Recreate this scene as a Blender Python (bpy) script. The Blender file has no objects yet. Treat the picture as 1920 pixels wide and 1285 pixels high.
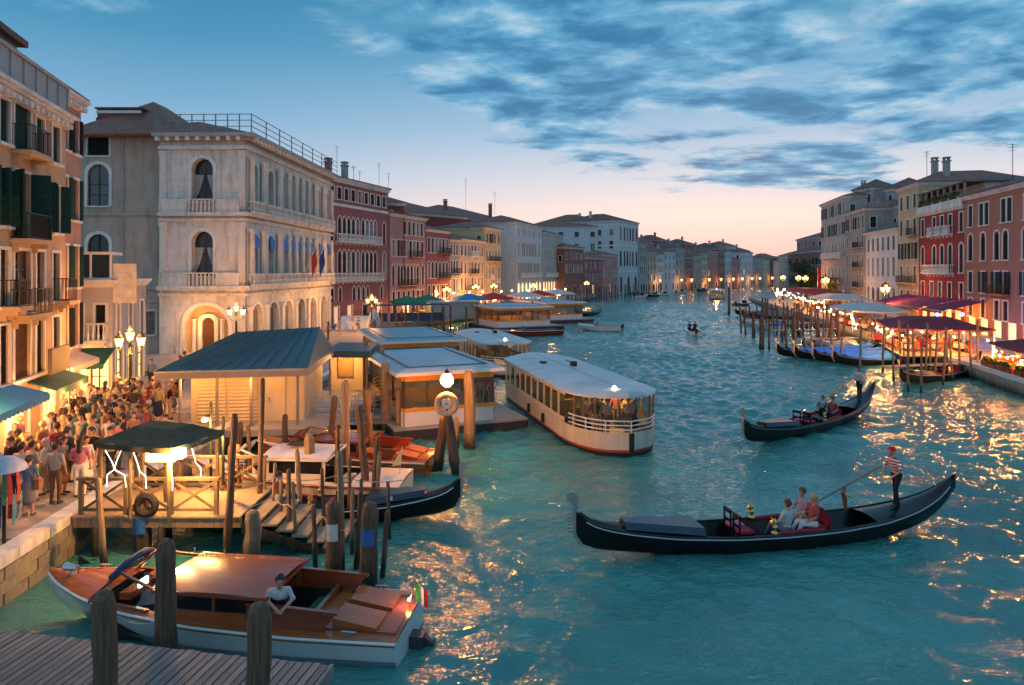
import bpy, math, random
import numpy as np
from mathutils import Vector, Matrix

R = math.radians
rnd = random.Random(11)
S = bpy.context.scene
COL = S.collection
# pinhole of the photograph, used to turn measured points into real positions (metres)
F, H0, HOR = 1280.0, 7.8, 508.0
def G(px, py, z=0.0):
    Y = F * (H0 - z) / (py - HOR)
    return ((px - 960) / F * Y, Y)
def PX(px, Y): return (px - 960) / F * Y
def ZY(py, Y): return H0 - (py - HOR) * Y / F

# ------------------------------------------------------------------ camera
cam = bpy.data.cameras.new('camera')
cam.lens, cam.sensor_width = 24.0, 36.0
cam.shift_y = -134.5 / 1920
cam.clip_start, cam.clip_end = 0.3, 6000
co = bpy.data.objects.new('camera', cam); COL.objects.link(co)
co.location = (0, 0, H0); co.rotation_euler = (R(90), 0, 0)
S.camera = co

# ------------------------------------------------------------------ world: dusk sky
W = bpy.data.worlds.new('World'); S.world = W; W.use_nodes = True
nt = W.node_tree; N = nt.nodes; L = nt.links
N.clear()
def nd(t, **k):
    n = N.new(t)
    for a, b in k.items(): setattr(n, a, b)
    return n
def mth(op, a, b=None, clamp=False):
    n = nd('ShaderNodeMath', operation=op); n.use_clamp = clamp
    for i, v in enumerate((a, b)):
        if v is None: continue
        if isinstance(v, (int, float)): n.inputs[i].default_value = v
        else: L.new(v, n.inputs[i])
    return n.outputs[0]
def s2l(c):
    return tuple(((v / 255 + .055) / 1.055) ** 2.4 if v > 10 else v / 255 / 12.92 for v in c)
def ramp(fac, stops, interp='EASE'):
    n = nd('ShaderNodeValToRGB'); n.color_ramp.interpolation = interp
    e = n.color_ramp.elements
    while len(e) < len(stops): e.new(.5)
    for el, (p, c) in zip(e, stops):
        el.position = p; el.color = (*s2l(c), 1)
    L.new(fac, n.inputs[0]); return n.outputs[0]
def mixc(fac, a, b):
    n = nd('ShaderNodeMix', data_type='RGBA')
    for i, v in ((0, fac), (6, a), (7, b)):
        if isinstance(v, (int, float)): n.inputs[i].default_value = v
        elif isinstance(v, tuple): n.inputs[i].default_value = (*v, 1)
        else: L.new(v, n.inputs[i])
    return n.outputs[2]
SKY_STRENGTH = 0.78
tc = nd('ShaderNodeTexCoord')
sep = nd('ShaderNodeSeparateXYZ'); L.new(tc.outputs['Generated'], sep.inputs[0])
dx, dy, dz = sep.outputs
glow_ramp = ramp(dz, [(0, (246, 176, 176)), (.03, (250, 200, 192)), (.075, (248, 220, 212)), (.125, (212, 212, 220)), (.2, (158, 188, 214)), (.28, (112, 165, 200)), (.36, (64, 140, 178)), (.6, (48, 118, 165))], 'LINEAR')
cool_ramp = ramp(dz, [(0, (198, 192, 208)), (.06, (188, 194, 213)), (.14, (158, 184, 210)), (.22, (118, 166, 200)), (.3, (74, 143, 182)), (.4, (48, 125, 165)), (.7, (46, 112, 158))], 'LINEAR')
az = mth('ADD', mth('MULTIPLY', dx, .36), mth('MULTIPLY', dy, .93))
azf = nd('ShaderNodeMapRange'); azf.interpolation_type = 'SMOOTHSTEP'
L.new(az, azf.inputs[0]); azf.inputs[1].default_value = .62; azf.inputs[2].default_value = .99
base = mixc(azf.outputs[0], cool_ramp, glow_ramp)
# cloud deck: a flat layer seen in perspective
zz = mth('MAXIMUM', mth('ADD', dz, .10), .06)
u = mth('DIVIDE', dx, zz); v = mth('DIVIDE', dy, zz)
cv = nd('ShaderNodeCombineXYZ'); L.new(u, cv.inputs[0]); L.new(v, cv.inputs[1])
mp = nd('ShaderNodeMapping'); L.new(cv.outputs[0], mp.inputs[0]); mp.inputs['Rotation'].default_value = (0, 0, R(28)); mp.inputs['Scale'].default_value = (1.0, 1.3, 1)
n1 = nd('ShaderNodeTexNoise'); n1.inputs['Scale'].default_value = 1.05; n1.inputs['Detail'].default_value = 8; n1.inputs['Roughness'].default_value = .6; n1.inputs['Distortion'].default_value = .35
L.new(mp.outputs[0], n1.inputs['Vector'])
n2 = nd('ShaderNodeTexNoise'); n2.inputs['Scale'].default_value = 3.4; n2.inputs['Detail'].default_value = 7; n2.inputs['Roughness'].default_value = .58; n2.inputs['Distortion'].default_value = .2
L.new(mp.outputs[0], n2.inputs['Vector'])
edge = mth('MULTIPLY', mth('ADD', mth('SUBTRACT', u, mth('MULTIPLY', v, .578)), 2.0), 1.35)
farc = nd('ShaderNodeMapRange'); farc.interpolation_type = 'SMOOTHSTEP'; L.new(v, farc.inputs[0])
farc.inputs[1].default_value = 4.1; farc.inputs[2].default_value = 5.0; farc.inputs[3].default_value = 0; farc.inputs[4].default_value = 1.3
den = mth('SUBTRACT', mth('ADD', mth('MULTIPLY', mth('SUBTRACT', n1.outputs[0], .5), 4.2), mth('MINIMUM', edge, .34)), farc.outputs[0])
cm = nd('ShaderNodeMapRange'); cm.interpolation_type = 'SMOOTHSTEP'; L.new(den, cm.inputs[0])
cm.inputs[1].default_value = -.05; cm.inputs[2].default_value = .45
tone = mth('ADD', mth('ADD', mth('MULTIPLY', den, .42), mth('MULTIPLY', mth('SUBTRACT', .5, n2.outputs[0]), 1.9)), .30)
cc = ramp(tone, [(0, (214, 214, 222)), (.22, (158, 194, 216)), (.46, (96, 160, 198)), (.7, (56, 124, 168)), (1, (42, 104, 150))], 'LINEAR')
up = nd('ShaderNodeMapRange'); L.new(dz, up.inputs[0]); up.inputs[1].default_value = .0; up.inputs[2].default_value = .06
cfac = mth('MULTIPLY', mth('MULTIPLY', cm.outputs[0], .93), up.outputs[0])
skyc = mixc(cfac, base, cc)
nis = nd('ShaderNodeTexSky', sky_type='NISHITA'); nis.sun_disc = False
nis.sun_elevation = R(2.0); nis.sun_rotation = R(16); nis.air_density = 1.2
add = nd('ShaderNodeMix', data_type='RGBA'); add.blend_type = 'ADD'; add.inputs[0].default_value = .006
L.new(skyc, add.inputs[6]); L.new(nis.outputs[0], add.inputs[7])
bg = nd('ShaderNodeBackground'); L.new(add.outputs[2], bg.inputs[0]); bg.inputs[1].default_value = SKY_STRENGTH
wo = nd('ShaderNodeOutputWorld'); L.new(bg.outputs[0], wo.inputs[0])

# ------------------------------------------------------------------ soft light of the clouded evening sky (no sun disc left, no cast shadows)
sun = bpy.data.lights.new('sun', 'SUN'); sun.energy = .27; sun.angle = R(140); sun.color = (.80, .90, 1)
so = bpy.data.objects.new('sun', sun); COL.objects.link(so)
so.rotation_euler = Vector((.12, .42, -.88)).to_track_quat('-Z', 'Y').to_euler()
S.view_settings.view_transform = 'Standard'; S.view_settings.look = 'None'
S.view_settings.gamma = 1; S.view_settings.exposure = 0.5
S.render.engine = 'CYCLES'
S.cycles.max_bounces = 6; S.cycles.diffuse_bounces = 3; S.cycles.glossy_bounces = 3; S.cycles.transmission_bounces = 4
S.cycles.caustics_reflective = False; S.cycles.caustics_refractive = False
S.cycles.sample_clamp_indirect = 10.0

# ------------------------------------------------------------------ mesh builder
class MB:
    def __init__(s): s.v = []; s.f = []; s.m = []; s.mi = 0
    def add(s, vs, fs):
        o = len(s.v); s.v.extend(tuple(p) for p in vs)
        s.f.extend(tuple(i + o for i in f) for f in fs); s.m.extend([s.mi] * len(fs)); return s
    def box(s, x0, x1, y0, y1, z0, z1):
        return s.add([(x0, y0, z0), (x1, y0, z0), (x1, y1, z0), (x0, y1, z0), (x0, y0, z1), (x1, y0, z1), (x1, y1, z1), (x0, y1, z1)],
                     [(3, 2, 1, 0), (4, 5, 6, 7), (0, 1, 5, 4), (1, 2, 6, 5), (2, 3, 7, 6), (3, 0, 4, 7)])
    def bar(s, p, q, w, h=None, up=(0, 0, 1)):
        h = h or w; p = Vector(p); q = Vector(q); d = (q - p)
        if d.length < 1e-6: return s
        d.normalize(); u = Vector(up)
        if abs(d.dot(u)) > .98: u = Vector((0, 1, 0))
        a = d.cross(u).normalized() * (w / 2); b = a.cross(d).normalized() * (h / 2)
        vs = [p - a - b, p + a - b, p + a + b, p - a + b, q - a - b, q + a - b, q + a + b, q - a + b]
        return s.add(vs, [(3, 2, 1, 0), (4, 5, 6, 7), (0, 1, 5, 4), (1, 2, 6, 5), (2, 3, 7, 6), (3, 0, 4, 7)])
    def tube(s, pts, rad, n=8, cap=True):
        pts = [Vector(p) for p in pts]; m = len(pts)
        if isinstance(rad, (int, float)): rad = [rad] * m
        vs = []; prev = None
        for i, p in enumerate(pts):
            d = (pts[min(i + 1, m - 1)] - pts[max(i - 1, 0)]).normalized()
            if prev is None:
                u = Vector((0, 0, 1)) if abs(d.z) < .9 else Vector((1, 0, 0))
                a = d.cross(u).normalized()
            else:
                a = (prev - d * prev.dot(d)).normalized()
            prev = a; b = d.cross(a)
            for k in range(n):
                t = 2 * math.pi * k / n; vs.append(p + (a * math.cos(t) + b * math.sin(t)) * rad[i])
        fs = [(i * n + k, i * n + (k + 1) % n, (i + 1) * n + (k + 1) % n, (i + 1) * n + k) for i in range(m - 1) for k in range(n)]
        if cap: fs += [tuple(range(n - 1, -1, -1)), tuple((m - 1) * n + k for k in range(n))]
        return s.add(vs, fs)
    def lathe(s, prof, n=12, c=(0, 0, 0)):
        vs = [(c[0] + r * math.cos(2 * math.pi * k / n), c[1] + r * math.sin(2 * math.pi * k / n), c[2] + z) for r, z in prof for k in range(n)]
        m = len(prof)
        fs = [(i * n + k, i * n + (k + 1) % n, (i + 1) * n + (k + 1) % n, (i + 1) * n + k) for i in range(m - 1) for k in range(n)]
        fs += [tuple(range(n - 1, -1, -1)), tuple((m - 1) * n + k for k in range(n))]
        return s.add(vs, fs)
    def ball(s, c, r, n=10, sz=1.0):
        h = max(4, n // 2)
        return s.lathe([(max(1e-4, r * math.sin(math.pi * i / h)), -r * sz * math.cos(math.pi * i / h)) for i in range(h + 1)], n, c)
    def extr(s, poly, z0, z1):           # polygon in xy
        n = len(poly)
        return s.add([(x, y, z0) for x, y in poly] + [(x, y, z1) for x, y in poly],
                     [tuple(range(n - 1, -1, -1)), tuple(range(n, 2 * n))] + [(i, (i + 1) % n, n + (i + 1) % n, n + i) for i in range(n)])
    def prism(s, poly, y0, y1):          # polygon in xz
        n = len(poly)
        return s.add([(x, y0, z) for x, z in poly] + [(x, y1, z) for x, z in poly],
                     [tuple(range(n)), tuple(range(2 * n - 1, n - 1, -1))] + [(i, n + i, n + (i + 1) % n, (i + 1) % n) for i in range(n)])
    def loft(s, rings, closed=False, caps=False):
        n = len(rings[0]); m = len(rings)
        vs = [p for r in rings for p in r]; k2 = n if closed else n - 1
        fs = [(i * n + k, i * n + (k + 1) % n, (i + 1) * n + (k + 1) % n, (i + 1) * n + k) for i in range(m - 1) for k in range(k2)]
        if caps: fs += [tuple(range(n - 1, -1, -1)), tuple((m - 1) * n + k for k in range(n))]
        return s.add(vs, fs)
    def torus(s, c, r1, r2, n=20, m=8, axis='y'):
        vs = []
        for i in range(n):
            a = 2 * math.pi * i / n
            for k in range(m):
                b = 2 * math.pi * k / m; q = r1 + r2 * math.cos(b); e = r2 * math.sin(b)
                p = (q * math.cos(a), e, q * math.sin(a)) if axis == 'y' else ((q * math.cos(a), q * math.sin(a), e) if axis == 'z' else (e, q * math.cos(a), q * math.sin(a)))
                vs.append((c[0] + p[0], c[1] + p[1], c[2] + p[2]))
        return s.add(vs, [(i * m + k, i * m + (k + 1) % m, ((i + 1) % n) * m + (k + 1) % m, ((i + 1) % n) * m + k) for i in range(n) for k in range(m)])
    def mesh(s, name, smooth=True, ang=35):
        me = bpy.data.meshes.new(name); me.from_pydata(s.v, [], s.f)
        if any(s.m): me.polygons.foreach_set('material_index', s.m)
        if smooth:
            me.polygons.foreach_set('use_smooth', [True] * len(s.f)); me.set_sharp_from_angle(angle=R(ang))
        me.update(); return me

_cache = {}
def cached(key, fn):
    if key not in _cache: _cache[key] = fn()
    return _cache[key]
def obj(name, me, mat=None, parent=None, loc=(0, 0, 0), rz=0.0, kind=None, label=None):
    if isinstance(me, MB): me = me.mesh(name)
    o = bpy.data.objects.new(name, me); COL.objects.link(o)
    mats = mat if isinstance(mat, (list, tuple)) else [mat]
    if not len(me.materials):
        for m in mats: me.materials.append(m)
    elif list(me.materials) != list(mats):
        for i, m in enumerate(mats):
            if me.materials[i] != m:
                o.material_slots[i].link = 'OBJECT'; o.material_slots[i].material = m
    if parent: o.parent = parent
    o.location = loc
    if rz: o.rotation_euler = (0, 0, rz)
    if kind: o['kind'] = kind
    if label: o['label'] = label
    return o
def tag(o, label, cat, group=None, kind=None):
    o['label'] = label; o['category'] = cat
    if group: o['group'] = group
    if kind: o['kind'] = kind
    return o
def thing(name, label, cat, loc=(0, 0, 0), rz=0.0, group=None):
    o = bpy.data.objects.new(name, None); COL.objects.link(o); o.empty_display_size = .2
    o.location = loc; o.rotation_euler = (0, 0, rz)
    return tag(o, label, cat, group)
def copy_tree(o, parent=None):
    c = o.copy(); COL.objects.link(c)
    if parent: c.parent = parent
    for ch in list(o.children): copy_tree(ch, c)
    return c
LK = 4.4
def lamp(parent, loc, energy, color=(1, .56, .2), rad=.12, name='lamp_light'):
    l = bpy.data.lights.new(name, 'POINT'); l.energy = energy * LK; l.color = (color[0], color[1] * .70, color[2] * .45) if color[0] > color[2] else color; l.shadow_soft_size = rad
    o = bpy.data.objects.new(name, l); COL.objects.link(o); o.location = loc
    if parent: o.parent = parent
    return o

# ------------------------------------------------------------------ materials
_m = {}
def mat(name, col, rough=.7, metal=0.0, var=.14, vs=1.2, bump=.0, bs=18.0, stain=None, stf=.0, sts=.5, streak=False, spec=.5, stretch=None, emit=None, es=0.0, coat=0.0):
    if name in _m: return _m[name]
    m = bpy.data.materials.new(name); m.use_nodes = True; _m[name] = m
    t = m.node_tree; b = t.nodes['Principled BSDF']; lk = t.links
    b.inputs['Roughness'].default_value = rough; b.inputs['Metallic'].default_value = metal
    b.inputs['Specular IOR Level'].default_value = spec
    b.inputs['Coat Weight'].default_value = coat
    if emit:
        b.inputs['Emission Color'].default_value = (*emit, 1); b.inputs['Emission Strength'].default_value = es
    b.inputs['Base Color'].default_value = (*col, 1)
    if var or bump or stf:
        tcn = t.nodes.new('ShaderNodeTexCoord'); src = tcn.outputs['Object']
        if stretch:
            mpn = t.nodes.new('ShaderNodeMapping'); mpn.inputs['Scale'].default_value = stretch
            lk.new(src, mpn.inputs[0]); src = mpn.outputs[0]
    if var:
        n = t.nodes.new('ShaderNodeTexNoise'); n.inputs['Scale'].default_value = vs; n.inputs['Detail'].default_value = 6; n.inputs['Roughness'].default_value = .65
        lk.new(src, n.inputs['Vector'])
        r = t.nodes.new('ShaderNodeValToRGB'); e = r.color_ramp.elements
        e[0].position = .28; e[1].position = .72
        e[0].color = (*[c * (1 - var) for c in col], 1); e[1].color = (*[min(1, c * (1 + var)) for c in col], 1)
        lk.new(n.outputs[0], r.inputs[0]); out = r.outputs[0]
        if stf:
            n2_ = t.nodes.new('ShaderNodeTexNoise'); n2_.inputs['Scale'].default_value = sts; n2_.inputs['Detail'].default_value = 9; n2_.inputs['Roughness'].default_value = .7
            if streak:
                m2 = t.nodes.new('ShaderNodeMapping'); m2.inputs['Scale'].default_value = (2.2, 2.2, .35); lk.new(src, m2.inputs[0]); lk.new(m2.outputs[0], n2_.inputs['Vector'])
            else: lk.new(src, n2_.inputs['Vector'])
            mr = t.nodes.new('ShaderNodeMapRange'); mr.inputs[1].default_value = .48; mr.inputs[2].default_value = .7; mr.inputs[4].default_value = stf
            lk.new(n2_.outputs[0], mr.inputs[0])
            mx = t.nodes.new('ShaderNodeMix'); mx.data_type = 'RGBA'
            lk.new(mr.outputs[0], mx.inputs[0]); lk.new(out, mx.inputs[6]); mx.inputs[7].default_value = (*(stain or (.12, .1, .08)), 1)
            out = mx.outputs[2]
        lk.new(out, b.inputs['Base Color'])
    if bump:
        n3 = t.nodes.new('ShaderNodeTexNoise'); n3.inputs['Scale'].default_value = bs; n3.inputs['Detail'].default_value = 5
        lk.new(src, n3.inputs['Vector'])
        bp = t.nodes.new('ShaderNodeBump'); bp.inputs['Strength'].default_value = bump; bp.inputs['Distance'].default_value = .03
        lk.new(n3.outputs[0], bp.inputs['Height']); lk.new(bp.outputs[0], b.inputs['Normal'])
    return m
def plaster(name, col, stain=(.16, .13, .11), f=.55):
    col = tuple(min(.8, c * 1.15) for c in col)
    return mat(name, col, .85, var=.13, vs=.7, bump=.35, bs=9, stain=stain, stf=f, sts=.55, streak=True, spec=.2)
def tide(m, z0=.25, z1=.75, col=(.018, .026, .012)):
    """algae and wet wood up to the tide line"""
    t = m.node_tree; b = t.nodes['Principled BSDF']; lk = t.links; src = b.inputs['Base Color'].links[0].from_socket
    g = t.nodes.new('ShaderNodeNewGeometry'); sx = t.nodes.new('ShaderNodeSeparateXYZ'); lk.new(g.outputs['Position'], sx.inputs[0])
    n = t.nodes.new('ShaderNodeTexNoise'); n.inputs['Scale'].default_value = 5; lk.new(g.outputs['Position'], n.inputs['Vector'])
    a = t.nodes.new('ShaderNodeMath'); a.operation = 'MULTIPLY_ADD'; lk.new(n.outputs[0], a.inputs[0]); a.inputs[1].default_value = -.6; lk.new(sx.outputs[2], a.inputs[2])
    mr = t.nodes.new('ShaderNodeMapRange'); lk.new(a.outputs[0], mr.inputs[0]); mr.inputs[1].default_value = z0 - .3; mr.inputs[2].default_value = z1 - .3
    mx = t.nodes.new('ShaderNodeMix'); mx.data_type = 'RGBA'; lk.new(mr.outputs[0], mx.inputs[0]); mx.inputs[6].default_value = (*col, 1); lk.new(src, mx.inputs[7]); lk.new(mx.outputs[2], b.inputs['Base Color'])
    return m
def ashlar(m, sx=.55, dark=.72):
    """stone block joints in object space (x along the wall, z up)"""
    t = m.node_tree; b = t.nodes['Principled BSDF']; lk = t.links; src = b.inputs['Base Color'].links[0].from_socket
    tcn = t.nodes.new('ShaderNodeTexCoord'); s_ = t.nodes.new('ShaderNodeSeparateXYZ'); c = t.nodes.new('ShaderNodeCombineXYZ'); lk.new(tcn.outputs['Object'], s_.inputs[0])
    ad = t.nodes.new('ShaderNodeMath'); ad.operation = 'ADD'; lk.new(s_.outputs[0], ad.inputs[0]); lk.new(s_.outputs[1], ad.inputs[1]); lk.new(ad.outputs[0], c.inputs[0]); lk.new(s_.outputs[2], c.inputs[1])
    br = t.nodes.new('ShaderNodeTexBrick'); br.inputs['Scale'].default_value = sx; br.inputs['Mortar Size'].default_value = .008; br.inputs['Mortar Smooth'].default_value = .3
    br.inputs['Color1'].default_value = (1, 1, 1, 1); br.inputs['Color2'].default_value = (.84, .84, .83, 1); br.inputs['Mortar'].default_value = (dark - .2, dark - .2, dark - .2, 1); lk.new(c.outputs[0], br.inputs[0])
    mx = t.nodes.new('ShaderNodeMix'); mx.data_type = 'RGBA'; mx.blend_type = 'MULTIPLY'; mx.inputs[0].default_value = .38; lk.new(src, mx.inputs[6]); lk.new(br.outputs[0], mx.inputs[7]); lk.new(mx.outputs[2], b.inputs['Base Color'])
    return m
def glow(name, col, s):
    return mat(name, (.8, .8, .8), var=0, emit=col, es=s)
def tiles(name, c1, c2):
    if name in _m: return _m[name]
    m = mat(name, c1, .85, var=.3, vs=2.5, stain=c2, stf=.7, sts=.9)
    t = m.node_tree; tcn = t.nodes.new('ShaderNodeTexCoord'); w = t.nodes.new('ShaderNodeTexWave')
    w.inputs['Scale'].default_value = 3.2; w.inputs['Distortion'].default_value = .6; w.bands_direction = 'DIAGONAL'
    bp = t.nodes.new('ShaderNodeBump'); bp.inputs['Strength'].default_value = .8; bp.inputs['Distance'].default_value = .06
    t.links.new(tcn.outputs['Object'], w.inputs[0]); t.links.new(w.outputs[1], bp.inputs['Height']); t.links.new(bp.outputs[0], t.nodes['Principled BSDF'].inputs['Normal'])
    return m
STONE = mat('istrian_stone', (.72, .7, .66), .7, var=.12, vs=1.0, bump=.25, bs=12, stain=(.25, .23, .2), stf=.6, sts=.6, streak=True)
STONE_D = mat('grey_stone', (.38, .36, .33), .8, var=.18, vs=1.5, bump=.3, stain=(.12, .11, .1), stf=.5)
WHITE = mat('white_paint', (.7, .69, .66), .5, var=.06)
GLASS = mat('dark_glass', (.012, .014, .017), .08, var=0, spec=.45)
GLASS_B = mat('blueish_glass', (.025, .04, .05), .1, var=.3, vs=3, spec=.5)
SASH = mat('dark_sash', (.07, .045, .03), .5, var=.2)
CURT = mat('curtained_glass', (.07, .075, .075), .25, var=.5, vs=2.5, spec=.7)
LIT = glow('lit_window', (1, .5, .14), .9)
LIT_DIM = glow('dim_lit_window', (1, .45, .14), .45)
GREEN = mat('green_shutter', (.012, .05, .045), .8, var=.25, vs=6, spec=.12)
DARKSH = mat('dark_shutter', (.018, .02, .02), .85, var=.3, vs=6, spec=.1)
BROWNSH = mat('brown_shutter', (.1, .05, .025), .85, var=.3, vs=6, spec=.12)
IRON = mat('black_iron', (.02, .02, .022), .5, metal=.3, var=.2)
TILE = tiles('terracotta_tiles', (.30, .14, .10), (.12, .08, .07))
TILE_D = tiles('weathered_tiles', (.2, .115, .095), (.09, .07, .065))
SLATE = mat('grey_roof', (.1, .1, .1), .7, var=.2)
STEEL = mat('steel', (.5, .5, .5), .3, metal=.9, var=.05)
BRASS = mat('brass', (.75, .5, .16), .28, metal=1, var=.1)
RUBBER = mat('rubber', (.015, .015, .015), .8, var=.2)
BLACK = mat('black_lacquer', (.006, .006, .007), .28, var=0, spec=.35, coat=.08)
POLE = mat('weathered_pole_wood', (.15, .085, .05), .9, var=.65, vs=5, bump=1.0, bs=11, stretch=(4, 4, .25), stain=(.03, .026, .024), stf=.75, sts=1.6)
POLE_L = mat('pale_pole_wood', (.29, .19, .11), .85, var=.5, vs=5, bump=.9, bs=11, stretch=(4, 4, .25), stain=(.1, .07, .05), stf=.5, sts=1.2)
tide(POLE); tide(POLE_L)
DECK = mat('grey_deck_wood', (.2, .19, .18), .8, var=.35, vs=2.5, bump=.5, bs=14, stretch=(4, .4, 4), stain=(.08, .08, .08), stf=.4)
WOOD_W = mat('warm_deck_wood', (.36, .27, .17), .8, var=.3, vs=2.5, bump=.4, bs=14, stain=(.12, .09, .06), stf=.4)
VARN = mat('varnished_mahogany', (.38, .10, .027), .18, var=.3, vs=2.2, stretch=(.5, 5, 5), spec=.5, coat=.3)
def planked(m, pitch=.085):
    t = m.node_tree; b = t.nodes['Principled BSDF']; lk = t.links; src = b.inputs['Base Color'].links[0].from_socket
    tcn = t.nodes.new('ShaderNodeTexCoord'); w = t.nodes.new('ShaderNodeTexWave'); w.wave_profile = 'SAW'; w.bands_direction = 'Y'; w.inputs['Scale'].default_value = 2 * math.pi / 20 / pitch; lk.new(tcn.outputs['Object'], w.inputs[0])
    mr = t.nodes.new('ShaderNodeMapRange'); lk.new(w.outputs[1], mr.inputs[0]); mr.inputs[1].default_value = .9; mr.inputs[2].default_value = .93; mr.inputs[4].default_value = .7
    mx = t.nodes.new('ShaderNodeMix'); mx.data_type = 'RGBA'; lk.new(mr.outputs[0], mx.inputs[0]); lk.new(src, mx.inputs[6]); mx.inputs[7].default_value = (.06, .02, .008, 1); lk.new(mx.outputs[2], b.inputs['Base Color'])
    return m
planked(VARN)
VARN_D = mat('dark_mahogany', (.26, .055, .02), .2, var=.25, vs=2, stretch=(.5, 5, 5), spec=.6, coat=.7)
BULB = glow('lamp_glass', (1, .46, .1), 5)
BULB_W = glow('white_lamp_glass', (1, .74, .4), 16)
FAIRY = glow('string_bulb', (1, .46, .11), 42)
FAIRY_B = glow('blue_bulb', (.08, .16, 1), 14)
SHOPG = glow('shop_interior_light', (1, .5, .14), 1.3)
SKIN = mat('skin', (.46, .24, .16), .55, var=.05)

# ------------------------------------------------------------------ facades
def contour(kind, w, h, n=5):
    a = w / 2
    if kind == 'r': return [(-a, 0), (-a, h), (a, h), (a, 0)]
    if kind == 'a':
        arc = [(-a * math.cos(math.pi * i / (2 * n)), h - a + a * math.sin(math.pi * i / (2 * n))) for i in range(2 * n + 1)]
    else:
        sp = h - .95 * w
        lf = [(a - w * math.cos(R(60) * i / n), sp + 1.097 * w * math.sin(R(60) * i / n)) for i in range(n + 1)]
        arc = lf + [(-x, z) for x, z in lf[-2::-1]]
    return [(-a, 0)] + arc + [(a, 0)]
def wall_mesh(Wd, z0, z1, ops, dep=.22):
    mb = MB(); zs = {z0, z1}
    for cx, z, w, h, k in ops: zs.add(z); zs.add(z + h)
    zs = sorted(q for q in zs if z0 - 1e-6 <= q <= z1 + 1e-6)
    for b0, b1 in zip(zs, zs[1:]):
        if b1 - b0 < 1e-5: continue
        hol = sorted((cx - w / 2, cx + w / 2) for cx, z, w, h, k in ops if z <= b0 + 1e-6 and z + h >= b1 - 1e-6)
        x = 0.0
        for a, b in hol + [(Wd, Wd)]:
            if a - x > 1e-5: mb.add([(x, 0, b0), (a, 0, b0), (a, 0, b1), (x, 0, b1)], [(0, 1, 2, 3)])
            x = max(x, b)
    for cx, z, w, h, k in ops:
        c = contour(k, w, h)
        if k != 'r':
            top = max(range(len(c)), key=lambda i: c[i][1])
            for i in range(1, top): mb.add([(cx - w / 2, 0, z + h), (cx + c[i][0], 0, z + c[i][1]), (cx + c[i + 1][0], 0, z + c[i + 1][1])], [(0, 1, 2)])
            for i in range(top, len(c) - 2): mb.add([(cx + w / 2, 0, z + h), (cx + c[i][0], 0, z + c[i][1]), (cx + c[i + 1][0], 0, z + c[i + 1][1])], [(0, 1, 2)])
        for p, q in zip(c, c[1:] + c[:1]):
            mb.add([(cx + p[0], 0, z + p[1]), (cx + q[0], 0, z + q[1]), (cx + q[0], dep, z + q[1]), (cx + p[0], dep, z + p[1])], [(0, 1, 2, 3)])
    return mb
def frame_mesh(kind, w, h, t=.13, proud=.045, back=.03, bottom=False):
    def fn():
        mb = MB(); c = contour(kind, w, h); k = (w / 2 + t) / (w / 2); kz = (h + t) / h
        o = [(x * k, z * kz if z > 0 else z) for x, z in c]
        for i in range(len(c) - 1):
            a, b, p, q = c[i], c[i + 1], o[i], o[i + 1]
            vs = [(a[0], -proud, a[1]), (b[0], -proud, b[1]), (q[0], -proud, q[1]), (p[0], -proud, p[1]), (a[0], back, a[1]), (b[0], back, b[1]), (q[0], back, q[1]), (p[0], back, p[1])]
            mb.add(vs, [(0, 1, 2, 3), (0, 4, 5, 1), (3, 2, 6, 7)])
        return mb.mesh('frame')
    return cached(('fr', kind, round(w, 2), round(h, 2), t), fn)
def pane_mesh(kind, w, h, y):
    return cached(('pn', kind, round(w, 2), round(h, 2), y), lambda: MB().add([(x, y, z) for x, z in contour(kind, w, h)], [tuple(range(len(contour(kind, w, h))))]).mesh('window', False))
def sash_mesh(kind, w, h, y):
    def fn():
        mb = MB(); hh = h if kind == 'r' else h - w / 2
        mb.box(-.035, .035, y - .05, y - .002, 0, h - .01)
        for q in ((.36, .7) if h > 1.9 else (.5,)): mb.box(-w / 2, w / 2, y - .045, y - .003, hh * q - .025, hh * q + .025)
        mb.box(-w / 2, -w / 2 + .06, y - .048, y - .001, 0, hh); mb.box(w / 2 - .06, w / 2, y - .048, y - .001, 0, hh)
        return mb.mesh('sash')
    return cached(('ss', kind, round(w, 2), round(h, 2), y), fn)
def shutter_mesh(w, h):
    def fn():
        mb = MB(); t = .05
        mb.box(0, w, -t, 0, 0, h)
        fr = .07
        for a, b in ((.0, .48), (.52, 1.0)):
            n = max(3, int(h * 4))
            for i in range(n):
                z = (a + (b - a) * (i + .5) / n) * (h - .1) + .05
                mb.add([(fr, -t - .004, z - .045), (w - fr, -t - .004, z - .045), (w - fr, -t - .022, z + .03), (fr, -t - .022, z + .03)], [(0, 1, 2, 3)])
        return mb.mesh('shutter', False)
    return cached(('sh', round(w, 2), round(h, 2)), fn)
def flat_shutter(w, h):
    return cached(('fs', round(w, 2), round(h, 2)), lambda: MB().box(0, w, -.05, 0, 0, h).mesh('shutter', False))
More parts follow.
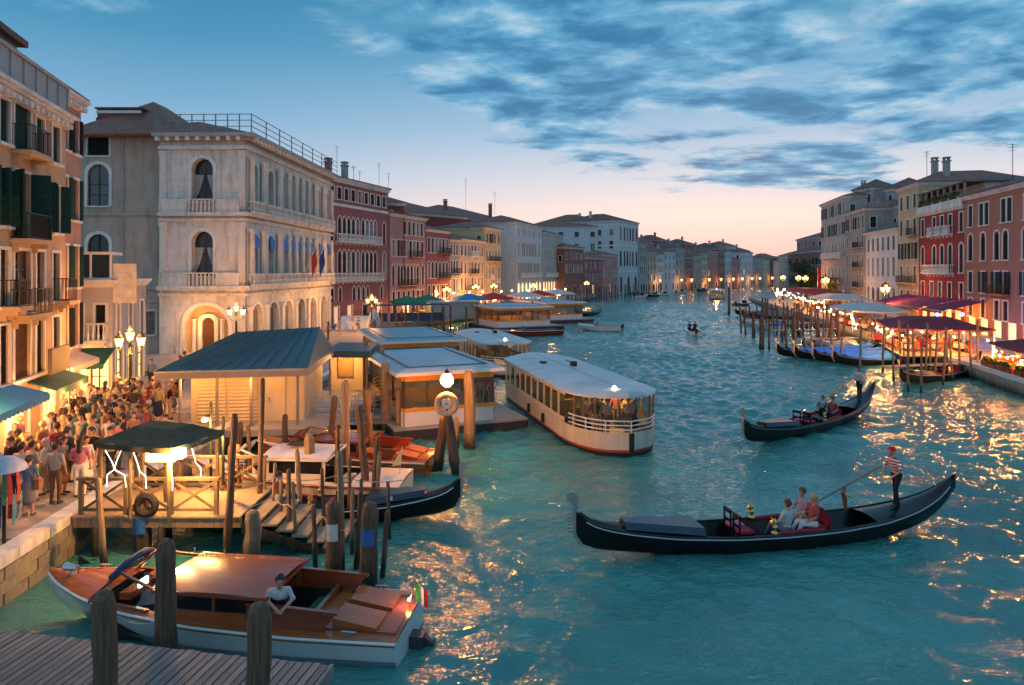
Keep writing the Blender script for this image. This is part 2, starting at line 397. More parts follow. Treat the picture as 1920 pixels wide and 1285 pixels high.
def balustrade(w, d, h, style):
    def fn():
        mb = MB()
        if style == 'stone':
            mb.box(-w / 2, w / 2, -d, -d + .14, h - .1, h); mb.box(-w / 2, -w / 2 + .14, -d + .142, -.01, h - .1, h); mb.box(w / 2 - .14, w / 2, -d + .142, -.01, h - .1, h)
            n = max(3, int(w / .24))
            for i in range(n):
                x = -w / 2 + .1 + (w - .2) * i / (n - 1)
                mb.lathe([(.045, 0), (.075, h * .28), (.035, h * .55), (.06, h - .1)], 6, (x, -d + .07, 0))
            for x in (-w / 2 + .07, w / 2 - .07):
                for k in range(1, max(2, int(d / .24))): mb.lathe([(.045, 0), (.07, h * .28), (.035, h * .55), (.06, h - .1)], 6, (x, -d + .07 + .22 * k, 0))
        else:
            for z in (.06, h): mb.box(-w / 2, w / 2, -d, -d + .035, z - .03, z); mb.box(-w / 2, -w / 2 + .035, -d + .036, -.01, z - .03, z); mb.box(w / 2 - .035, w / 2, -d + .036, -.01, z - .03, z)
            n = max(3, int(w / .13))
            for i in range(n + 1):
                x = -w / 2 + .012 + (w - .024) * i / n
                mb.box(x - .011, x + .011, -d + .006, -d + .028, 0, h - .02)
            for x in (-w / 2 + .012, w / 2 - .012):
                for k in range(1, max(2, int(d / .13))): mb.box(x - .011, x + .011, -d + .13 * k, -d + .13 * k + .022, 0, h - .02)
        return mb.mesh('balustrade', style == 'stone')
    return cached(('bl', round(w, 2), d, h, style), fn)
def balcony(root, T, x, z, w, style='iron', d=.65, h=.95, slab=STONE, m=None):
    ox, oy, a = T; ca, sa = math.cos(a), math.sin(a)
    def fn():
        mb = MB(); mb.box(-w / 2 - .05, w / 2 + .05, -d - .05, -.004, -.16, 0)
        n = max(2, int(w / 1.1) + 1)
        for i in range(n):
            q = -w / 2 + .15 + (w - .3) * i / (n - 1)
            mb.prism([(q - .07, -.16), (q + .07, -.16), (q + .07, -.5), (q - .07, -.5)], -.2, -.004); mb.prism([(q - .068, -.162), (q + .068, -.162), (q + .068, -.32), (q - .068, -.32)], -d + .08, -.202)
        return mb.mesh('balcony', False)
    b = obj('balcony', cached(('bs', round(w, 2), d), fn), slab, root, (ox + ca * x, oy + sa * x, z), a)
    obj('balustrade', balustrade(w, d, h, style), m or (STONE if style == 'stone' else IRON), b)
    return b
def row(z, h, w, n=3, m=.8, k='r', fr=STONE, sh=None, bal=None, pane=None, xs=None, sill=True, sash=True, ft=.13, lit=0.0, ajar=0, blind=None, far=False, swing=.22):
    return dict(z=z, h=h, w=w, n=n, m=m, k=k, fr=fr, sh=sh, bal=bal, pane=pane, xs=xs, sill=sill, sash=sash, ft=ft, lit=lit, ajar=ajar, blind=blind, far=far, swing=swing)
def facade(root, T, Wd, z0, z1, rows, wm, name='wall', dep=.22):
    """a wall with real openings; each window is a part with its own frame, sash, sill, shutters"""
    ox, oy, a = T; ca, sa = math.cos(a), math.sin(a); ops = []
    for r in rows:
        xs = r['xs']
        if xs is None:
            n, m = r['n'], r['m']; xs = [Wd / 2] if n == 1 else [m + r['w'] / 2 + (Wd - 2 * m - r['w']) * i / (n - 1) for i in range(n)]
        r['_x'] = [x for x in xs if x - r['w'] / 2 > .02 and x + r['w'] / 2 < Wd - .02]
        ops += [(x, r['z'], r['w'], r['h'], r['k']) for x in r['_x']]
    obj(name, wall_mesh(Wd, z0, z1, ops, dep).mesh(name, False), wm, root, (ox, oy, 0), a)
    yp = round(dep * .8, 3)
    for r in rows:
        w, h, k = r['w'], r['h'], r['k']
        for x in r['_x']:
            pm = r['pane'] or rnd.choice((GLASS, GLASS, GLASS_B, CURT))
            if r['lit'] and rnd.random() < r['lit']: pm = rnd.choice((LIT, LIT_DIM, LIT_DIM))
            wn = obj('window', pane_mesh(k, w, h, yp), pm, root, (ox + ca * x, oy + sa * x, r['z']), a)
            if r['fr']: obj('frame', frame_mesh(k, w, h, r['ft']), r['fr'], wn)
            if r['far']: continue
            closed = pm in (GREEN, DARKSH, BROWNSH)
            if closed:
                sm = shutter_mesh(w / 2 - .012, h if k == 'r' else h - w / 2)
                obj('shutter', sm, pm, wn, (-w / 2 + .003, yp - .03, .01)); obj('shutter', sm, pm, wn, (.009, yp - .03, .01))
            if r['sash'] and not closed: obj('sash', sash_mesh(k, w, h, yp), r['sash'] if r['sash'] is not True else (SASH if rnd.random() < .75 else WHITE), wn)
            if r['sill']: obj('sill', cached(('si', round(w, 2)), lambda: MB().box(-w / 2 - .18, w / 2 + .18, -.14, .0, -.12, -.003).mesh('sill', False)), STONE, wn)
            if r['sh']:
                sm = shutter_mesh(w / 2 - .01, h if k == 'r' else h - w / 2)
                if rnd.random() < r['ajar']:      # closed leaves
                    obj('shutter', sm, r['sh'], wn, (-w / 2, yp - .06, .01)); obj('shutter', sm, r['sh'], wn, (.01, yp - .06, .01))
                else:
                    s1 = obj('shutter', sm, r['sh'], wn, (-w / 2 - .02, -.05, .01)); s1.rotation_euler = (0, 0, math.pi - rnd.uniform(-.12, .04) - .1 + math.pi * 0)
                    s1.rotation_euler = (0, 0, R(180) + rnd.uniform(.15, 1) * r['swing']); s1.location.y = -.052
                    s2 = obj('shutter', sm, r['sh'], wn, (w / 2 + .02, -.052, .01)); s2.rotation_euler = (0, 0, -rnd.uniform(.15, 1) * r['swing'])
            if r['blind']:
                bl = MB(); n = 6; hh = h * .33
                rings = [[(-w / 2 + w * j / 6, -.02 - .3 * math.sin(math.pi / 2 * i / n) * (1 if 0 < j < 6 else .75), h - hh * (1 - math.cos(math.pi / 2 * i / n)) - abs(j - 3) / 3 * .25 * w * (1 if i < 3 else .3)) for j in range(7)] for i in range(n + 1)]
                obj('sun_blind', cached(('bd', round(w, 2), round(h, 2)), lambda: bl.loft(rings).mesh('sun_blind')), r['blind'], wn)
        if r['bal']:
            for (bx, bw, st) in r['bal']: balcony(root, T, bx, r['z'] - .02, bw, st, slab=wm if st == 'iron' else STONE)
def hip_roof(x0, x1, y0, y1, z, rise, over=.45, flat=.0):
    mb = MB(); a, b, c, d = x0 - over, x1 + over, y0 - over, y1 + over
    run = min(b - a, d - c) / 2 * (1 - flat)
    vs = [(a, c, z), (b, c, z), (b, d, z), (a, d, z), (a + run, c + run, z + rise), (b - run, c + run, z + rise), (b - run, d - run, z + rise), (a + run, d - run, z + rise)]
    mb.add(vs, [(0, 1, 5, 4), (1, 2, 6, 5), (2, 3, 7, 6), (3, 0, 4, 7), (4, 5, 6, 7)])
    mb.add([(a, c, z - .12), (b, c, z - .12), (b, d, z - .12), (a, d, z - .12), (a, c, z - .002), (b, c, z - .002), (b, d, z - .002), (a, d, z - .002)], [(3, 2, 1, 0), (0, 1, 5, 4), (1, 2, 6, 5), (2, 3, 7, 6), (3, 0, 4, 7)])
    return mb
def chimney_mesh(h, w=.7):
    def fn():
        mb = MB(); mb.box(-w / 2, w / 2, -w / 2, w / 2, -.6, h); mb.box(-w / 2 - .12, w / 2 + .12, -w / 2 - .12, w / 2 + .12, h, h + .15)
        for sx in (-1, 1):
            for sy in (-1, 1): mb.box(sx * w * .36 - .08, sx * w * .36 + .08, sy * w * .36 - .08, sy * w * .36 + .08, h + .15, h + .5)
        mb.box(-w / 2 - .08, w / 2 + .08, -w / 2 - .08, w / 2 + .08, h + .5, h + .62); return mb.mesh('chimney', False)
    return cached(('ch', h, w), fn)
def antenna_mesh(h):
    def fn():
        mb = MB(); mb.tube([(0, 0, -.3), (0, 0, h)], .035, 5)
        for k, q in enumerate((.97, .88, .8)): mb.bar((-.5 + .1 * k, 0, h * q), (.5 - .1 * k, 0, h * q), .03)
        mb.bar((0, -.5, h * .93), (0, .5, h * .93), .03)
        return mb.mesh('antenna', False)
    return cached(('an', h), fn)
def frontage(A, B):
    dx_, dy_ = B[0] - A[0], B[1] - A[1]
    return math.hypot(dx_, dy_), math.atan2(dy_, dx_)
def building(name, label, A, B, top, depth, wm, rows, z0=1.1, roof=TILE, rise=1.6, side=None, side2=None, cornice=STONE, dent=0, group=None, chim=(), ant=(), over=.45, bands=(), far=False, cat='building'):
    """front runs from A to B (left to right as one faces it); rows hold absolute heights"""
    Wd, ang = frontage(A, B)
    root = thing(name, label, cat, (A[0], A[1], 0), ang, group)
    if far:
        for r in rows + (side or []) + (side2 or []): r['far'] = True
    facade(root, (0, 0, 0), Wd, z0, top, rows, wm, 'wall')
    facade(root, (0, depth, -math.pi / 2), depth, z0, top, side or [], wm, 'side_wall')
    facade(root, (Wd, 0, math.pi / 2), depth, z0, top, side2 or [], wm, 'side_wall')
    obj('back_wall', MB().add([(0, depth, z0), (Wd, depth, z0), (Wd, depth, top), (0, depth, top)], [(0, 1, 2, 3)]), wm, root)
    if cornice:
        mb = MB()
        for k, (e, a, b) in enumerate(((.12, -.42, -.28), (.24, -.278, -.14), (.36, -.138, .002))):
            mb.box(-e, Wd + e, -e, -.003, top + a, top + b); mb.box(-e, -.003, -.001, depth, top + a, top + b); mb.box(Wd + .003, Wd + e, -.001, depth, top + a, top + b)
        cn = obj('cornice', mb.mesh('cornice', False), cornice, root)
        if dent:
            mb = MB(); n = int(Wd / dent)
            for i in range(n): mb.box((i + .25) * Wd / n, (i + .7) * Wd / n, -.34, -.004, top - .62, top - .422)
            n = int(depth / dent)
            for i in range(n): mb.box(-.34, -.004, (i + .25) * depth / n, (i + .7) * depth / n, top - .62, top - .422)
            obj('dentils', mb.mesh('dentils', False), cornice, cn)
    for zb, hb in bands:
        obj('string_course', MB().box(-.06, Wd + .06, -.09, -.002, zb, zb + hb).box(-.06, -.002, 0, depth, zb, zb + hb).mesh('string_course', False), STONE, root)
    if roof:
        rf = obj('roof', hip_roof(0, Wd, 0, depth, top + .13, rise, over).mesh('roof', False), roof, root)
        for cx, cy, ch in chim: obj('chimney', chimney_mesh(ch), wm if rnd.random() < .6 else STONE_D, rf, (cx, cy, top + rise * .5))
        for cx, cy, ch in ant: obj('antenna', antenna_mesh(ch), IRON, rf, (cx, cy, top + rise * .6), rnd.uniform(0, 3))
    return root, Wd

# ------------------------------------------------------------------ boats' hulls
def hull_loft(st, n=28):
    """st rows: x, half beam at sheer, sheer z, half beam at chine, chine z, keel z"""
    st = np.array(st, float); xs = np.linspace(st[0, 0], st[-1, 0], n)
    # smooth (pchip-like) by dense linear + small blur
    cols = [np.interp(xs, st[:, 0], st[:, k]) for k in range(1, 6)]
    for c in cols:
        e0, e1 = c[0], c[-1]
        for _ in range(2):
            c[1:-1] = (c[:-2] + 2 * c[1:-1] + c[2:]) / 4
        c[0], c[-1] = e0, e1
    return xs, cols
def hull_mesh(st, n=28, thick=0.0, wl=None):
    xs, (b, s, cb, cz, kz) = hull_loft(st, n)
    mb = MB(); rings = []
    for i in range(len(xs)):
        x = xs[i]; half = [(b[i], s[i]), ((b[i] * .72 + cb[i] * .28), s[i] * .6 + cz[i] * .4), (cb[i], cz[i]), (cb[i] * .5, (cz[i] + kz[i]) / 2)]
        rings.append([(x, y, z) for y, z in half] + [(x, 0, kz[i])] + [(x, -y, z) for y, z in half[::-1]])
    mb.loft(rings)
    mb.add(rings[0], [tuple(range(len(rings[0])))])
    return mb
def deck_mesh(st, x0, x1, inset=.0, dz=0.0, camber=.05, n=28, m=4, hole=None):
    """planked deck following the sheer between x0 and x1; hole = inner half beam left open"""
    xs, (b, s, cb, cz, kz) = hull_loft(st, 60)
    xx = np.linspace(x0, x1, max(3, int(abs(x1 - x0) / .25))); mb = MB()
    bb = np.interp(xx, xs, b) - inset; ss = np.interp(xx, xs, s) + dz
    if hole is None:
        mb.loft([[(x, bq * t, zq + camber * (1 - t * t)) for t in np.linspace(1, -1, 2 * m + 1)] for x, bq, zq in zip(xx, bb, ss)])
    else:
        for sg in (1, -1):
            mb.loft([[(x, sg * bq, zq), (x, sg * max(.0, min(hole, bq - .02)), zq + .02)] for x, bq, zq in zip(xx, bb, ss)])
    return mb
def rail_mesh(st, x0, x1, r=.025, dz=0.0, out=.0, n=6, both=True):
    xs, (b, s, cb, cz, kz) = hull_loft(st, 60); xx = np.linspace(x0, x1, max(6, int(abs(x1 - x0) / .22))); mb = MB()
    bb = np.interp(xx, xs, b) + out; ss = np.interp(xx, xs, s) + dz
    for sg in ((1, -1) if both else (1,)): mb.tube([(x, sg * q, z) for x, q, z in zip(xx, bb, ss)], r, n)
    return mb

# ------------------------------------------------------------------ people: one continuous surface per pose
def surface(prims, res=.024, k=.035):
    lo = np.min([np.minimum(p[0], p[1]) - max(p[2], p[3]) for p in prims], 0) - .06
    hi = np.max([np.maximum(p[0], p[1]) + max(p[2], p[3]) for p in prims], 0) + .06
    nx, ny, nz = [int((hi[i] - lo[i]) / res) + 2 for i in range(3)]
    X, Y, Z = np.meshgrid(lo[0] + res * np.arange(nx), lo[1] + res * np.arange(ny), lo[2] + res * np.arange(nz), indexing='ij')
    def dist(P, p):
        a, b, ra, rb, m, sc = p; ab = b - a; q = P - a
        l2 = max(1e-9, float(ab @ ab)); t = np.clip((q @ ab) / l2, 0, 1)
        e = (q - t[..., None] * ab) / np.array(sc)
        return (np.sqrt((e * e).sum(-1)) - (ra + (rb - ra) * t)) * min(sc)
    P = np.stack([X, Y, Z], -1); D = None
    for p in prims:
        d = dist(P, p)
        if D is None: D = d
        else:
            h = np.clip(.5 + .5 * (D - d) / k, 0, 1); D = D * (1 - h) + d * h - k * h * (1 - h)
    ins = D < 0
    acc = np.zeros((nx - 1, ny - 1, nz - 1, 3)); cnt = np.zeros((nx - 1, ny - 1, nz - 1))
    offs = [(i, j, l) for i in (0, 1) for j in (0, 1) for l in (0, 1)]
    sl = lambda A, o: A[o[0]:nx - 1 + o[0], o[1]:ny - 1 + o[1], o[2]:nz - 1 + o[2]]
    for ax in range(3):
        for o in offs:
            if o[ax]: continue
            o2 = list(o); o2[ax] = 1
            d0, d1 = sl(D, o), sl(D, o2); cr = (d0 < 0) != (d1 < 0)
            t = np.where(cr, d0 / np.where(cr, d0 - d1, 1), 0)
            for c in range(3): acc[..., c] += np.where(cr, o[c] + (t if c == ax else 0), 0)
            cnt += cr
    cell = cnt > 0; idx = -np.ones(cell.shape, int); idx[cell] = np.arange(cell.sum())
    base_ = np.stack(np.meshgrid(*[np.arange(q) for q in cell.shape], indexing='ij'), -1)
    V = lo + res * (base_[cell] + acc[cell] / cnt[cell][:, None])
    Fc = []
    for ax in range(3):
        a1, a2 = [(1, 2), (2, 0), (0, 1)][ax]
        s0 = [slice(1, n - 1) for n in (nx, ny, nz)]; s1 = list(s0); s0[ax] = slice(0, (nx, ny, nz)[ax] - 1); s1[ax] = slice(1, (nx, ny, nz)[ax])
        i0, i1 = ins[tuple(s0)], ins[tuple(s1)]; cr = np.argwhere(i0 != i1)
        if not len(cr): continue
        flip = i0[tuple(cr.T)]
        org = cr + np.array([0 if q == ax else 1 for q in range(3)])
        def at(d1, d2):
            o = org.copy(); o[:, a1] -= d1; o[:, a2] -= d2; return idx[tuple(o.T)]
        q = np.stack([at(1, 1), at(0, 1), at(0, 0), at(1, 0)], 1); q[~flip] = q[~flip][:, ::-1]
        Fc.append(q)
    Fc = np.concatenate(Fc); C = V[Fc].mean(1)
    dm = np.stack([dist(C, p) for p in prims], 1); mi = np.array([p[4] for p in prims])[dm.argmin(1)]
    return V, Fc, mi
def P3(*a): return np.array(a, float)
def cap(a, b, ra, rb, m, sc=(1, 1, 1)): return (P3(*a), P3(*b), ra, rb, m, sc)
SK, TP, BT, SHO, HR = 0, 1, 2, 3, 4
def body(hipz=.93, lean=(0, 0), knees=None, ankles=None, elbows=None, wrists=None, head=(0, .02), skirt=0, sleeves=1, hair='short', shorts=False, hat=False, twist=0.0, fingers=True, sc=1.0):
    """faces +y; x is to its left side when seen from the front; lean shifts the shoulders (x, y)"""
    lx, ly = lean; pr = []
    hz = hipz; ts = .50 * math.sqrt(max(.1, 1 - (lx * lx + ly * ly) / .27))
    sh = P3(lx, ly, hz + ts)
    hip = [P3(-.095, 0, hz - .02), P3(.095, 0, hz - .02)]
    kn = knees or [(-.1, .02, .49), (.1, .02, .49)]; an = ankles or [(-.11, -.02, .09), (.11, -.02, .09)]
    for i in (0, 1):
        pr.append(cap(hip[i], kn[i], .088, .062, BT)); 
        low = SK if (skirt or shorts) else BT
        pr.append(cap(kn[i], an[i], .06, .042, low))
        d = P3(*an[i]) - P3(*kn[i]); f = (0, .15, -.05)
        pr.append(cap(P3(*an[i]) + P3(0, -.02, -.04), P3(*an[i]) + P3(0, .15, -.055), .042, .034, SHO, (1, 1, .9)))
    pr.append(cap((-.05, 0, hz), (.05, 0, hz), .125, .125, BT, (1.05, .85, 1)))
    mid = P3(lx * .45, ly * .45, hz + ts * .48)
    pr.append(cap((0, 0, hz + .08), mid, .118, .12, TP, (1.15, .85, 1)))
    pr.append(cap(mid, sh + P3(0, 0, -.1), .125, .13, TP, (1.25, .82, 1)))
    pr.append(cap(sh + P3(-.15, 0, -.03), sh + P3(.15, 0, -.03), .062, .062, TP))
    nk = sh + P3(head[0] * .4, head[1] * .4, .06)
    hd = sh + P3(head[0], head[1], .205)
    pr.append(cap(sh, nk, .055, .05, SK))
    pr.append(cap(hd + P3(0, 0, .02), hd + P3(0, .012, -.035), .092, .072, SK, (.88, 1.0, 1.08)))
    pr.append(cap(hd + P3(0, .095, -.005), hd + P3(0, .105, -.025), .012, .016, SK))
    for s in (-1, 1): pr.append(cap(hd + P3(s * .084, 0, -.015), hd + P3(s * .086, -.01, .015), .014, .016, SK))
    hb = HR
    pr.append(cap(hd + P3(0, -.016, .052), hd + P3(0, -.034, .03), .1, .098, hb, (.93, 1.02, .98)))
    if hair == 'long':
        pr.append(cap(hd + P3(0, -.05, .02), sh + P3(0, -.1, -.04), .085, .07, hb, (1, .7, 1)))
    elif hair == 'bun': pr.append(cap(hd + P3(0, -.11, .05), hd + P3(0, -.12, .05), .045, .045, hb))
    if hat: pr.append(cap(hd + P3(0, 0, .09), hd + P3(0, 0, .1), .16, .15, hb, (1, 1, .12)))
    el = elbows or [(-.27, -.02, hz + .22), (.27, -.02, hz + .22)]; wr = wrists or [(-.27, .06, hz - .03), (.27, .06, hz - .03)]
    hands = []
    for i, s in ((0, -1), (1, 1)):
        s0 = sh + P3(s * .185, 0, -.035); e = P3(*el[i]); w = P3(*wr[i])
        pr.append(cap(s0, e, .054, .042, TP))
        pr.append(cap(e, w, .041, .028, TP if sleeves > 1 else SK))
        d = (w - e) / max(1e-6, np.linalg.norm(w - e))
        pr.append(cap(w, w + d * .07, .026, .034, SK, (.75, 1, 1)))
        hands.append((w + d * .085, d, s))
    if skirt:
        pr.append(cap((0, 0, hz), (0, 0.02, hz - skirt), .13, .2, BT, (1.05, .85, 1)))
    return pr, hands
def person_mesh(key, res=.026, **kw):
    def fn():
        pr, hands = body(**kw)
        V, Fc, mi = surface(pr, res)
        me = bpy.data.meshes.new('person')
        mb = MB(); mb.v = [tuple(v) for v in V]; mb.f = [tuple(f) for f in Fc.tolist()]; mb.m = mi.tolist(); mb.mi = SK
        for c, d, s in hands:
            side = np.cross(d, (0, 0, 1.0)); side = side / max(1e-6, np.linalg.norm(side)) if np.linalg.norm(side) > .1 else P3(0, 1, 0)
            for j, (o, ln) in enumerate(((-.03, .07), (-.01, .085), (.01, .08), (.03, .062))):
                p0 = c + side * o - d * .01; p1 = p0 + d * ln * .55; p2 = p1 + (d * .75 + P3(-s * .5, .1, -.1)) * ln * .5
                mb.tube([p0, p1, p2], [.0095, .009, .007], 5)
            t0 = c - d * .05 + side * .035; t1 = t0 + (side * .6 + d * .7) * .035; mb.tube([t0, t1, t1 + d * .03], [.011, .01, .008], 5)
        # simple eyes, brows and mouth as small relief on the face
        return mb.mesh('person', True, 180)
    return cached(('person', key), fn)
CLOTH = {}
def cloth(name, col, rough=.85):
    return mat('cloth_' + name, col, rough, var=.16, vs=7, bump=.3, bs=22, spec=.2)
TOPS = dict(white=(.68, .66, .62), cream=(.6, .5, .36), pink=(.7, .12, .26), red=(.5, .04, .035), navy=(.025, .035, .09), black=(.02, .02, .022), blue=(.08, .2, .45), green=(.22, .4, .12), orange=(.65, .22, .05), grey=(.22, .22, .23), lilac=(.42, .32, .48), yellow=(.65, .48, .1), brown=(.2, .1, .05), teal=(.05, .26, .27))
TOPS = {k_: tuple(.72 * (.65 * c + .35 * sum(v_) / 3) for c in v_) for k_, v_ in TOPS.items()}
BOTS = dict(beige=(.5, .4, .27), black=(.022, .022, .025), navy=(.03, .04, .09), denim=(.08, .13, .24), white=(.66, .64, .6), brown=(.17, .1, .06), grey=(.18, .18, .18))
HAIRS = {'dark': (.02, .014, .01), 'brown': (.09, .045, .02), 'blond': (.45, .3, .12), 'grey': (.32, .31, .3)}
SHOE = mat('shoe_leather', (.05, .035, .03), .5, var=.2)
def hairm(n): return mat('hair_' + n, HAIRS[n], .6, var=.25, vs=12)
_combo = set()
def person(meshkey, pos, rz, where, group, z=1.1, top=None, bot=None, hr=None, label=None, scale=1.0, name='person', **kw):
    me = person_mesh(meshkey, **kw)
    for _ in range(400):
        t = top or rnd.choice(list(TOPS)); b = bot or rnd.choice(list(BOTS)); h = hr or rnd.choice(('dark', 'dark', 'brown', 'brown', 'blond', 'grey'))
        if label or (t, b, h, where) not in _combo: break
    _combo.add((t, b, h, where))
    tm = t if not isinstance(t, str) else cloth('top_' + t, TOPS[t]); bm_ = cloth('bottom_' + b, BOTS[b])
    o = obj(name, me, [SKIN, tm, bm_, SHOE, hairm(h) if h in HAIRS else h], None, (pos[0], pos[1], z), rz)
    o.scale = (scale,) * 3
    if name == 'person' and where and 'dining' not in where and rnd.random() < .4:
        sd = rnd.choice((-1, 1))
        obj('bag', cached(('bag', sd), lambda: MB().box(*sorted((sd * .2, sd * .34)), -.12, .12, .78, 1.06).tube([(sd * .27, -.08, 1.05), (sd * .1, -.13, 1.3), (-sd * .1, -.04, 1.46), (-sd * .08, .08, 1.4), (sd * .1, .14, 1.25), (sd * .27, .09, 1.05)], .014, 5).mesh('bag', False)), mat('bag_%d' % rnd.randrange(4), [(.05, .04, .035), (.22, .1, .04), (.1, .02, .03), (.04, .06, .12)][rnd.randrange(4)], .6), o)
    tag(o, label or f'{h}-haired person in {t} top and {b} {"skirt" if "dress" in meshkey else "trousers"} {where}', 'person', group)
    return o

# ------------------------------------------------------------------ water
def water_material():
    m = bpy.data.materials.new('canal_water'); m.use_nodes = True; t = m.node_tree; b = t.nodes['Principled BSDF']; lk = t.links
    b.inputs['Base Color'].default_value = (.004, .15, .165, 1); b.inputs['Roughness'].default_value = .03; b.inputs['IOR'].default_value = 1.5
    tcn = t.nodes.new('ShaderNodeTexCoord'); prev = None
    for sc, st, rot, strength, dist in (((1.0, 1.8, 1), 1.7, 12, .65, .10), ((1, 1.7, 1), 3.6, -20, 1.0, .075), ((1, 1.3, 1), 10, 35, .6, .024)):
        mpn = t.nodes.new('ShaderNodeMapping'); mpn.inputs['Scale'].default_value = sc; mpn.inputs['Rotation'].default_value = (0, 0, R(rot)); lk.new(tcn.outputs['Object'], mpn.inputs[0])
        n = t.nodes.new('ShaderNodeTexNoise'); n.inputs['Scale'].default_value = st; n.inputs['Detail'].default_value = 3; n.inputs['Distortion'].default_value = .8; lk.new(mpn.outputs[0], n.inputs['Vector'])
        bp = t.nodes.new('ShaderNodeBump'); bp.inputs['Strength'].default_value = strength; bp.inputs['Distance'].default_value = dist
        lk.new(n.outputs[0], bp.inputs['Height'])
        pn = t.nodes.new('ShaderNodeTexNoise'); pn.inputs['Scale'].default_value = .11; pn.inputs['Detail'].default_value = 3; pn.inputs['Distortion'].default_value = 1.2; lk.new(tcn.outputs['Object'], pn.inputs['Vector'])
        pr_ = t.nodes.new('ShaderNodeMapRange'); lk.new(pn.outputs[0], pr_.inputs[0]); pr_.inputs[1].default_value = .35; pr_.inputs[2].default_value = .62; pr_.inputs[3].default_value = strength * .45; pr_.inputs[4].default_value = strength * 1.25; lk.new(pr_.outputs[0], bp.inputs['Strength'])
        if prev: lk.new(prev.outputs[0], bp.inputs['Normal'])
        prev = bp
    lk.new(prev.outputs[0], b.inputs['Normal'])
    n = t.nodes.new('ShaderNodeTexNoise'); n.inputs['Scale'].default_value = .16; n.inputs['Detail'].default_value = 4; lk.new(tcn.outputs['Object'], n.inputs['Vector'])
    r = t.nodes.new('ShaderNodeValToRGB'); r.color_ramp.elements[0].position = .35; r.color_ramp.elements[1].position = .7
    r.color_ramp.elements[0].color = (.04, .185, .172, 1); r.color_ramp.elements[1].color = (.058, .285, .25, 1)
    lk.new(n.outputs[0], r.inputs[0]); lk.new(r.outputs[0], b.inputs['Base Color'])
    return m
def waves(X, Y):
    rg = np.random.default_rng(5); Z = np.zeros_like(X)
    wx = X + .35 * np.sin(Y * .7 + 1) + .2 * np.sin(X * 1.3 + Y * .4); wy = Y + .35 * np.sin(X * .6 + 2)
    for i in range(52):
        lam = .5 * (3.0 / .5) ** rg.random(); th = rg.normal(R(74), .7); k = 2 * math.pi / lam
        Z += .0074 * lam ** .55 * np.sin(k * (math.cos(th) * wx + math.sin(th) * wy) + rg.random() * 6.28)
    Z *= .75 + .45 * np.sin(X * .21 + 1.3 * np.sin(Y * .13)) * np.sin(Y * .17 + 1.1 * np.sin(X * .09))
    for (bx, by, hd, amp, spread) in ((*G(1305, 626), 0.0, .14, .55), (PX(1165, 88), 88.0, 1.5, .10, .35), (5.0, 30.0, 2.8, .05, .3)):   # wakes behind moving boats
        ax, ay = -math.sin(hd + math.pi), math.cos(hd + math.pi); along = (X - bx) * ax + (Y - by) * ay; side = (X - bx) * ay - (Y - by) * ax
        for sg in (-1, 1): Z += np.where(along > 0, amp * np.exp(-((side - sg * spread * along) / .45) ** 2) * np.exp(-along / 26), 0)
    return Z
def make_water():
    mb = MB()
    for n_, (x0, x1, y0, y1, st, dz) in enumerate(((-16.0, 40.0, 4.0, 70.0, .14, 0.0), (-16.0, 64.0, 69.6, 170.0, .36, -.012))):
        nx, ny = int((x1 - x0) / st) + 1, int((y1 - y0) / st) + 1
        X, Y = np.meshgrid(np.linspace(x0, x1, nx), np.linspace(y0, y1, ny), indexing='ij'); Z = waves(X, Y)
        ed = np.minimum(X - x0, x1 - X); ed = np.minimum(ed, Y - y0 if n_ == 0 else y1 - Y); Z = Z * np.clip(ed / 5, 0, 1) + dz
        V = np.stack([X, Y, Z], -1).reshape(-1, 3).tolist(); i = np.arange(nx * ny).reshape(nx, ny) + len(mb.v)
        Fq = np.stack([i[:-1, :-1], i[1:, :-1], i[1:, 1:], i[:-1, 1:]], -1).reshape(-1, 4).tolist()
        mb.v += V; mb.f += [tuple(q) for q in Fq]; mb.m += [0] * len(Fq)
    big = 3000
    for (a, b, c, d) in ((-big, big, 170.0, big), (-big, -16.0, -big, 170.0), (64.0, big, -big, 170.0), (-16.0, 64.0, -big, 4.0), (40.0, 64.0, 4.0, 69.6)):
        mb.add([(a, c, -.006), (b, c, -.006), (b, d, -.006), (a, d, -.006)], [(0, 1, 2, 3)])
    o = obj('water', mb.mesh('water', True, 180), water_material(), kind='structure'); o['label'] = 'rippled teal canal water'
make_water()

# ------------------------------------------------------------------ quays
PAVE = mat('paving_stone', (.36, .32, .27), .75, var=.2, vs=.8, bump=.3, bs=6, stain=(.16, .14, .12), stf=.55, sts=.35)
LEDGE = [(-11.3, 4), (-11.9, 16.4), (-12.2, 20.2), (-12.1, 30), (-11.8, 45), (-12.4, 62), (-13, 79), (-13, 84), (-11, 97), (-5, 112), (2, 128), (12, 158), (20, 182), (24, 194)]
gq = obj('quay', MB().extr(LEDGE[:6] + [(-15, 76), (-16.6, 79.4), (-60, 79.4), (-60, 83.2), (-16.6, 83.2), (-14, 88)] + LEDGE[8:] + [(8, 200), (-120, 200), (-120, 4)], -1.5, 1.1).mesh('quay', False), PAVE, kind='structure'); gq['label'] = 'paved stone quay'
def coping(parent, pts, z, y_to, rz=.0, inward=1, w=.42, ln=1.15):
    for (ax, ay), (bx, by) in zip(pts, pts[1:]):
        if ay > y_to: break
        Ln, an = frontage((ax, ay), (bx, by)); n = max(1, round(Ln / ln))
        me = cached(('cop', round(Ln / n, 2), inward), lambda: MB().box(.012, Ln / n - .012, *sorted((-.06 * inward, w * inward)), -.2, .075).mesh('coping_stone', False))
        for i in range(n):
            t = i / n; obj('coping_stone', me, STONE, parent, (ax + (bx - ax) * t, ay + (by - ay) * t, z), an)
tide(PAVE, .1, .6)
coping(gq, LEDGE, 1.1, 46)
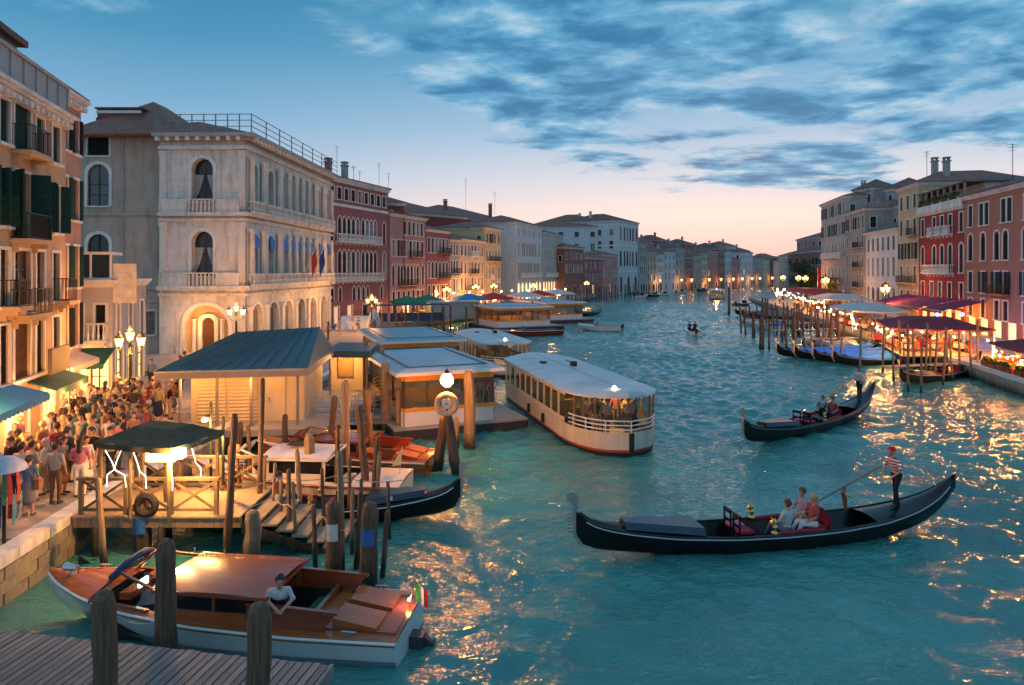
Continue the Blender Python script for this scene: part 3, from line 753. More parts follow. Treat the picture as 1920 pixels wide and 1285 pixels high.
# courses of facing blocks under the coping, where the near wall shows
for c in range(3):
    for i in range(14):
        y = 9.0 + i * .86 + (c % 2) * .4
        x = np.interp(y, [p[1] for p in LEDGE], [p[0] for p in LEDGE]); x2 = np.interp(y + .84, [p[1] for p in LEDGE], [p[0] for p in LEDGE])
        me = cached(('qb', (i + c) % 3), lambda: MB().box(0, .835, -.05 - .02 * ((i + c) % 3), .1, -.28, .0).mesh('facing_block', False))
        obj('facing_block', me, mat('quay_wall_stone', (.3, .26, .19), .85, var=.3, vs=1.5, bump=.6, bs=7, stain=(.06, .07, .04), stf=.7, sts=1.2), gq, (x + .0, y, .88 - c * .3), math.atan2(.84, x2 - x))
REDGE = [(26, 14), (31.0, 40), (31.5, 42), (33, 48.4), (36, 62), (45, 103), (55, 150), (61, 176)]
gr = obj('quay', MB().extr([(p[0], p[1]) for p in REDGE] + [(160, 200), (160, 14)], -1.5, 1.05).mesh('quay', False), PAVE, kind='structure'); gr['label'] = 'stone quay of the restaurants'
coping(gr, REDGE[1:5], 1.05, 64, inward=-1)
# ground behind the far houses
fb = obj('ground', MB().extr([(40, 232), (46, 243), (72, 275), (100, 312), (130, 348), (230, 395), (600, 800), (-300, 800), (-300, 232)], -1.5, .7).mesh('ground', False), PAVE, kind='structure')
fc = obj('ground', MB().extr([(64, 180), (80, 215), (106, 262), (148, 318), (220, 352), (600, 420), (600, 180)], -1.5, .8).mesh('ground', False), PAVE, kind='structure')

# ------------------------------------------------------------------ near house on the quay
OCHRE = plaster('ochre_plaster', (.44, .31, .195), (.26, .18, .13)); PINKB = plaster('brown_pink_plaster', (.36, .22, .18))
def ly(Y, A=(-16.1, 17.0)): return math.hypot((Y - 17.0) * .27, Y - 17.0)
bl = ly
cols = [bl(28.9), bl(27.3), bl(24.3), bl(22.6), bl(21.0)]
dbl = bl(25.72)
GLP = mat('curtain_pane', (.2, .2, .2), .3, var=.4, vs=3)
h1, W1 = building('canal_house', 'tall ochre house with green shutters and balconies above the crowd', (-16.1, 17.0), (-19.61, 30.0), 14.6, 9,
    OCHRE, [row(12.35, 1.55, .8, xs=cols, pane=GREEN, ft=.1), row(12.25, 1.75, 1.4, xs=[dbl], pane=GREEN, ft=.1, bal=[(dbl, 1.9, 'iron')]),
            row(9.4, 2.0, .78, xs=cols, sh=GREEN, ft=.08, pane=GLASS, swing=1.5), row(9.0, 2.5, 1.3, xs=[dbl], sh=GREEN, pane=GLASS, ft=.1, swing=1.5, bal=[(dbl, 2.0, 'iron')]),
            row(6.55, 2.0, .75, xs=cols, pane=CURT, ft=.12, bal=[(cols[0], .95, 'iron'), (cols[2], .95, 'iron')]), row(6.2, 2.35, 1.4, xs=[dbl], ft=.12, pane=CURT, bal=[(dbl, 2.1, 'iron')]),
            row(3.75, 2.1, .75, xs=cols, ft=.1, pane=DARKSH), row(3.75, 2.1, 1.4, xs=[dbl], ft=.1, pane=BROWNSH),
            row(1.12, 2.0, 1.9, xs=[bl(22), bl(25.3), bl(28.4)], pane=SHOPG, fr=WHITE, sill=False)], roof=None, dent=.5, cat='house')
mb = MB(); 
for i in range(12): mb.box(i * W1 / 12 + .05, (i + 1) * W1 / 12 - .05, -.18, -.12, 14.75, 15.75)
scr = obj('terrace_wall', MB().box(0, W1, -.1, .02, 14.62, 14.8).box(0, W1, -.14, .04, 15.75, 15.9).mesh('terrace_wall', False), STONE_D, h1)
for i in range(12): obj('panel', cached('tpan', lambda: MB().box(.06, W1 / 12 - .06, -.07, -.03, 14.81, 15.74).mesh('panel', False)), mat('grey_panel', (.3, .32, .33), .6), scr, (i * W1 / 12, 0, 0))
for i in range(13): obj('post', cached('tpost', lambda: MB().box(-.05, .05, -.12, -.01, 14.81, 15.74).mesh('post', False)), STONE_D, scr, (min(i * W1 / 12 + .002, W1 - .05), 0, 0))
db = obj('roof_cabin', MB().box(9.3, 11.2, 1.0, 3.4, 14.6, 16.9).mesh('roof_cabin', False), mat('teal_sheet', (.06, .16, .2), .6), h1)
obj('cabin_roof', MB().box(9.0, 11.5, .7, 3.6, 16.9, 17.15).mesh('cabin_roof', False), TILE_D, db)
# shop awnings and lamps on the front
BLUEC = mat('blue_canvas', (.01, .2, .44), .7, var=.15); GREENC = mat('green_canvas', (.015, .09, .055), .75, var=.2); OCHC = mat('ochre_board', (.4, .24, .08), .7)
def awning(parent, x0, x1, y, z, d, drop, m, valance=.28, name='awning'):
    mb = MB(); n = max(3, int((x1 - x0) / .3))
    mb.add([(x0, y, z), (x1, y, z), (x1, y - d, z - drop), (x0, y - d, z - drop)], [(0, 1, 2, 3)])
    mb.add([(x0, y, z - .05), (x1, y, z - .05), (x1, y - d, z - drop - .05), (x0, y - d, z - drop - .05)], [(3, 2, 1, 0)])
    for sx in (x0, x1): mb.add([(sx, y, z), (sx, y - d, z - drop), (sx, y - d, z - drop - .05), (sx, y, z - .05)], [(0, 1, 2, 3)])
    for i in range(n):
        a, b = x0 + (x1 - x0) * i / n, x0 + (x1 - x0) * (i + 1) / n
        mb.add([(a, y - d - .003, z - drop), (b, y - d - .003, z - drop), (b, y - d - .01, z - drop - valance * .8), ((a + b) / 2, y - d - .02, z - drop - valance), (a, y - d - .01, z - drop - valance * .8)], [(0, 1, 2, 3, 4)])
    return obj(name, mb.mesh(name, False), m, parent)
awning(h1, bl(20.4), bl(24.6), -.01, 3.75, 1.3, .4, BLUEC)
wln = obj('added_lantern', MB().lathe([(.1, 0), (.18, .35), (.05, .55)], 6).tube([(0, 0, .5), (0, .3, .6)], .03, 6), BULB, h1, (bl(20.2), -.35, 4.8))  # lantern added out of view to brighten the quay, none known on this wall
lamp(h1, (bl(20.2), -.9, 4.6), 120, (1, .55, .18), .2, 'added_fill_light')  # fill light of the added lantern, thrown over the quay paving
awning(h1, bl(26.1), bl(29.6), -.01, 3.55, 1.0, .35, GREENC, .3)
sg = obj('shop_sign', MB().box(bl(26.4), bl(28.2), -.75, -.6, 3.75, 4.75).mesh('shop_sign', False), mat('brown_board', (.1, .07, .04), .6), h1)
for i, yy in enumerate((21.6, 24.2, 26.8, 28.8)): lamp(h1, (bl(yy), -1.1, 2.9), (70, 60, 22, 22)[i], (1, .6, .26), .3, 'shop_light')

h2, W2 = building('canal_house', 'taller brown-pink house behind the ochre one with heavy dentil cornice', (-19.95, 27.2), (-21.85, 34.6), 16.4, 8, PINKB,
    [row(13.6, 1.7, .6, xs=[4.2, 5.6, 7.0], sh=DARKSH), row(10.3, 2.0, .6, xs=[4.2, 5.6, 7.0], sh=GREEN), row(7.0, 2.0, .6, xs=[4.2, 5.6, 7.0], sh=GREEN),
     row(4.1, 2.1, .6, xs=[4.2, 5.6, 7.0], sh=DARKSH), row(1.12, 2.1, 1.9, xs=[4.8, 6.6], pane=SHOPG, fr=WHITE, sill=False)], dent=.34, rise=1.2, over=.3, cat='house')
awning(h2, 3.9, 7.4, -.01, 3.75, .9, .35, mat('grey_canvas', (.35, .32, .29), .8))
for q in (4.6, 6.6): lamp(h2, (q, -.8, 2.9), 40, (1, .62, .26), .3, 'shop_light')
obj('street_plate', MB().box(5.0, 5.3, -.03, -.001, 4.9, 5.15).mesh('street_plate', False), WHITE, h2)
h3, W3 = building('canal_house', 'small white-grey house with stone balconies and shop awning in the alley mouth', (-24.6, 37.6), (-22.3, 38.1), 7.3, 6, plaster('grey_white_plaster', (.42, .38, .36)),
    [row(4.0, 1.9, .5, xs=[.6, 1.75], pane=DARKSH, bal=[(1.2, 2.0, 'stone')]), row(1.12, 2.2, .8, xs=[.65, 1.65], pane=SHOPG, fr=WHITE, sill=False)],
    side2=[row(4.0, 1.9, .6, n=3, m=.6), row(1.12, 2.2, 1.2, n=3, m=.5, pane=SHOPG, fr=WHITE, sill=False)], roof=None, cat='house')
alt = obj('roof_loggia', MB().box(.2, 2.3, .0, 1.8, 7.3, 7.42).box(.2, .3, .0, .1, 7.42, 8.7).box(1.2, 1.3, .0, .1, 7.42, 8.7).box(2.2, 2.3, .0, .1, 7.42, 8.7).box(.2, 2.3, 0, 1.8, 8.7, 8.85).mesh('roof_loggia', False), WHITE, h3)
obj('pane', MB().box(.3, 2.2, .06, .08, 7.42, 8.7).mesh('pane', False), GLASS_B, alt)
awning(h3, -.4, 2.6, -.3, 3.55, 1.7, .7, GREENC)
obj('hanging_banner', MB().box(2.4, 3.6, -.08, -.04, 6.0, 8.2).mesh('hanging_banner', False), mat('pale_banner', (.6, .55, .48), .8, var=.3, vs=2), h3)
lamp(h3, (1.2, -1.2, 2.7), 45, (1, .64, .28), .3, 'shop_light')

# ------------------------------------------------------------------ white palazzo with arcades
BEIGE = plaster('beige_grey_plaster', (.40, .32, .255), (.2, .17, .15), .6)
MARB = ashlar(mat('pale_marble', (.68, .645, .58), .65, var=.14, vs=.9, bump=.3, bs=6, stain=(.22, .2, .18), stf=.75, sts=.6, streak=True))
A, B = (-21.4, 55.0), (-20.86, 78.6); Wp, ap = frontage(A, B)
pz = thing('palazzo', 'white marble palazzo with two loggia storeys over an arcade and a roof railing', 'palazzo', (A[0], A[1], 0), ap)
cxs = [1.7, 5.2, 8.2, 10.15, 12.1, 14.05, 16.0, 19.0, 22.2]
blue = mat('blue_sun_blind', (.02, .17, .5), .6)
TOPZ = 18.5
wl = [row(13.0, 3.6, 1.25, xs=cxs, k='a', sill=False, ft=.2, sash=WHITE), row(7.2, 3.7, 1.25, xs=cxs, k='a', sill=False, ft=.2, blind=blue, sash=WHITE),
      row(1.12, 3.9, 2.5, xs=[2.2, 5.9, 9.6, 13.3, 17.0, 20.7], k='a', pane=mat('arcade_back', (.2, .16, .12), .8), sill=False, sash=False, ft=.22)]
facade(pz, (0, 0, 0), Wp, 1.1, TOPZ, wl, MARB, 'wall', .6)
facade(pz, (-.18, 7.0, -math.pi / 2), 7.0, 1.1, TOPZ, [row(13.4, 3.45, 1.75, xs=[3.5], k='a', ft=.25, sash=SASH, pane=GLASS), row(7.4, 3.6, 1.75, xs=[3.5], k='a', ft=.25, sash=SASH, pane=GLASS),
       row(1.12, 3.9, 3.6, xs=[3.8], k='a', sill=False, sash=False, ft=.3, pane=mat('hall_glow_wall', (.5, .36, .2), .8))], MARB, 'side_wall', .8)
obj('inner_door', MB().prism([(x + 3.8, z) for x, z in contour('a', 1.0, 2.9)], .55, .62).mesh('inner_door', False), BROWNSH, pz, (-.18, 7.0, 1.12), -math.pi / 2)
obj('inner_arch', frame_mesh('a', 1.0, 2.9, .3, .3, .2), MARB, pz, (.45, 3.2, 1.12), -math.pi / 2)
for dx_ in (-1.15, 1.15): obj('inner_column', MB().lathe([(.22, 0), (.17, .2), (.15, 2.6), (.24, 2.8)], 10), MARB, pz, (.2, 3.2 + dx_, 1.12))
DRAPE = mat('pale_drape', (.3, .33, .32), .9, var=.3, vs=8)
for z, h_ in ((13.4, 3.45), (7.4, 3.6)):
    for sg in (-1, 1): obj('curtain', MB().loft([[(3.5 + sg * (.85 - (.1 + .72 * max(0, (q - .15)) ** .7) * u_), .56 + .03 * math.sin(9 * u_), z + .05 + h_ * .62 * q) for u_ in np.linspace(0, 1, 9)] for q in np.linspace(0, 1, 7)]), DRAPE, pz, (-.18, 7.0, 0), -math.pi / 2)
# engaged columns on the front, each a piece
colm = cached('pcol', lambda: MB().box(-.24, .24, -.34, -.01, 0, .25).lathe([(.23, .25), (.24, .5), (.2, 3.55), (.28, 3.75)], 10, (0, -.24, 0)).box(-.24, .24, -.36, -.008, 3.75, 3.95).mesh('column'))
cx2 = [.6] + [(a + b) / 2 for a, b in zip(cxs, cxs[1:])] + [Wp - .5]
cx2 = sorted(cx2 + [3.0, 7.1, 17.1, 20.1])
for z in (12.75, 6.95):
    for x in cx2:
        c = obj('column', colm, MARB, pz, (x, 0, z)); c.scale = (1, 1, 1.08)
for x in (.35, 4.05, 7.75, 11.45, 15.15, 18.85, 22.55): obj('pilaster', cached('ppil', lambda: MB().box(-.3, .3, -.2, -.003, 1.1, 4.6).box(-.38, .38, -.28, -.002, 4.6, 4.9).mesh('pilaster', False)), MARB, pz, (x + .2, 0, 0))
for px_ in (.35, 1.55, 5.9, 6.75):
    for z, hh in ((12.75, 4.7), (6.9, 4.8)):
        obj('pilaster', cached(('spil', hh), lambda: MB().box(-.28, .28, -.14, -.003, 0, hh - .4).box(-.34, .34, -.2, -.002, hh - .4, hh).mesh('pilaster', False)), MARB, pz, (-.18, 7.0 - px_, z), -math.pi / 2) if px_ in (.35, 6.75) else None
for z, e, hh in ((12.2, .45, .3), (6.25, .5, .35), (11.75, .2, .25), (5.75, .25, .25), (17.55, .25, .3)):
    obj('string_course', MB().box(-e - .18, Wp + .1, -e, -.004, z, z + hh).box(-.18 - e, -.184, .0, 7.0, z, z + hh).mesh('string_course', False), MARB, pz)
for z in (12.5, 6.6):
    b = obj('balcony', MB().box(-.1, Wp, -.62, -.4, z, z + .12).mesh('balcony', False), MARB, pz)
    obj('balustrade', balustrade(Wp - .2, .5, .85, 'stone'), MARB, b, (Wp / 2, -.1, z + .12))
    b2 = obj('parapet', MB().box(-.5, -.3, .4, 2.3, z, z + .95).box(-.5, -.3, 4.6, 6.9, z, z + .95).box(-.52, -.28, .4, 6.9, z + .95, z + 1.06).mesh('parapet', False), MARB, pz)
    for i in range(7): obj('baluster', cached('pbal', lambda: MB().lathe([(.07, 0), (.12, .28), (.06, .55), (.09, .95)], 8).mesh('baluster')), MARB, b2, (-.4, 2.5 + i * .33, z))
cn = obj('cornice', MB().box(-1.0, Wp + .5, -.95, 7.2, TOPZ, TOPZ + .28).box(-.6, Wp + .3, -.55, 7.1, TOPZ - .25, TOPZ - .002).mesh('cornice', False), STONE_D, pz)
md = cached('modil', lambda: MB().prism([(-.14, 0), (.14, 0), (.14, -.3), (-.14, -.3)], -.9, -.56).mesh('modillion', False))
for i in range(28): obj('modillion', md, STONE, cn, (.1 + i * .86, 0, TOPZ - .002))
for i in range(9): obj('modillion', md, STONE, cn, (0, .3 + i * .82, TOPZ - .002), -math.pi / 2)
rf = obj('roof', hip_roof(-.6, Wp, -.4, 15, TOPZ + .3, 2.6, .2).mesh('roof', False), TILE, pz)
# railing round the roof edge
def rails(parent, pts, z, h, n, m=IRON, nr=3, name='roof_railing'):
    mb = MB()
    for p, q in zip(pts, pts[1:]):
        for k in range(nr): mb.bar((*p, z + h * (k + 1) / nr), (*q, z + h * (k + 1) / nr), .05)
    o = obj(name, mb.mesh(name, False), m, parent); pm = cached(('rp', h), lambda: MB().box(-.035, .035, -.035, .035, 0, h + .04).mesh('post', False))
    for p, q in zip(pts, pts[1:]):
        for i in range(n): obj('post', pm, m, o, (p[0] + (q[0] - p[0]) * i / n, p[1] + (q[1] - p[1]) * i / n, z))
    return o
RAILM = mat('weathered_rail', (.2, .22, .22), .6)
rails(pz, [(-.8, 6.9), (-.85, -.75), (Wp + .2, -.75)], TOPZ + .28, 1.45, 8, RAILM)
for i, (fx, colr, nm) in enumerate(((13.0, (.45, .05, .02), 'red'), (15.6, (.02, .09, .3), 'blue'))):
    ob = obj('flag_pole', MB().tube([(fx, -.5, 7.6), (fx, -1.7, 10.4)], .04, 6), WHITE, pz)
    obj('flag', MB().loft([[(fx + .1 * math.sin(k * 1.4 + j), -1.66 + .1 * j + .05 * math.sin(k), 10.3 - .24 * j - k * .3) for j in range(6)] for k in range(8)]), mat(nm + '_flag', colr, .8), ob)
# plainer rear range of the palazzo
Wb = 7.4
pb = thing('palazzo_wing', 'plain beige grey palazzo wing with arched windows beside the alley', 'building', (-35.6, 55.7, 0), 0)
facade(pb, (0, 0, 0), 7.05, 1.1, 19.0, [row(17.2, 1.75, 1.75, xs=[1.85], pane=DARKSH, sash=False), row(13.1, 3.4, 1.75, xs=[1.85], k='a', pane=CURT, sash=BROWNSH, ft=.25), row(7.3, 3.5, 1.75, xs=[1.85], k='a', pane=GLASS, ft=.25, sash=DARKSH),
        row(2.6, 1.9, 1.8, xs=[5.6], pane=mat('old_fresco', (.2, .16, .1), .8, var=.5, vs=2), sash=False)], BEIGE, 'wall')
obj('side_wall', MB().box(7.052, 7.25, .0, 9, 1.1, 18.3).mesh('side_wall', False), BEIGE, pb)
for z in (6.3, 5.2, 12.3): obj('string_course', MB().box(-.1, 7.1, -.14, -.003, z, z + .22).mesh('string_course', False), BEIGE, pb)
obj('rain_pipe', MB().tube([(3.9, -.08, 1.1), (3.9, -.08, 18.6)], .07, 8), STONE_D, pb)
obj('roof', hip_roof(-1, 8.5, .2, 12, 19.02, 3.8, .35).mesh('roof', False), TILE, pb)
rt = obj('roof_room', MB().box(.3, 4.0, 2.4, 7.5, 19.1, 21.7).mesh('roof_room', False), mat('red_board', (.28, .06, .045), .8), pb)
for i in range(4): obj('slat', MB().box(.25, 4.05, 2.3, 2.395, 19.4 + i * .6, 19.62 + i * .6).mesh('slat', False), WHITE if i % 2 else mat('dark_red_board', (.16, .04, .03), .8), rt)
obj('roof_room_roof', hip_roof(.3, 4.0, 2.4, 7.5, 21.7, .45, .15).mesh('r', False), TILE_D, rt)
# a warm lamp in the arcade hall and wall lantern at the corner come with the street lamps below

# small stone bridge over the side canal
fbn = 14
br = thing('footbridge', 'small white stone arched bridge between white palazzo and red palazzo', 'bridge', (-18.3, 81.3, 0), R(90))
prof = [(-3.6, 1.0), (-2.4, 1.75), (-1, 2.3), (0, 2.45), (1, 2.3), (2.4, 1.75), (3.6, 1.0)]
obj('arch', MB().prism(prof + [(2.2, .2)] + [(2.0 * math.cos(math.pi * i / 10), .2 + 1.75 * math.sin(math.pi * i / 10)) for i in range(1, 10)] + [(-2.2, .2)], -1.9, 1.9).mesh('arch', False), STONE, br, rz=R(90) * 0)
obj('parapet', MB().prism([(x, z + .75) for x, z in prof] + [(x, z) for x, z in prof[::-1]], -1.95, -1.7).mesh('parapet', False), STONE, br)

# ------------------------------------------------------------------ red gothic palazzo
REDP = plaster('red_plaster', (.29, .105, .1), (.24, .14, .13)); PINK = plaster('salmon_plaster', (.42, .2, .17), (.32, .2, .17)); DRED = plaster('dark_red_plaster', (.27, .06, .05), (.15, .06, .05))
gx = [2.9, 4.0, 5.1, 6.2, 7.3, 8.7, 9.8, 10.9, 12.0]
building('palazzo', 'red gothic palazzo with pointed windows and long white balconies', (-22.8, 84.0), (-18.0, 99.0), 19.6, 12, REDP,
    [row(16.9, 1.5, .95, n=9, m=.7, fr=STONE, sh=None), row(11.6, 3.2, .8, xs=[1.1] + gx + [14.6], k='g', sill=False, bal=[(7.4, 11.2, 'stone')]), row(6.6, 3.9, .85, xs=[1.1] + gx + [14.6], k='g', sill=False, bal=[(7.4, 12.4, 'stone')]),
     row(3.9, 1.9, .7, xs=[1.2, 3, 6.4, 7.6, 8.8, 10, 13.8], k='g', sill=False), row(1.12, 2.1, 1.2, xs=[2.2, 5.4, 9.2, 13.2], lit=.5, sill=False, sash=False)],
    dent=.42, bands=((16.0, .35),), side=[row(16.9, 1.5, .9, n=4), row(11.6, 2.4, .9, n=4, k='a'), row(6.8, 2.6, .9, n=4, k='a')], chim=((5, 3, 1.6), (9, 3, 1.7)), ant=((13, 4, 2.2),), cat='palazzo')

def pt(px, c0, sl): # point on a frontage line X = c0 + sl * Y seen at column px
    Y = c0 / ((px - 960) / F - sl); return (PX(px, Y), Y)
L1 = (-52.65, .35)
CREAM = plaster('cream_plaster', (.55, .45, .3)); GREYP = plaster('grey_plaster', (.33, .32, .31)); WHP = plaster('white_plaster', (.55, .55, .55), (.3, .3, .3), .4); TAN = plaster('tan_plaster', (.42, .33, .25)); PALEB = plaster('pale_blue_stone', (.47, .5, .52), (.28, .3, .32), .4)
BRICK = plaster('old_brick', (.26, .12, .085), (.14, .08, .06)); ROSE = plaster('rose_plaster', (.46, .22, .2))
YELL = plaster('yellow_plaster', (.56, .42, .22))
building('canal_house', 'pink house with dark gothic windows next to the red palazzo', pt(731, *L1), pt(798, *L1), 16.2, 11, PINK,
    [row(13.3, 2.0, .8, n=5, xs=[4.6, 6.0, 7.4, 8.8, 10.2]), row(10.0, 2.4, .85, xs=[1, 2.6, 3.6, 4.6, 6.4, 7.6, 8.8, 10.4], bal=[(7.6, 3.6, 'iron')]), row(5.6, 3.2, .8, xs=[1, 2.6, 3.6, 4.6, 5.6, 6.8, 7.8, 8.8, 10.6], k='g', sill=False, bal=[(5.2, 5.6, 'iron')]),
     row(2.9, 1.8, .8, n=7, m=.7), row(1.12, 1.6, 1.2, n=4, lit=.5, sill=False, sash=False)], side=[row(13, 2.1, 1.4, xs=[5.5]), row(9.5, 2, .9, n=3)], rise=1.7, chim=((3, 4, 1.2),), cat='house', group=None)
hh, ww = building('roof_house', 'dark red attic house rising behind the pink house with one square window', (-21.5, 101.2), (-16.3, 103.4), 18.0, 6, DRED, [row(14.6, 2.2, 1.8, xs=[2.9], sash=False)], z0=8, rise=1.3, cat='house')
building('canal_house', 'narrow red house with white framed windows and iron balconies', pt(799, *L1), pt(842, *L1), 14.6, 11, REDP,
    [row(10.8, 2.4, .85, n=6, m=.5, sh=None, pane=CURT, bal=[(6.4, 4.2, 'iron')]), row(6.6, 2.7, .85, n=6, m=.5, k='a', pane=CURT, bal=[(6.4, 4.2, 'iron')]), row(3.2, 2.2, .9, n=5, m=.6), row(1.12, 1.8, 1.5, n=3, lit=.8, sill=False, sash=False)], rise=1.3, cat='house')
building('canal_house', 'slim grey house with lit ground floor between red and cream houses', pt(843, *L1), pt(860, *L1), 13.3, 10, GREYP, [row(10.6, 1.8, .7, n=3, m=.4), row(7.4, 2.2, .7, n=3, m=.4, bal=[(2.1, 3.2, 'iron')]), row(3.6, 2.8, .8, n=3, m=.4, lit=.6), row(1.12, 1.9, 1.2, n=2, lit=.9, sill=False, sash=False)], rise=1.2, cat='house')
building('canal_house', 'wide cream and rose house with carved window band', pt(861, *L1), pt(908, *L1), 13.6, 11, plaster('rose_cream', (.5, .38, .31)), [row(10.6, 1.9, .8, n=7, m=.8, bal=[(6.4, 3.6, 'stone')]), row(7.3, 2.2, .75, n=7, m=.8, k='a', bal=[(6.4, 3.6, 'iron')]), row(4.2, 2.3, .75, n=7, m=.8, bal=[(5, 4, 'iron')]), row(1.12, 2.0, 1.4, n=4, lit=.7, sill=False, sash=False)], rise=1.5, cat='house')
building('canal_house', 'tall yellow-cream house with dark attic shutters', pt(909, *L1), pt(939, *L1), 16.4, 11, YELL, [row(13.4, 1.9, .9, n=4, m=.8, sh=DARKSH, ajar=.5), row(9.8, 2.3, .8, n=5, m=.7, k='a', bal=[(4.6, 6.5, 'iron')]), row(6.2, 2.4, .8, n=5, m=.7, k='a', bal=[(3, 2.4, 'stone')]), row(3.4, 1.9, .8, n=5, m=.7), row(1.12, 1.8, 1.4, n=3, lit=.8, sill=False, sash=False)], rise=1.4, side=[row(13, 1.8, .9, n=3), row(9, 2, .9, n=3)], cat='house')
ARCL = glow('arcade_glow', (1, .5, .16), 1.3)
building('palazzo', 'pale blue-white palazzo with rows of slim arches and lit arcade', pt(969, *L1), pt(1016, *L1), 18.8, 12, PALEB,
    [row(15.9, 1.5, .7, xs=[1.4, 4.6, 5.8, 9.2, 12.4, 13.6, 17.2], sill=False), row(11.2, 3.2, .8, xs=[1.4] + [4.2 + 1.25 * i for i in range(9)] + [17.2], k='a', sill=False), row(6.4, 3.4, .8, xs=[1.2 + 1.2 * i for i in range(15)], k='a', sill=False, bal=[(9.4, 17, 'stone')]), row(1.12, 4.0, 1.7, n=7, m=.6, k='a', pane=ARCL, sill=False, sash=False)],
    side=[row(15.4, 1.6, 1.3, xs=[6.2]), row(10.2, 3.4, 1.6, xs=[6.2], k='a'), row(5.2, 3.4, 1.9, xs=[6.2], k='a'), row(1.4, 2.2, 1.6, xs=[6.2], k='a')], rise=2.0, cat='palazzo')
building('palazzo', 'grey stone palazzo with long arch rows and glowing arcade, banners hung out', pt(1017, *L1), pt(1055, *L1), 17.6, 12, plaster('grey_stone_facade', (.4, .39, .36)),
    [row(14.6, 1.4, .8, n=9, m=1), row(10.8, 2.8, .75, n=13, m=1, k='a', sill=False), row(6.4, 2.8, .8, n=12, m=1, k='a', sill=False, bal=[(10, 18, 'stone')]), row(1.12, 4.0, 1.6, n=8, m=.6, k='a', pane=ARCL, sill=False, sash=False)], rise=1.8, cat='palazzo')
building('house_block', 'large hipped tile roof block with skylights behind the canal front', (-34, 122), (-10, 150), 19.5, 30, DRED, [row(15, 1.8, 1.2, n=9)], z0=8, rise=5.0, ant=((6, 4, 9), (12, 5, 5), (16, 4, 7), (20, 6, 5.5), (3, 3, 5)), chim=((10, 5, 2),))
building('house_block', 'brown tiled house block rising behind the pale palazzo', (-14, 158), (2, 186), 20.5, 26, BRICK, [row(16, 1.8, 1.2, n=9)], z0=8, rise=4.2, chim=((6, 6, 2), (22, 3, 2.2)), ant=((12, 4, 8), (26, 4, 6)))
# big pale palazzo on the bend and the low houses before it
L2 = (-100.2, .6)
gA, gB = pt(1160, *L2), pt(1197, *L2)
building('palazzo', 'monumental pale blue palazzo with tall columned storeys on the canal bend', gA, gB, 24.6, 22, PALEB,
    [row(18.0, 4.6, 1.7, xs=[1.8, 5.2, 7.8, 10.4, 13.0, 16.4], k='a', sill=False, ft=.35), row(9.4, 5.2, 1.8, xs=[1.8, 5.2, 7.8, 10.4, 13.0, 16.4], k='a', sill=False, ft=.35), row(.6, 5.4, 2.2, xs=[2.2, 8.9, 15.6], k='a', sill=False)],
    side=[row(19.6, 2.0, 1.3, n=5, m=2), row(15.2, 2.6, 1.3, n=5, m=2), row(10, 2.4, 1.3, n=5, m=2)], z0=-.4, bands=((16.0, .5), (7.2, .5), (23.0, .4)), rise=3.0, roof=TILE_D, dent=.7, cat='palazzo', chim=((4, 12, 1.6), (8, 18, 1.5)))
building('house_block', 'broad tile roofed pale block with square windows beside the monumental palazzo', (4.5, 234), (34.0, 229), 22.8, 26, PALEB, [row(19.2, 1.8, 1.5, n=6, m=.8), row(14.6, 2.4, 1.5, n=6, m=.8)], rise=5.0, roof=TILE)
L3 = (-100.2 + 4, .6)
lows = [(1058, 1094, 14.2, BRICK, 'dark brick house with covered wooden balcony at the side canal'), (1095, 1128, 11.6, REDP, 'small red house with white window surrounds on the canal bend'), (1129, 1158, 12.6, ROSE, 'small salmon house with roof garden beside monumental palazzo')]
for i, (a, b, t, m_, lb) in enumerate(lows):
    building('canal_house', lb, pt(a, *L3), pt(b, *L3), t, 9, m_, [row(t - 3.2, 1.7, .9, n=4, m=.9, k='a' if i == 0 else 'r'), row(t - 6.8, 2.0, .9, n=5, m=.9, k='a'), row(1.2, 2.4, 1.2, n=3, m=.9, lit=.4)], z0=-.4, rise=1.4, cat='house', side=[row(t - 4, 1.7, .9, n=3)])

# ------------------------------------------------------------------ far bank
L4 = (-148.0, .8)
px_ = 1198; k = 0
farcol = [('grey', GREYP), ('tan', TAN), ('white', WHP), ('pale grey', PALEB), ('rose', ROSE), ('brown', BRICK), ('cream', CREAM), ('red', REDP)]
shapes = ['low', 'tall', 'broad', 'narrow']
seq = [(15, 0, 17.5), (18, 1, 14.5), (14, 2, 14.0), (22, 3, 15.0), (17, 0, 16.5), (16, 7, 13.0), (15, 1, 13.8), (12, 6, 15.0), (20, 4, 16.0), (12, 5, 17.5), (13, 3, 16.5), (16, 4, 13.0), (24, 2, 16.5), (18, 0, 14.0), (14, 6, 13.5)]
feat = ['with arched waterfront door', 'with a tiled hip roof', 'with tall slim windows', 'with lit lamps before it', 'with a chimney', 'facing the far reach', 'with two window rows', 'next to a taller block', 'with dark shutters', 'with white window frames', 'with upper loggia', 'beside the landing stage', 'with square attic', 'with plain walls', 'at the vanishing bend']
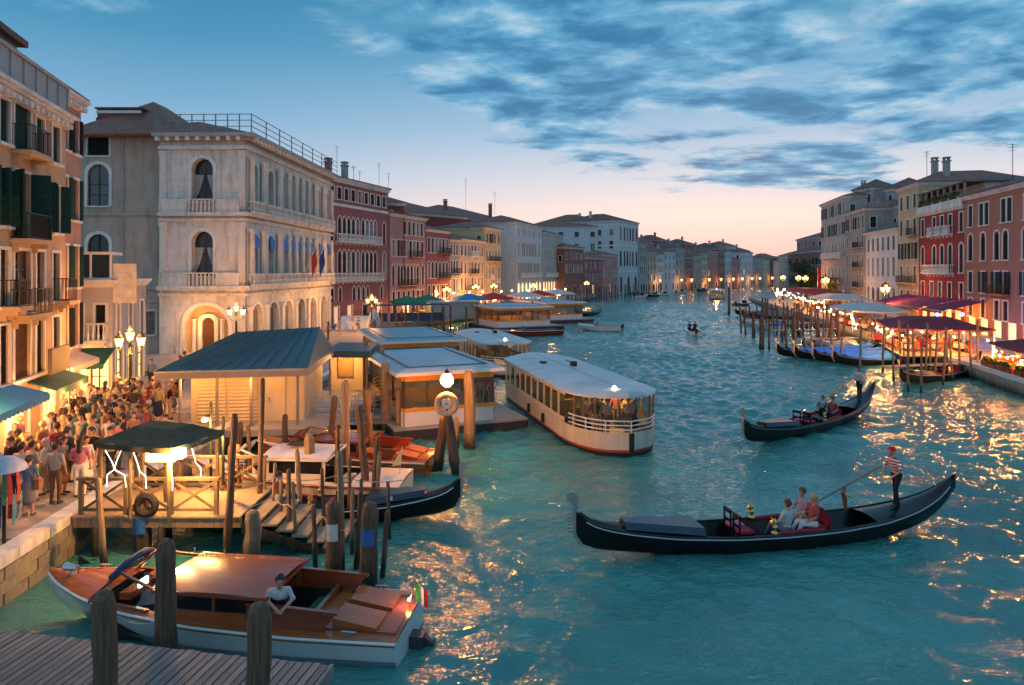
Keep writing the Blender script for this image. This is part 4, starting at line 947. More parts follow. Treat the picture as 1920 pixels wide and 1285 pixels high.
for (wpx, ci, t) in seq:
    a, b = pt(px_, *L4), pt(px_ + wpx - .6, *L4); nm, m_ = farcol[ci]; Wd, _ = frontage(a, b); n = max(3, int(Wd / 3.0)); arch = rnd.choice('ra')
    building('canal_house', f'distant {nm} canal house {feat[k]}', a, b, t, 12, m_, [row(t - 3.0, 1.7, .9, n=n, m=.9), row(t - 6.6, 2.3, .9, n=n, m=.9, k=arch), row(t - 10.4, 2.4, .9, n=n, m=.9, k=arch, lit=.12), row(.7, 2.2, 1.2, n=max(2, n - 2), m=1.2, lit=.15)], z0=-.4,
             rise=1.7, roof=rnd.choice((TILE, TILE_D)), far=True, group='houses along the far bank', cat='house', chim=((3, 4, 1.3),) if k % 2 else ((6, 5, 1.6),),
             side=[row(t - 3, 1.6, 1, n=2), row(t - 7, 1.6, 1, n=2)])
    px_ += wpx; k += 1
for i, (pa, pb_, Y, t, ci) in enumerate(((1404, 1432, 352, 14.5, 5), (1430, 1462, 372, 13.5, 3), (1460, 1492, 350, 14.8, 0))):
    nm, m_ = farcol[ci]
    building('canal_house', f'distant {nm} house closing the canal view, number {"one two three".split()[i]} towards the square tower' if 0 else f'distant {nm} house that closes the view at the end of the canal', (PX(pa, Y), Y), (PX(pb_, Y - 6), Y - 6), t, 14, m_, [row(t - 3, 1.6, .9, n=4), row(t - 6.4, 2, .9, n=4), row(t - 10, 2, .9, n=4, lit=.3)], z0=-.4, rise=2.2, far=True, cat='house')

# roofs of the houses standing behind the far row, and the bank beyond the restaurants
for i in range(9):
    pxa = 1205 + i * 25; a, b = pt(pxa, *L4), pt(pxa + 19, *L4); k_ = 1.07; nm, m_ = farcol[(i * 3 + 1) % 8]; t_ = 17.5 + (i * 37 % 5) * .7
    building('canal_house', f'{nm} house whose roof shows behind the far row, {"first second third fourth fifth sixth seventh eighth ninth".split()[i]} from the monumental palazzo', (a[0] * k_ - 5, a[1] * k_), (b[0] * k_ - 5, b[1] * k_), t_, 12, m_, [row(t_ - 3, 1.6, .9, n=4)], z0=.6, rise=2.4, roof=TILE if i % 2 else TILE_D, far=True, cat='house', chim=((4, 3, 1.6),), group='houses behind the far row')
for i, (pa, Ya, pb_, Yb, t_, ci) in enumerate(((1450, 330, 1462, 305, 12.5, 2), (1461, 303, 1472, 280, 14.5, 6), (1471, 278, 1480, 258, 12.0, 0), (1479, 256, 1490, 236, 14.0, 1))):
    nm, m_ = farcol[ci]; building('canal_house', f'{nm} house on the bank beyond the restaurants and trees', (PX(pa, Ya), Ya), (PX(pb_, Yb), Yb), t_, 14, m_, [row(t_ - 3, 1.7, .9, n=5), row(t_ - 6.4, 2.1, .9, n=5), row(t_ - 10, 2.1, .9, n=5, lit=.25)], z0=-.4, rise=2.0, far=True, cat='house', side2=[row(t_ - 3, 1.6, .9, n=3), row(t_ - 6.4, 1.8, .9, n=3)])

# ------------------------------------------------------------------ right bank
def rp(px): return pt(px, 33.7, .22)
ORG = plaster('orange_plaster', (.33, .145, .09), (.36, .24, .2)); RRED = plaster('crimson_plaster', (.27, .038, .04), (.2, .07, .07)); CRM2 = plaster('straw_plaster', (.5, .39, .23), (.3, .24, .16))
A, B = rp(1808), (45.9, 55.6)
Wo = frontage(A, B)[0]
ox = [1.6, 4.6, 7.6, 9.4, 13.2, 16.4, 19.4]
building('canal_house', 'orange plaster house with arched green-shuttered windows above the red awnings', A, B, 16.0, 14, ORG,
    [row(12.6, 2.3, .95, xs=[1.6, 4.2, 5.4, 9.0, 10.2, 13.4, 16.4, 19.4], sh=None, pane=GREEN), row(12.4, 2.6, 1.5, xs=[], sh=DARKSH), row(8.9, 2.9, 1.05, xs=ox, k='a', pane=DARKSH, ft=.16), row(5.5, 2.2, 1.0, xs=ox, sh=GREEN, ajar=.3, bal=[(8.5, 3.6, 'iron'), (16.4, 2, 'iron')]), row(2.9, 1.9, .95, xs=ox, pane=GLASS_B, ft=.16), row(1.06, 1.7, 1.9, n=7, m=.8, pane=LIT, fr=None, sill=False, sash=False)],
    z0=1.05, rise=2.6, roof=TILE_D, chim=((8, 3, 2.2), (13, 4, 2.6)), ant=((12, 3, 4.5), (18, 3, 3), (4, 3, 3.6), (7, 5, 3)), side=[], cat='house')
A, B = rp(1723), rp(1807)
redh, Wr = building('canal_house', 'crimson red house with white arched windows, white balconies and a roof terrace', A, B, 15.2, 14, RRED,
    [row(12.2, 2.2, .95, xs=[1.4, 5.2, 7.6, 10.0, 13.0], pane=GREEN, ft=.16, bal=[(5.2, 1.6, 'stone'), (7.6, 1.6, 'stone'), (10.0, 1.6, 'stone')]), row(7.6, 3.3, 1.0, xs=[1.4, 5.2, 7.6, 10.0, 13.0], k='a', pane=GREEN, ft=.18, bal=[(7.0, 8.2, 'stone')]), row(3.7, 2.7, .95, xs=[1.4, 4.4, 7.0, 9.8, 13.0], pane=GLASS, ft=.16), row(1.06, 2.2, 1.9, n=5, m=.8, pane=LIT, fr=None, sill=False, sash=False)],
    z0=1.05, roof=None, side2=[row(12, 2, 1, n=3)], cat='house')
ter = obj('roof_terrace', MB().box(-.1, Wr + .1, -.3, -.15, 15.2, 16.2).box(0, Wr, 2.2, 8, 15.2, 17.8).mesh('roof_terrace', False), STONE, redh)
obj('terrace_roof', hip_roof(-.2, Wr + .2, .2, 9, 17.8, 1.2, .3).mesh('r', False), TILE_D, ter)
for i in range(8): obj('post', MB().box(.3 + i * 1.9, .5 + i * 1.9, .0, .2, 15.2, 17.8).mesh('post', False), STONE_D, ter)
PLANT = mat('leaf_green', (.07, .1, .02), .7, var=.4, vs=8)
def leafmass(n, sx, sy, sz, sz_leaf=.16, seed=1):
    rg = random.Random(seed); mb = MB()
    for _ in range(n):
        a = rg.uniform(0, 6.28); q = math.sqrt(rg.random()); c = Vector((q * sx * math.cos(a), q * sy * math.sin(a), rg.uniform(-1, 1) * sz))
        d1 = Vector((rg.uniform(-1, 1), rg.uniform(-1, 1), rg.uniform(-.6, .6))).normalized() * sz_leaf; d2 = d1.cross(Vector((rg.uniform(-1, 1), rg.uniform(-1, 1), rg.uniform(-1, 1)))).normalized() * sz_leaf * .5
        mb.add([c - d1, c + d2, c + d1, c - d2], [(0, 1, 2, 3)])
    return mb
for i in range(5): obj('flower_box', cached(('fbx', i % 2), lambda: leafmass(160, 1.1, .25, .35, .13, i).box(-1.1, 1.1, -.2, .2, -.5, -.2).mesh('flower_box', False)), PLANT, ter, (1.5 + i * 2.5, -.1, 16.5))
A, B = rp(1684), rp(1722)
building('canal_house', 'tall straw-coloured house with small green awnings between white and crimson houses', A, B, 19.4, 13, CRM2,
    [row(16.2, 1.9, .95, n=3, m=.9, pane=GREEN), row(12.6, 2.2, .95, n=3, m=.9, sh=None, pane=GREEN, bal=[(6.2, 2.4, 'iron')]), row(9.4, 2.2, .95, n=3, m=.9, sh=GREEN), row(6.2, 2.2, .95, n=3, m=.9, bal=[(4.2, 6.6, 'iron')]), row(2.9, 2.2, 1.0, n=3, m=.9, bal=[(4.2, 7, 'iron')])], z0=1.05, rise=1.8, side2=[row(16.2, 1.9, .9, n=4)], chim=((2, 4, 2.6), (6, 4, 2)), ant=((5, 2, 3.5),), cat='house')
A, B = rp(1623), rp(1683)
building('canal_house', 'white three-storey house with dark rectangular windows and arched ground floor', A, B, 14.0, 13, WHP,
    [row(10.9, 2.0, .95, n=6, m=1.2, pane=DARKSH), row(7.0, 2.8, .95, n=6, m=1.2, pane=GLASS), row(1.6, 3.7, 1.3, n=6, m=1.0, k='a', sill=False)], z0=1.05, bands=((5.9, .3),), rise=2.4, roof=SLATE, cat='house')
building('roof_house', 'grey attic storey with small dormers above the white house', (62.5, 113.6), (66.5, 99.5), 18.4, 10, GREYP, [row(14.6, 1.8, 1.0, n=4)], z0=12, rise=2.4, roof=TILE_D, cat='house')
A, B = rp(1586), rp(1622)
building('canal_house', 'grey brown house with projecting iron balconies and ivy at its foot', A, B, 18.2, 13, plaster('taupe_plaster', (.34, .3, .26)), [row(15.0, 2.1, .9, n=5, m=.8, sh=DARKSH, ajar=.3), row(11.8, 2.0, .9, n=4, m=.9, bal=[(8.5, 4, 'iron')]), row(8.4, 2.2, .9, n=4, m=.9, bal=[(8.5, 4, 'iron')]), row(5.0, 2.2, .9, n=4, m=.9, bal=[(8.5, 4, 'iron')]), row(1.2, 2.4, 1.4, n=4, m=.9, lit=.6, sill=False)], z0=1.05, rise=1.8, side2=[row(15, 1.8, .9, n=3)], chim=((5, 4, 1.4),), ant=((3, 3, 3),), cat='house')
A, B = rp(1540), rp(1585)
building('canal_house', 'tall pale grey house with many shuttered windows and stone balcony bands', A, B, 21.6, 13, plaster('dove_plaster', (.4, .38, .35)), [row(18.4, 2.2, .9, n=7, m=.8, sh=DARKSH, ajar=.3), row(14.6, 2.3, .9, n=7, m=.8, sh=DARKSH, ajar=.3), row(10.4, 3.0, .9, n=7, m=.8, k='a', bal=[(10, 16, 'stone')]), row(5.6, 2.8, .9, n=7, m=.8, k='a', bal=[(10, 16, 'iron')]), row(1.3, 3.0, 1.3, n=6, m=.8, k='a', lit=.5, sill=False)], z0=1.05, rise=2.0, side2=[row(18, 2, .9, n=4)], chim=((16, 4, 1.5),), cat='house')
for i, (xx, yy) in enumerate(((65.2, 125), (66.6, 117))):
    building('roof_dormer', ['grey gabled dormer rising over the taupe house', 'grey gabled dormer rising over the pale grey house'][i], (xx - 1, yy + 3), (xx, yy - 2), 22.8 - .8 * i, 5, GREYP, [row(20.2 - .8 * i, 1.6, .9, n=2, m=.8)], z0=14, rise=1.8, roof=TILE_D, cat='dormer')
building('canal_house', 'brown low house with green shutters and dark roof past the restaurants', (PX(1478, 228), 228), (PX(1528, 196), 196), 13.6, 16, BRICK, [row(9.6, 2.1, 1.5, n=4, m=2, sh=GREEN), row(4.0, 2.4, 1.5, n=3, m=3)], z0=-.4, rise=2.4, roof=TILE_D, side2=[row(9.6, 2, 1.4, n=3, sh=GREEN)], cat='house')
building('canal_house', 'higher brown house with pale attic window behind the brown low house', (PX(1494, 236), 236), (PX(1530, 216), 216), 18.4, 12, ROSE, [row(15.6, 1.7, 1.6, n=3, m=1.5)], z0=-.4, rise=2.2, side2=[row(15.6, 1.6, 1.2, n=3)], cat='house')

# ------------------------------------------------------------------ street lamps
def lantern(mb_iron, mb_glass, c, s=1.0):
    x, y, z = c
    mb_glass.lathe([(.11 * s, 0), (.19 * s, .36 * s)], 6, c)
    mb_iron.lathe([(.215 * s, .365 * s), (.19 * s, .42 * s), (.07 * s, .54 * s), (.05 * s, .62 * s), (.012 * s, .7 * s)], 6, c); mb_iron.lathe([(.03 * s, -.14 * s), (.13 * s, -.004 * s)], 6, c)
def street_lamp(pos, label, z=1.1, h=3.6, e=170, heads=3, s=1.0, rz=0.4, group='street lamps along the quays', col=(1, .55, .19)):
    t = thing('street_lamp', label, 'street lamp', (*pos, z), rz, group)
    def fn():
        p = MB(); p.lathe([(.24, 0), (.24, .25), (.13, .4), (.1, .9), (.075, 1.0), (.06, h - .25), (.09, h - .2), (.05, h)], 10)
        if heads == 3:
            for sg_ in (-1, 1): p.tube([(0, 0, h - .45), (sg_ * .25, 0, h - .55), (sg_ * .45, 0, h - .4), (sg_ * .45, 0, h - .25)], .025, 6)
        return p.mesh('post')
    obj('post', cached(('lp', h, heads), fn), mat('dark_green_iron', (.015, .03, .028), .5, metal=.3), t)
    hs = [(0, 0, h + .15)] + ([(-.45, 0, h - .12), (.45, 0, h - .12)] if heads == 3 else [])
    for hpos in hs:
        ln = obj('lantern', cached(('lnt', s), lambda: (lambda a, b: (lantern(a, b, (0, 0, 0), s), a)[1])(MB(), MB()).mesh('lantern', False)), IRON, t, hpos)
        obj('lamp_glass', cached(('lng', s), lambda: MB().lathe([(.11 * s, 0), (.19 * s, .36 * s)], 6).mesh('lamp_glass', False)), BULB, ln)
    lamp(t, (0, 0, h + .55 + .25), e * .5, col, .2); lamp(t, (0, -.0, h - .55), e * .5, col, .2)
    return t
street_lamp((-17.9, 32), 'three-headed street lamp standing among the crowd on the quay', e=300, h=3.3)
street_lamp((-20.2, 50), 'street lamp by the corner of the white palazzo arch', e=230, h=3.6)
street_lamp((-15.0, 73), 'three-headed street lamp before the red gothic palazzo', e=380, h=3.4)
lampspots = [(838, 590, 'by the green umbrellas'), (892, 578, 'before the slim grey house'), (926, 574, 'before the wide cream house'), (1000, 572, 'beside the red sunshade'), (1100, 562, 'before the pale palazzo arcade')]
for px, py, w_ in lampspots: street_lamp(G(px, py, 1.1), 'three-headed street lamp ' + w_, e=150, h=3.6, s=1.25)
for i, (px, Y) in enumerate(((1105, 205), (1238, 250), (1278, 264))): street_lamp((PX(px, Y), Y), ['single lamp on post before the dark brick house', 'single lamp on post at the far grey house landing', 'single lamp on post at the far tan house landing'][i], z=.3, h=3.4, e=190, heads=1, s=1.9)
for i, (px, py) in enumerate(((1297, 546), (1330, 541), (1352, 539), (1375, 537), (1392, 536), (1410, 535), (1425, 534), (1448, 534))):
    x, y = pt(px, *L4); street_lamp((x * .985, y * .985), 'distant quay lamp glowing at the foot of the far houses', z=-.2, h=3.6, e=110, heads=1, s=2.8, group='distant quay lamps', col=(1, .45, .12))
# hall lamp in the side arch of the palazzo, wall lanterns under the arcade
lamp(pz, (-1.2, 3.6, 3.6), 45, (1, .6, .25), .2, 'arch_light')
for x in (2.2, 9.6, 17.0): lamp(pz, (x, -1.6, 4.0), 28, (1, .62, .28), .2, 'arcade_light')

# ------------------------------------------------------------------ ticket hall with the blue roof
tk = thing('ticket_hall', 'ticket hall with broad blue-grey hipped roof and closed roller doors', 'building', (0, 0, 0))
BLUER = mat('blue_grey_sheet', (.04, .095, .115), .5, var=.15, vs=.8); FASC = mat('grey_brown_fascia', (.24, .2, .18), .6); LOUV = mat('cream_cladding', (.55, .45, .3), .6)
FL, FR, BR_, BL_ = (-14.8, 28.2), (-8.75, 29.2), (-9.5, 36.4), (-14.2, 37.0); R1, R2 = (-12.75, 31.8), (-9.75, 34.6)
mb = MB(); ze, zr = 3.62, 4.95
mb.add([(*FL, ze), (*FR, ze), (*BR_, ze), (*BL_, ze), (*R1, zr), (*R2, zr)], [(0, 1, 5, 4), (1, 2, 5), (2, 3, 4, 5), (3, 0, 4)])
obj('roof', mb.mesh('roof', False), BLUER, tk)
obj('fascia', MB().extr([FL, FR, BR_, BL_], 3.3, 3.615).mesh('fascia', False), FASC, tk)
for i in range(11):
    q = i / 10; a_ = Vector((*FL, ze)).lerp(Vector((*FR, ze)), q); b_ = Vector((*R1, zr)).lerp(Vector((*R2, zr)), q)
    obj('roof_seam', MB().bar(a_ + Vector((0, 0, .012)), b_ + Vector((0, 0, .012)), .035, .035).mesh('roof_seam', False), BLUER, tk)
obj('gutter', MB().bar((*FL, 3.6), (*FR, 3.6), .12, .07).mesh('gutter', False), mat('zinc', (.3, .31, .31), .5, metal=.5), tk)
obj('wall', MB().extr([(-14.1, 30.0), (-9.3, 30.6), (-10.0, 36.0), (-13.9, 36.0)], 1.0, 3.3).mesh('wall', False), LOUV, tk)
def on(t): return (-14.1 + 4.8 * t, 30.0 + .6 * t)
for t0, t1 in ((.06, .30), (.33, .58)):     # roller doors of horizontal slats, each slat a piece
    dr = obj('roller_door', MB().bar((*on(t0), 1.08), (*on(t1), 1.08), .1, .06).mesh('roller_door', False), STEEL, tk)
    a = on(t0); b = on(t1); Ls, an = frontage(a, b)
    sm = cached(('slat', round(Ls, 2)), lambda: MB().add([(0, -.03, 0), (Ls, -.03, 0), (Ls, -.075, .07), (0, -.075, .07), (0, -.03, .145), (Ls, -.03, .145)], [(0, 1, 2, 3), (3, 2, 5, 4)]).mesh('slat', False))
    for i in range(13): obj('slat', sm, LOUV, dr, (a[0], a[1], 1.12 + i * .155), an)
a, b = on(.66), on(.83); Ls, an = frontage(a, b)
dd = obj('door', MB().box(0, Ls, -.06, -.01, 0, 2.05).mesh('door', False), mat('cream_door', (.5, .42, .3), .5), tk, (*a, 1.08), an)
obj('handle', MB().box(.08, .13, -.12, -.062, .95, 1.1).mesh('handle', False), STEEL, dd); obj('notice', MB().box(.35, .62, -.07, -.062, 1.45, 1.65).mesh('notice', False), mat('yellow_notice', (.7, .45, .1), .6), dd)
for t in (0, .31, .6, 1.0): obj('post', MB().tube([(on(t)[0], on(t)[1] - 1.0, 1.0), (on(t)[0], on(t)[1] - 1.0, 3.3)], .07, 8), FASC, tk)
obj('platform', MB().extr([(-15.0, 28.0), (-8.0, 29.0), (-7.0, 38), (-14.5, 38)], .85, 1.02 + .1).mesh('platform', False), PAVE, tk)
for x in (-14, -11.5, -9): obj('pile', MB().tube([(x, 28.6, -1), (x, 28.6, .85)], .16, 8), POLE, tk)
lamp(tk, (-13.6, 28.9, 3.05), 16, (1, .6, .24), .15, 'soffit_light'); lamp(tk, (-11.2, 28.9, 3.05), 18, (1, .6, .24), .15, 'soffit_light')
# open waiting bay to its side
wb = thing('waiting_shelter', 'flat-roofed waiting shelter joined to the ticket hall with lit rear wall', 'shelter', (0, 0, 0))
obj('roof', MB().extr([(-10.0, 36.6), (-7.6, 36.4), (-8.0, 41.0), (-10.4, 41.0)], 3.15, 3.5).mesh('roof', False), BLUER, wb)
obj('rear_wall', MB().extr([(-10.2, 38.2), (-8.4, 38.4), (-8.4, 38.6), (-10.2, 38.4)], 1.1, 3.25).mesh('rear_wall', False), LOUV, wb)
obj('info_board', MB().extr([(-9.7, 38.1), (-8.9, 38.2), (-8.9, 38.23), (-9.7, 38.13)], 1.9, 2.9).mesh('info_board', False), mat('brown_board2', (.3, .18, .08), .6), wb)
for p in ((-9.8, 36.8), (-7.8, 36.7), (-8.1, 40.6)): obj('post', MB().tube([(*p, 1.1), (*p, 3.25)], .06, 8), FASC, wb)
obj('floor', MB().extr([(-10.6, 36.1), (-7.2, 36.2), (-7.6, 41.2), (-10.8, 41.2)], .9, 1.1).mesh('floor', False), DECK, wb)
lamp(wb, (-9.0, 37.2, 2.95), 30, (1, .62, .24), .12, 'soffit_light')

# gangways with tube railings down to the pontoons
def gangway(label, A, B, za, zb, w=1.6):
    Ln, an = frontage(A, B); t = thing('gangway', label, 'gangway', (*A, 0), an)
    for i in range(int(Ln / .3)):
        z = za + (zb - za) * i * .3 / Ln; obj('plank', cached(('gp', w), lambda: MB().box(0, .28, -w / 2, w / 2, -.06, 0).mesh('plank', False)), DECK, t, (i * .3, 0, z))
    obj('girder', MB().bar((0, -w / 2, za - .16), (Ln, -w / 2, zb - .16), .1, .18).bar((0, w / 2, za - .16), (Ln, w / 2, zb - .16), .1, .18).mesh('girder', False), STEEL, t)
    for sgn in (-1, 1):
        mb = MB()
        for q in (.25, .45, .65, .85, 1.05): mb.tube([(0, sgn * w / 2, za + q), (Ln, sgn * w / 2, zb + q)], .02, 6)
        for i in range(6): mb.tube([(Ln * i / 5, sgn * w / 2, za + (zb - za) * i / 5 - .1), (Ln * i / 5, sgn * w / 2, za + (zb - za) * i / 5 + 1.07)], .025, 6)
        obj('railing', mb, STEEL, t)
    return t
gangway('steel railed gangway from ticket hall to the lamp-lit pontoon', (-9.2, 31.2), (-5.6, 34.0), 1.1, .6)
gangway('steel railed gangway running along the waiting shelter', (-6.6, 36.0), (-6.4, 44.0), 1.05, .65, 1.4)
gangway('steel railed gangway to the farther pontoon', (-11.9, 47), (-8.6, 49.5), 1.1, .6)

# ------------------------------------------------------------------ floating landing stages
ORB = mat('orange_band', (.72, .27, .015), .5, var=.06); SHEET = mat('pale_blue_sheet', (.35, .46, .52), .4, var=.18, vs=.7); NAVYB = mat('dark_pontoon', (.03, .03, .035), .6)
LINE = mat('white_board', (.62, .6, .6), .55, var=.08)
def pontoon(label, c, rz, w, l, roofm, lit=16):
    t = thing('landing_stage', label, 'landing stage', (*c, 0), rz, 'floating landing stages')
    obj('float', MB().box(-.5, w + 1.7, -.4, l + .6, -.4, .42).mesh('float', False), NAVYB, t)
    obj('deck', MB().box(-.5, w + 1.7, -.4, l + .6, .424, .52).mesh('deck', False), mat('pontoon_deck', (.3, .29, .28), .7), t)
    zr = 3.05
    obj('roof', MB().add([(-.35, -.3, zr), (w + .45, -.3, zr), (w + .45, l + .3, zr), (-.35, l + .3, zr), (0.1, 0, zr + .16), (w, 0, zr + .16), (w, l - .2, zr + .16), (.1, l - .2, zr + .16)], [(0, 1, 5, 4), (1, 2, 6, 5), (2, 3, 7, 6), (3, 0, 4, 7), (4, 5, 6, 7), (3, 2, 1, 0)]).mesh('roof', False), roofm, t)
    obj('roof_rim', MB().box(.25, .4, .3, l - .5, zr + .162, zr + .2).box(w - .35, w - .2, .3, l - .5, zr + .162, zr + .2).box(.401, w - .351, .3, .42, zr + .162, zr + .2).box(.401, w - .351, l - .62, l - .5, zr + .162, zr + .2).mesh('roof_rim', False), BLUER, t)
    obj('roof_edge', MB().box(-.38, w + .48, -.35, -.3, zr - .14, zr + .02).box(-.4, -.352, -.5, l + .3, zr - .14, zr + .02).box(w + .452, w + .5, -.5, l + .3, zr - .14, zr + .02).mesh('roof_edge', False), WHITE, t)
    for wl_ in ('front', 'back', 'flank'):
        b = MB(); o = MB(); g = MB(); d = .1
        if wl_ == 'flank': A_, B_ = (.04, d, .14, l - d), None
        y = 0 if wl_ == 'front' else l
        def bx(m_, z0, z1, e=0):
            if wl_ == 'flank': m_.box(0 - e, .08 + e, .2, l - .2, z0, z1)
            else: m_.box(.09, w, y - .04 - e, y + .04 + e, z0, z1)
        bx(b, .52, 1.18); bx(o, 1.182, 1.36, .012); bx(o, 2.62, 2.9, .012); bx(g, 1.362, 2.618, -.015)
        wpart = obj('wall_panel', b.mesh('w', False), LINE, t); obj('orange_stripe', o.mesh('o', False), ORB, wpart); 
        obj('window_pane', g.mesh('g', False), cached('pglass', lambda: clear_glass()), wpart)
        n = 4
        for i in range(n + 1):
            q = i / n
            obj('mullion', (MB().box(-.01, .09, .2 + (l - .4) * q - .03, .2 + (l - .4) * q + .03, 1.365, 2.615) if wl_ == 'flank' else MB().box(.09 + (w - .09) * q - .03, .09 + (w - .09) * q + .03, y - .06, y + .06, 1.365, 2.615)).mesh('m', False), mat('dark_bronze', (.08, .05, .035), .4), wpart)
    obj('bench', MB().box(.5, w - .6, l * .5, l * .5 + .4, .85, .92).box(.6, .7, l * .5 + .05, l * .5 + .35, .52, .85).box(w - .9, w - .8, l * .5 + .05, l * .5 + .35, .52, .85).box(.5, w - .6, l * .5 + .38, l * .5 + .42, .93, 1.5).mesh('bench', False), mat('ochre_bench', (.5, .3, .08), .6), t)
    for p in ((w - .05, .3), (w - .05, l - .3), (w - .05, l * .5)): obj('post', MB().box(p[0], p[0] + .1, p[1], p[1] + .1, .52, 3.05).mesh('post', False), FASC, t)
    obj('soffit_lamp', MB().box(w / 2 - .5, w / 2 + .5, l * .3, l * .3 + .1, 2.96, 3.03).mesh('soffit_lamp', False), glow('soffit_tube', (1, .7, .35), 4), t)
    lamp(t, (w / 2, l * .35, 2.8), lit, (1, .62, .24), .2, 'ceiling_light'); lamp(t, (w / 2, l * .8, 2.8), lit * .6, (1, .62, .24), .2, 'ceiling_light')
    return t
def clear_glass():
    m = bpy.data.materials.new('clear_glass'); m.use_nodes = True; t = m.node_tree; b = t.nodes['Principled BSDF']
    b.inputs['Base Color'].default_value = (.1, .09, .07, 1); b.inputs['Roughness'].default_value = .05; b.inputs['Alpha'].default_value = .4
    return m
CG = cached('pglass', clear_glass)
pontoon('orange-banded landing stage with pale roof beside the lamp and lifebuoy', (-5.1, 31.8), R(22), 4.5, 8.6, SHEET)
pontoon('second orange-banded landing stage with teal roof behind the first', (-8.6, 45.6), R(20), 5.2, 10, mat('teal_sheet2', (.16, .36, .42), .4, var=.15))
pontoon('third landing stage with dark glass walls before the pale palazzo', (-1.8, 88), R(24), 7.5, 9, SHEET, 50)
pontoon('fourth landing stage with white gable past the third one', (5.2, 101), R(24), 6, 12, SHEET, 50)

# ------------------------------------------------------------------ lamp and lifebuoy on the piles
ll = thing('harbour_lamp', 'glowing orange globe lamp on an iron stem above the lifebuoy', 'lamp', (*G(838, 890), 0))
obj('stem', MB().tube([(0, 0, 1.9), (0, 0, 3.35)], .035, 8).lathe([(.07, 3.3), (.1, 3.38)], 8), IRON, ll)
obj('globe', MB().lathe([(.1, 3.38), (.22, 3.5), (.24, 3.62), (.19, 3.76), (.1, 3.86)], 14), glow('orange_globe', (1, .34, .05), 420), ll)
obj('cap', MB().lathe([(.13, 3.87), (.09, 3.95), (.03, 4.02), (.01, 4.1)], 10), IRON, ll)

lb = thing('lifebuoy', 'white and pale orange lifebuoy ring hung under the globe lamp', 'lifebuoy', (*G(838, 890), 0))
obj('ring', MB().torus((0, -.16, 2.72), .36, .11, 28, 10), mat('buoy_orange', (.62, .36, .22), .5), lb); obj('backboard', MB().torus((0, -.07, 2.72), .12, .1, 20, 6).mesh('b'), LINE, lb)
for q in range(4): obj('band', MB().torus((.36 * math.cos(q * 1.571 + .78), -.16, 2.72 + .36 * math.sin(q * 1.571 + .78)), .118, .012, 12, 5, 'z'), mat('buoy_red', (.6, .12, .04), .6), lb)

# ------------------------------------------------------------------ mooring piles
def pile(px, pt_, pb_, w, label, group=None, m=None, lean=0.0, name='mooring_pole', zb=0.0, Y=None):
    if Y is None: x, Y = G(px, pb_, zb)
    else: x = PX(px, Y)
    h = ZY(pt_, Y); r = w / 2 * Y / F
    rg = random.Random(int(px * 7 + pt_)); n = 9; mb = MB(); pts = []; rd = []
    for i in range(n):
        q = i / (n - 1); z = -1.2 + (h + 1.2) * q
        pts.append((lean * (z / h) * r * 4 + rg.uniform(-.12, .12) * r, rg.uniform(-.12, .12) * r, z)); rd.append(r * (1.08 - .14 * q) * rg.uniform(.93, 1.05))
    top = pts[-1]
    if w > 13: pts += [(top[0], top[1], h + .0 + r * .9), (top[0], top[1], h + r * 1.25)]; rd += [r * .72, r * .3]
    else: pts += [(top[0], top[1], h + r * .6)]; rd += [r * .45]
    if w < 8: mb.tube(pts, rd, 8)
    else:
        m_ = 18; ph = [rg.uniform(0, 6.28) for _ in range(4)]; fine = []
        P_ = np.array(pts); q0 = np.linspace(0, len(pts) - 1, 30 if w > 20 else 16); ci = np.arange(len(pts))
        cx_, cy_, cz_, rr_ = (np.interp(q0, ci, P_[:, 0]), np.interp(q0, ci, P_[:, 1]), np.interp(q0, ci, P_[:, 2]), np.interp(q0, ci, rd))
        for a_, b_, c_, d_ in zip(cx_, cy_, cz_, rr_):
            fine.append([(a_ + d_ * f_ * math.cos(t_), b_ + d_ * f_ * math.sin(t_), c_ + (.10 * d_ * math.sin(3 * t_ + ph[0]) if c_ > h - .1 else 0)) for t_ in [6.28318 * k_ / m_ for k_ in range(m_)] for f_ in [1 + .05 * math.sin(5 * t_ + ph[0] + c_ * .5) + .045 * math.sin(9 * t_ + ph[1] - c_ * .7) + .03 * math.sin(2 * t_ + ph[2] + c_ * 2.3) + rg.uniform(-.025, .025)]])
        mb.loft(fine, closed=True, caps=True)
    o = obj(name, mb.mesh(name, True, 50), m or (POLE if rg.random() < .65 else POLE_L), None, (x, Y, 0))
    tag(o, label, 'mooring pole', group)
    return o, (x, Y, h, r)
SLIM = 'slim poles around the gondola landing'
slimL = 'slim weathered wooden pole standing in the water by the landing steps'
for px, a, b, w in ((425, 780, 1052, 13), (432, 838, 1010, 9), (484, 712, 995, 9), (543, 882, 1022, 9), (564, 845, 975, 9), (591, 950, 1066, 9), (641, 850, 1072, 12), (668, 925, 1066, 10), (717, 960, 1082, 10), (195, 900, 1068, 12), (316, 862, 1012, 13), (660, 918, 1040, 8), (697, 820, 962, 9), (705, 850, 962, 9), (452, 860, 985, 7), (508, 870, 1000, 7), (526, 900, 1012, 7), (556, 905, 1035, 7), (608, 880, 1010, 7), (630, 800, 950, 8), (655, 860, 985, 7), (680, 900, 1030, 7), (730, 905, 1010, 7), (470, 800, 930, 8)):
    pile(px, a, b, w, slimL, SLIM, lean=rnd.uniform(-.6, .6))
MID = 'poles among the taxi boats'
for px, a, b, w in ((448, 795, 880, 11), (535, 780, 872, 11), (614, 745, 868, 12), (645, 724, 905, 17), (698, 738, 880, 14), (688, 770, 945, 15)):
    pile(px, a, b, w, 'dark weathered pole rising among the moored taxi boats', MID, lean=rnd.uniform(-.6, .6))
pile(581, 825, 942, 19, 'thick pale peeled pole beside the white taxi boat', m=POLE_L)
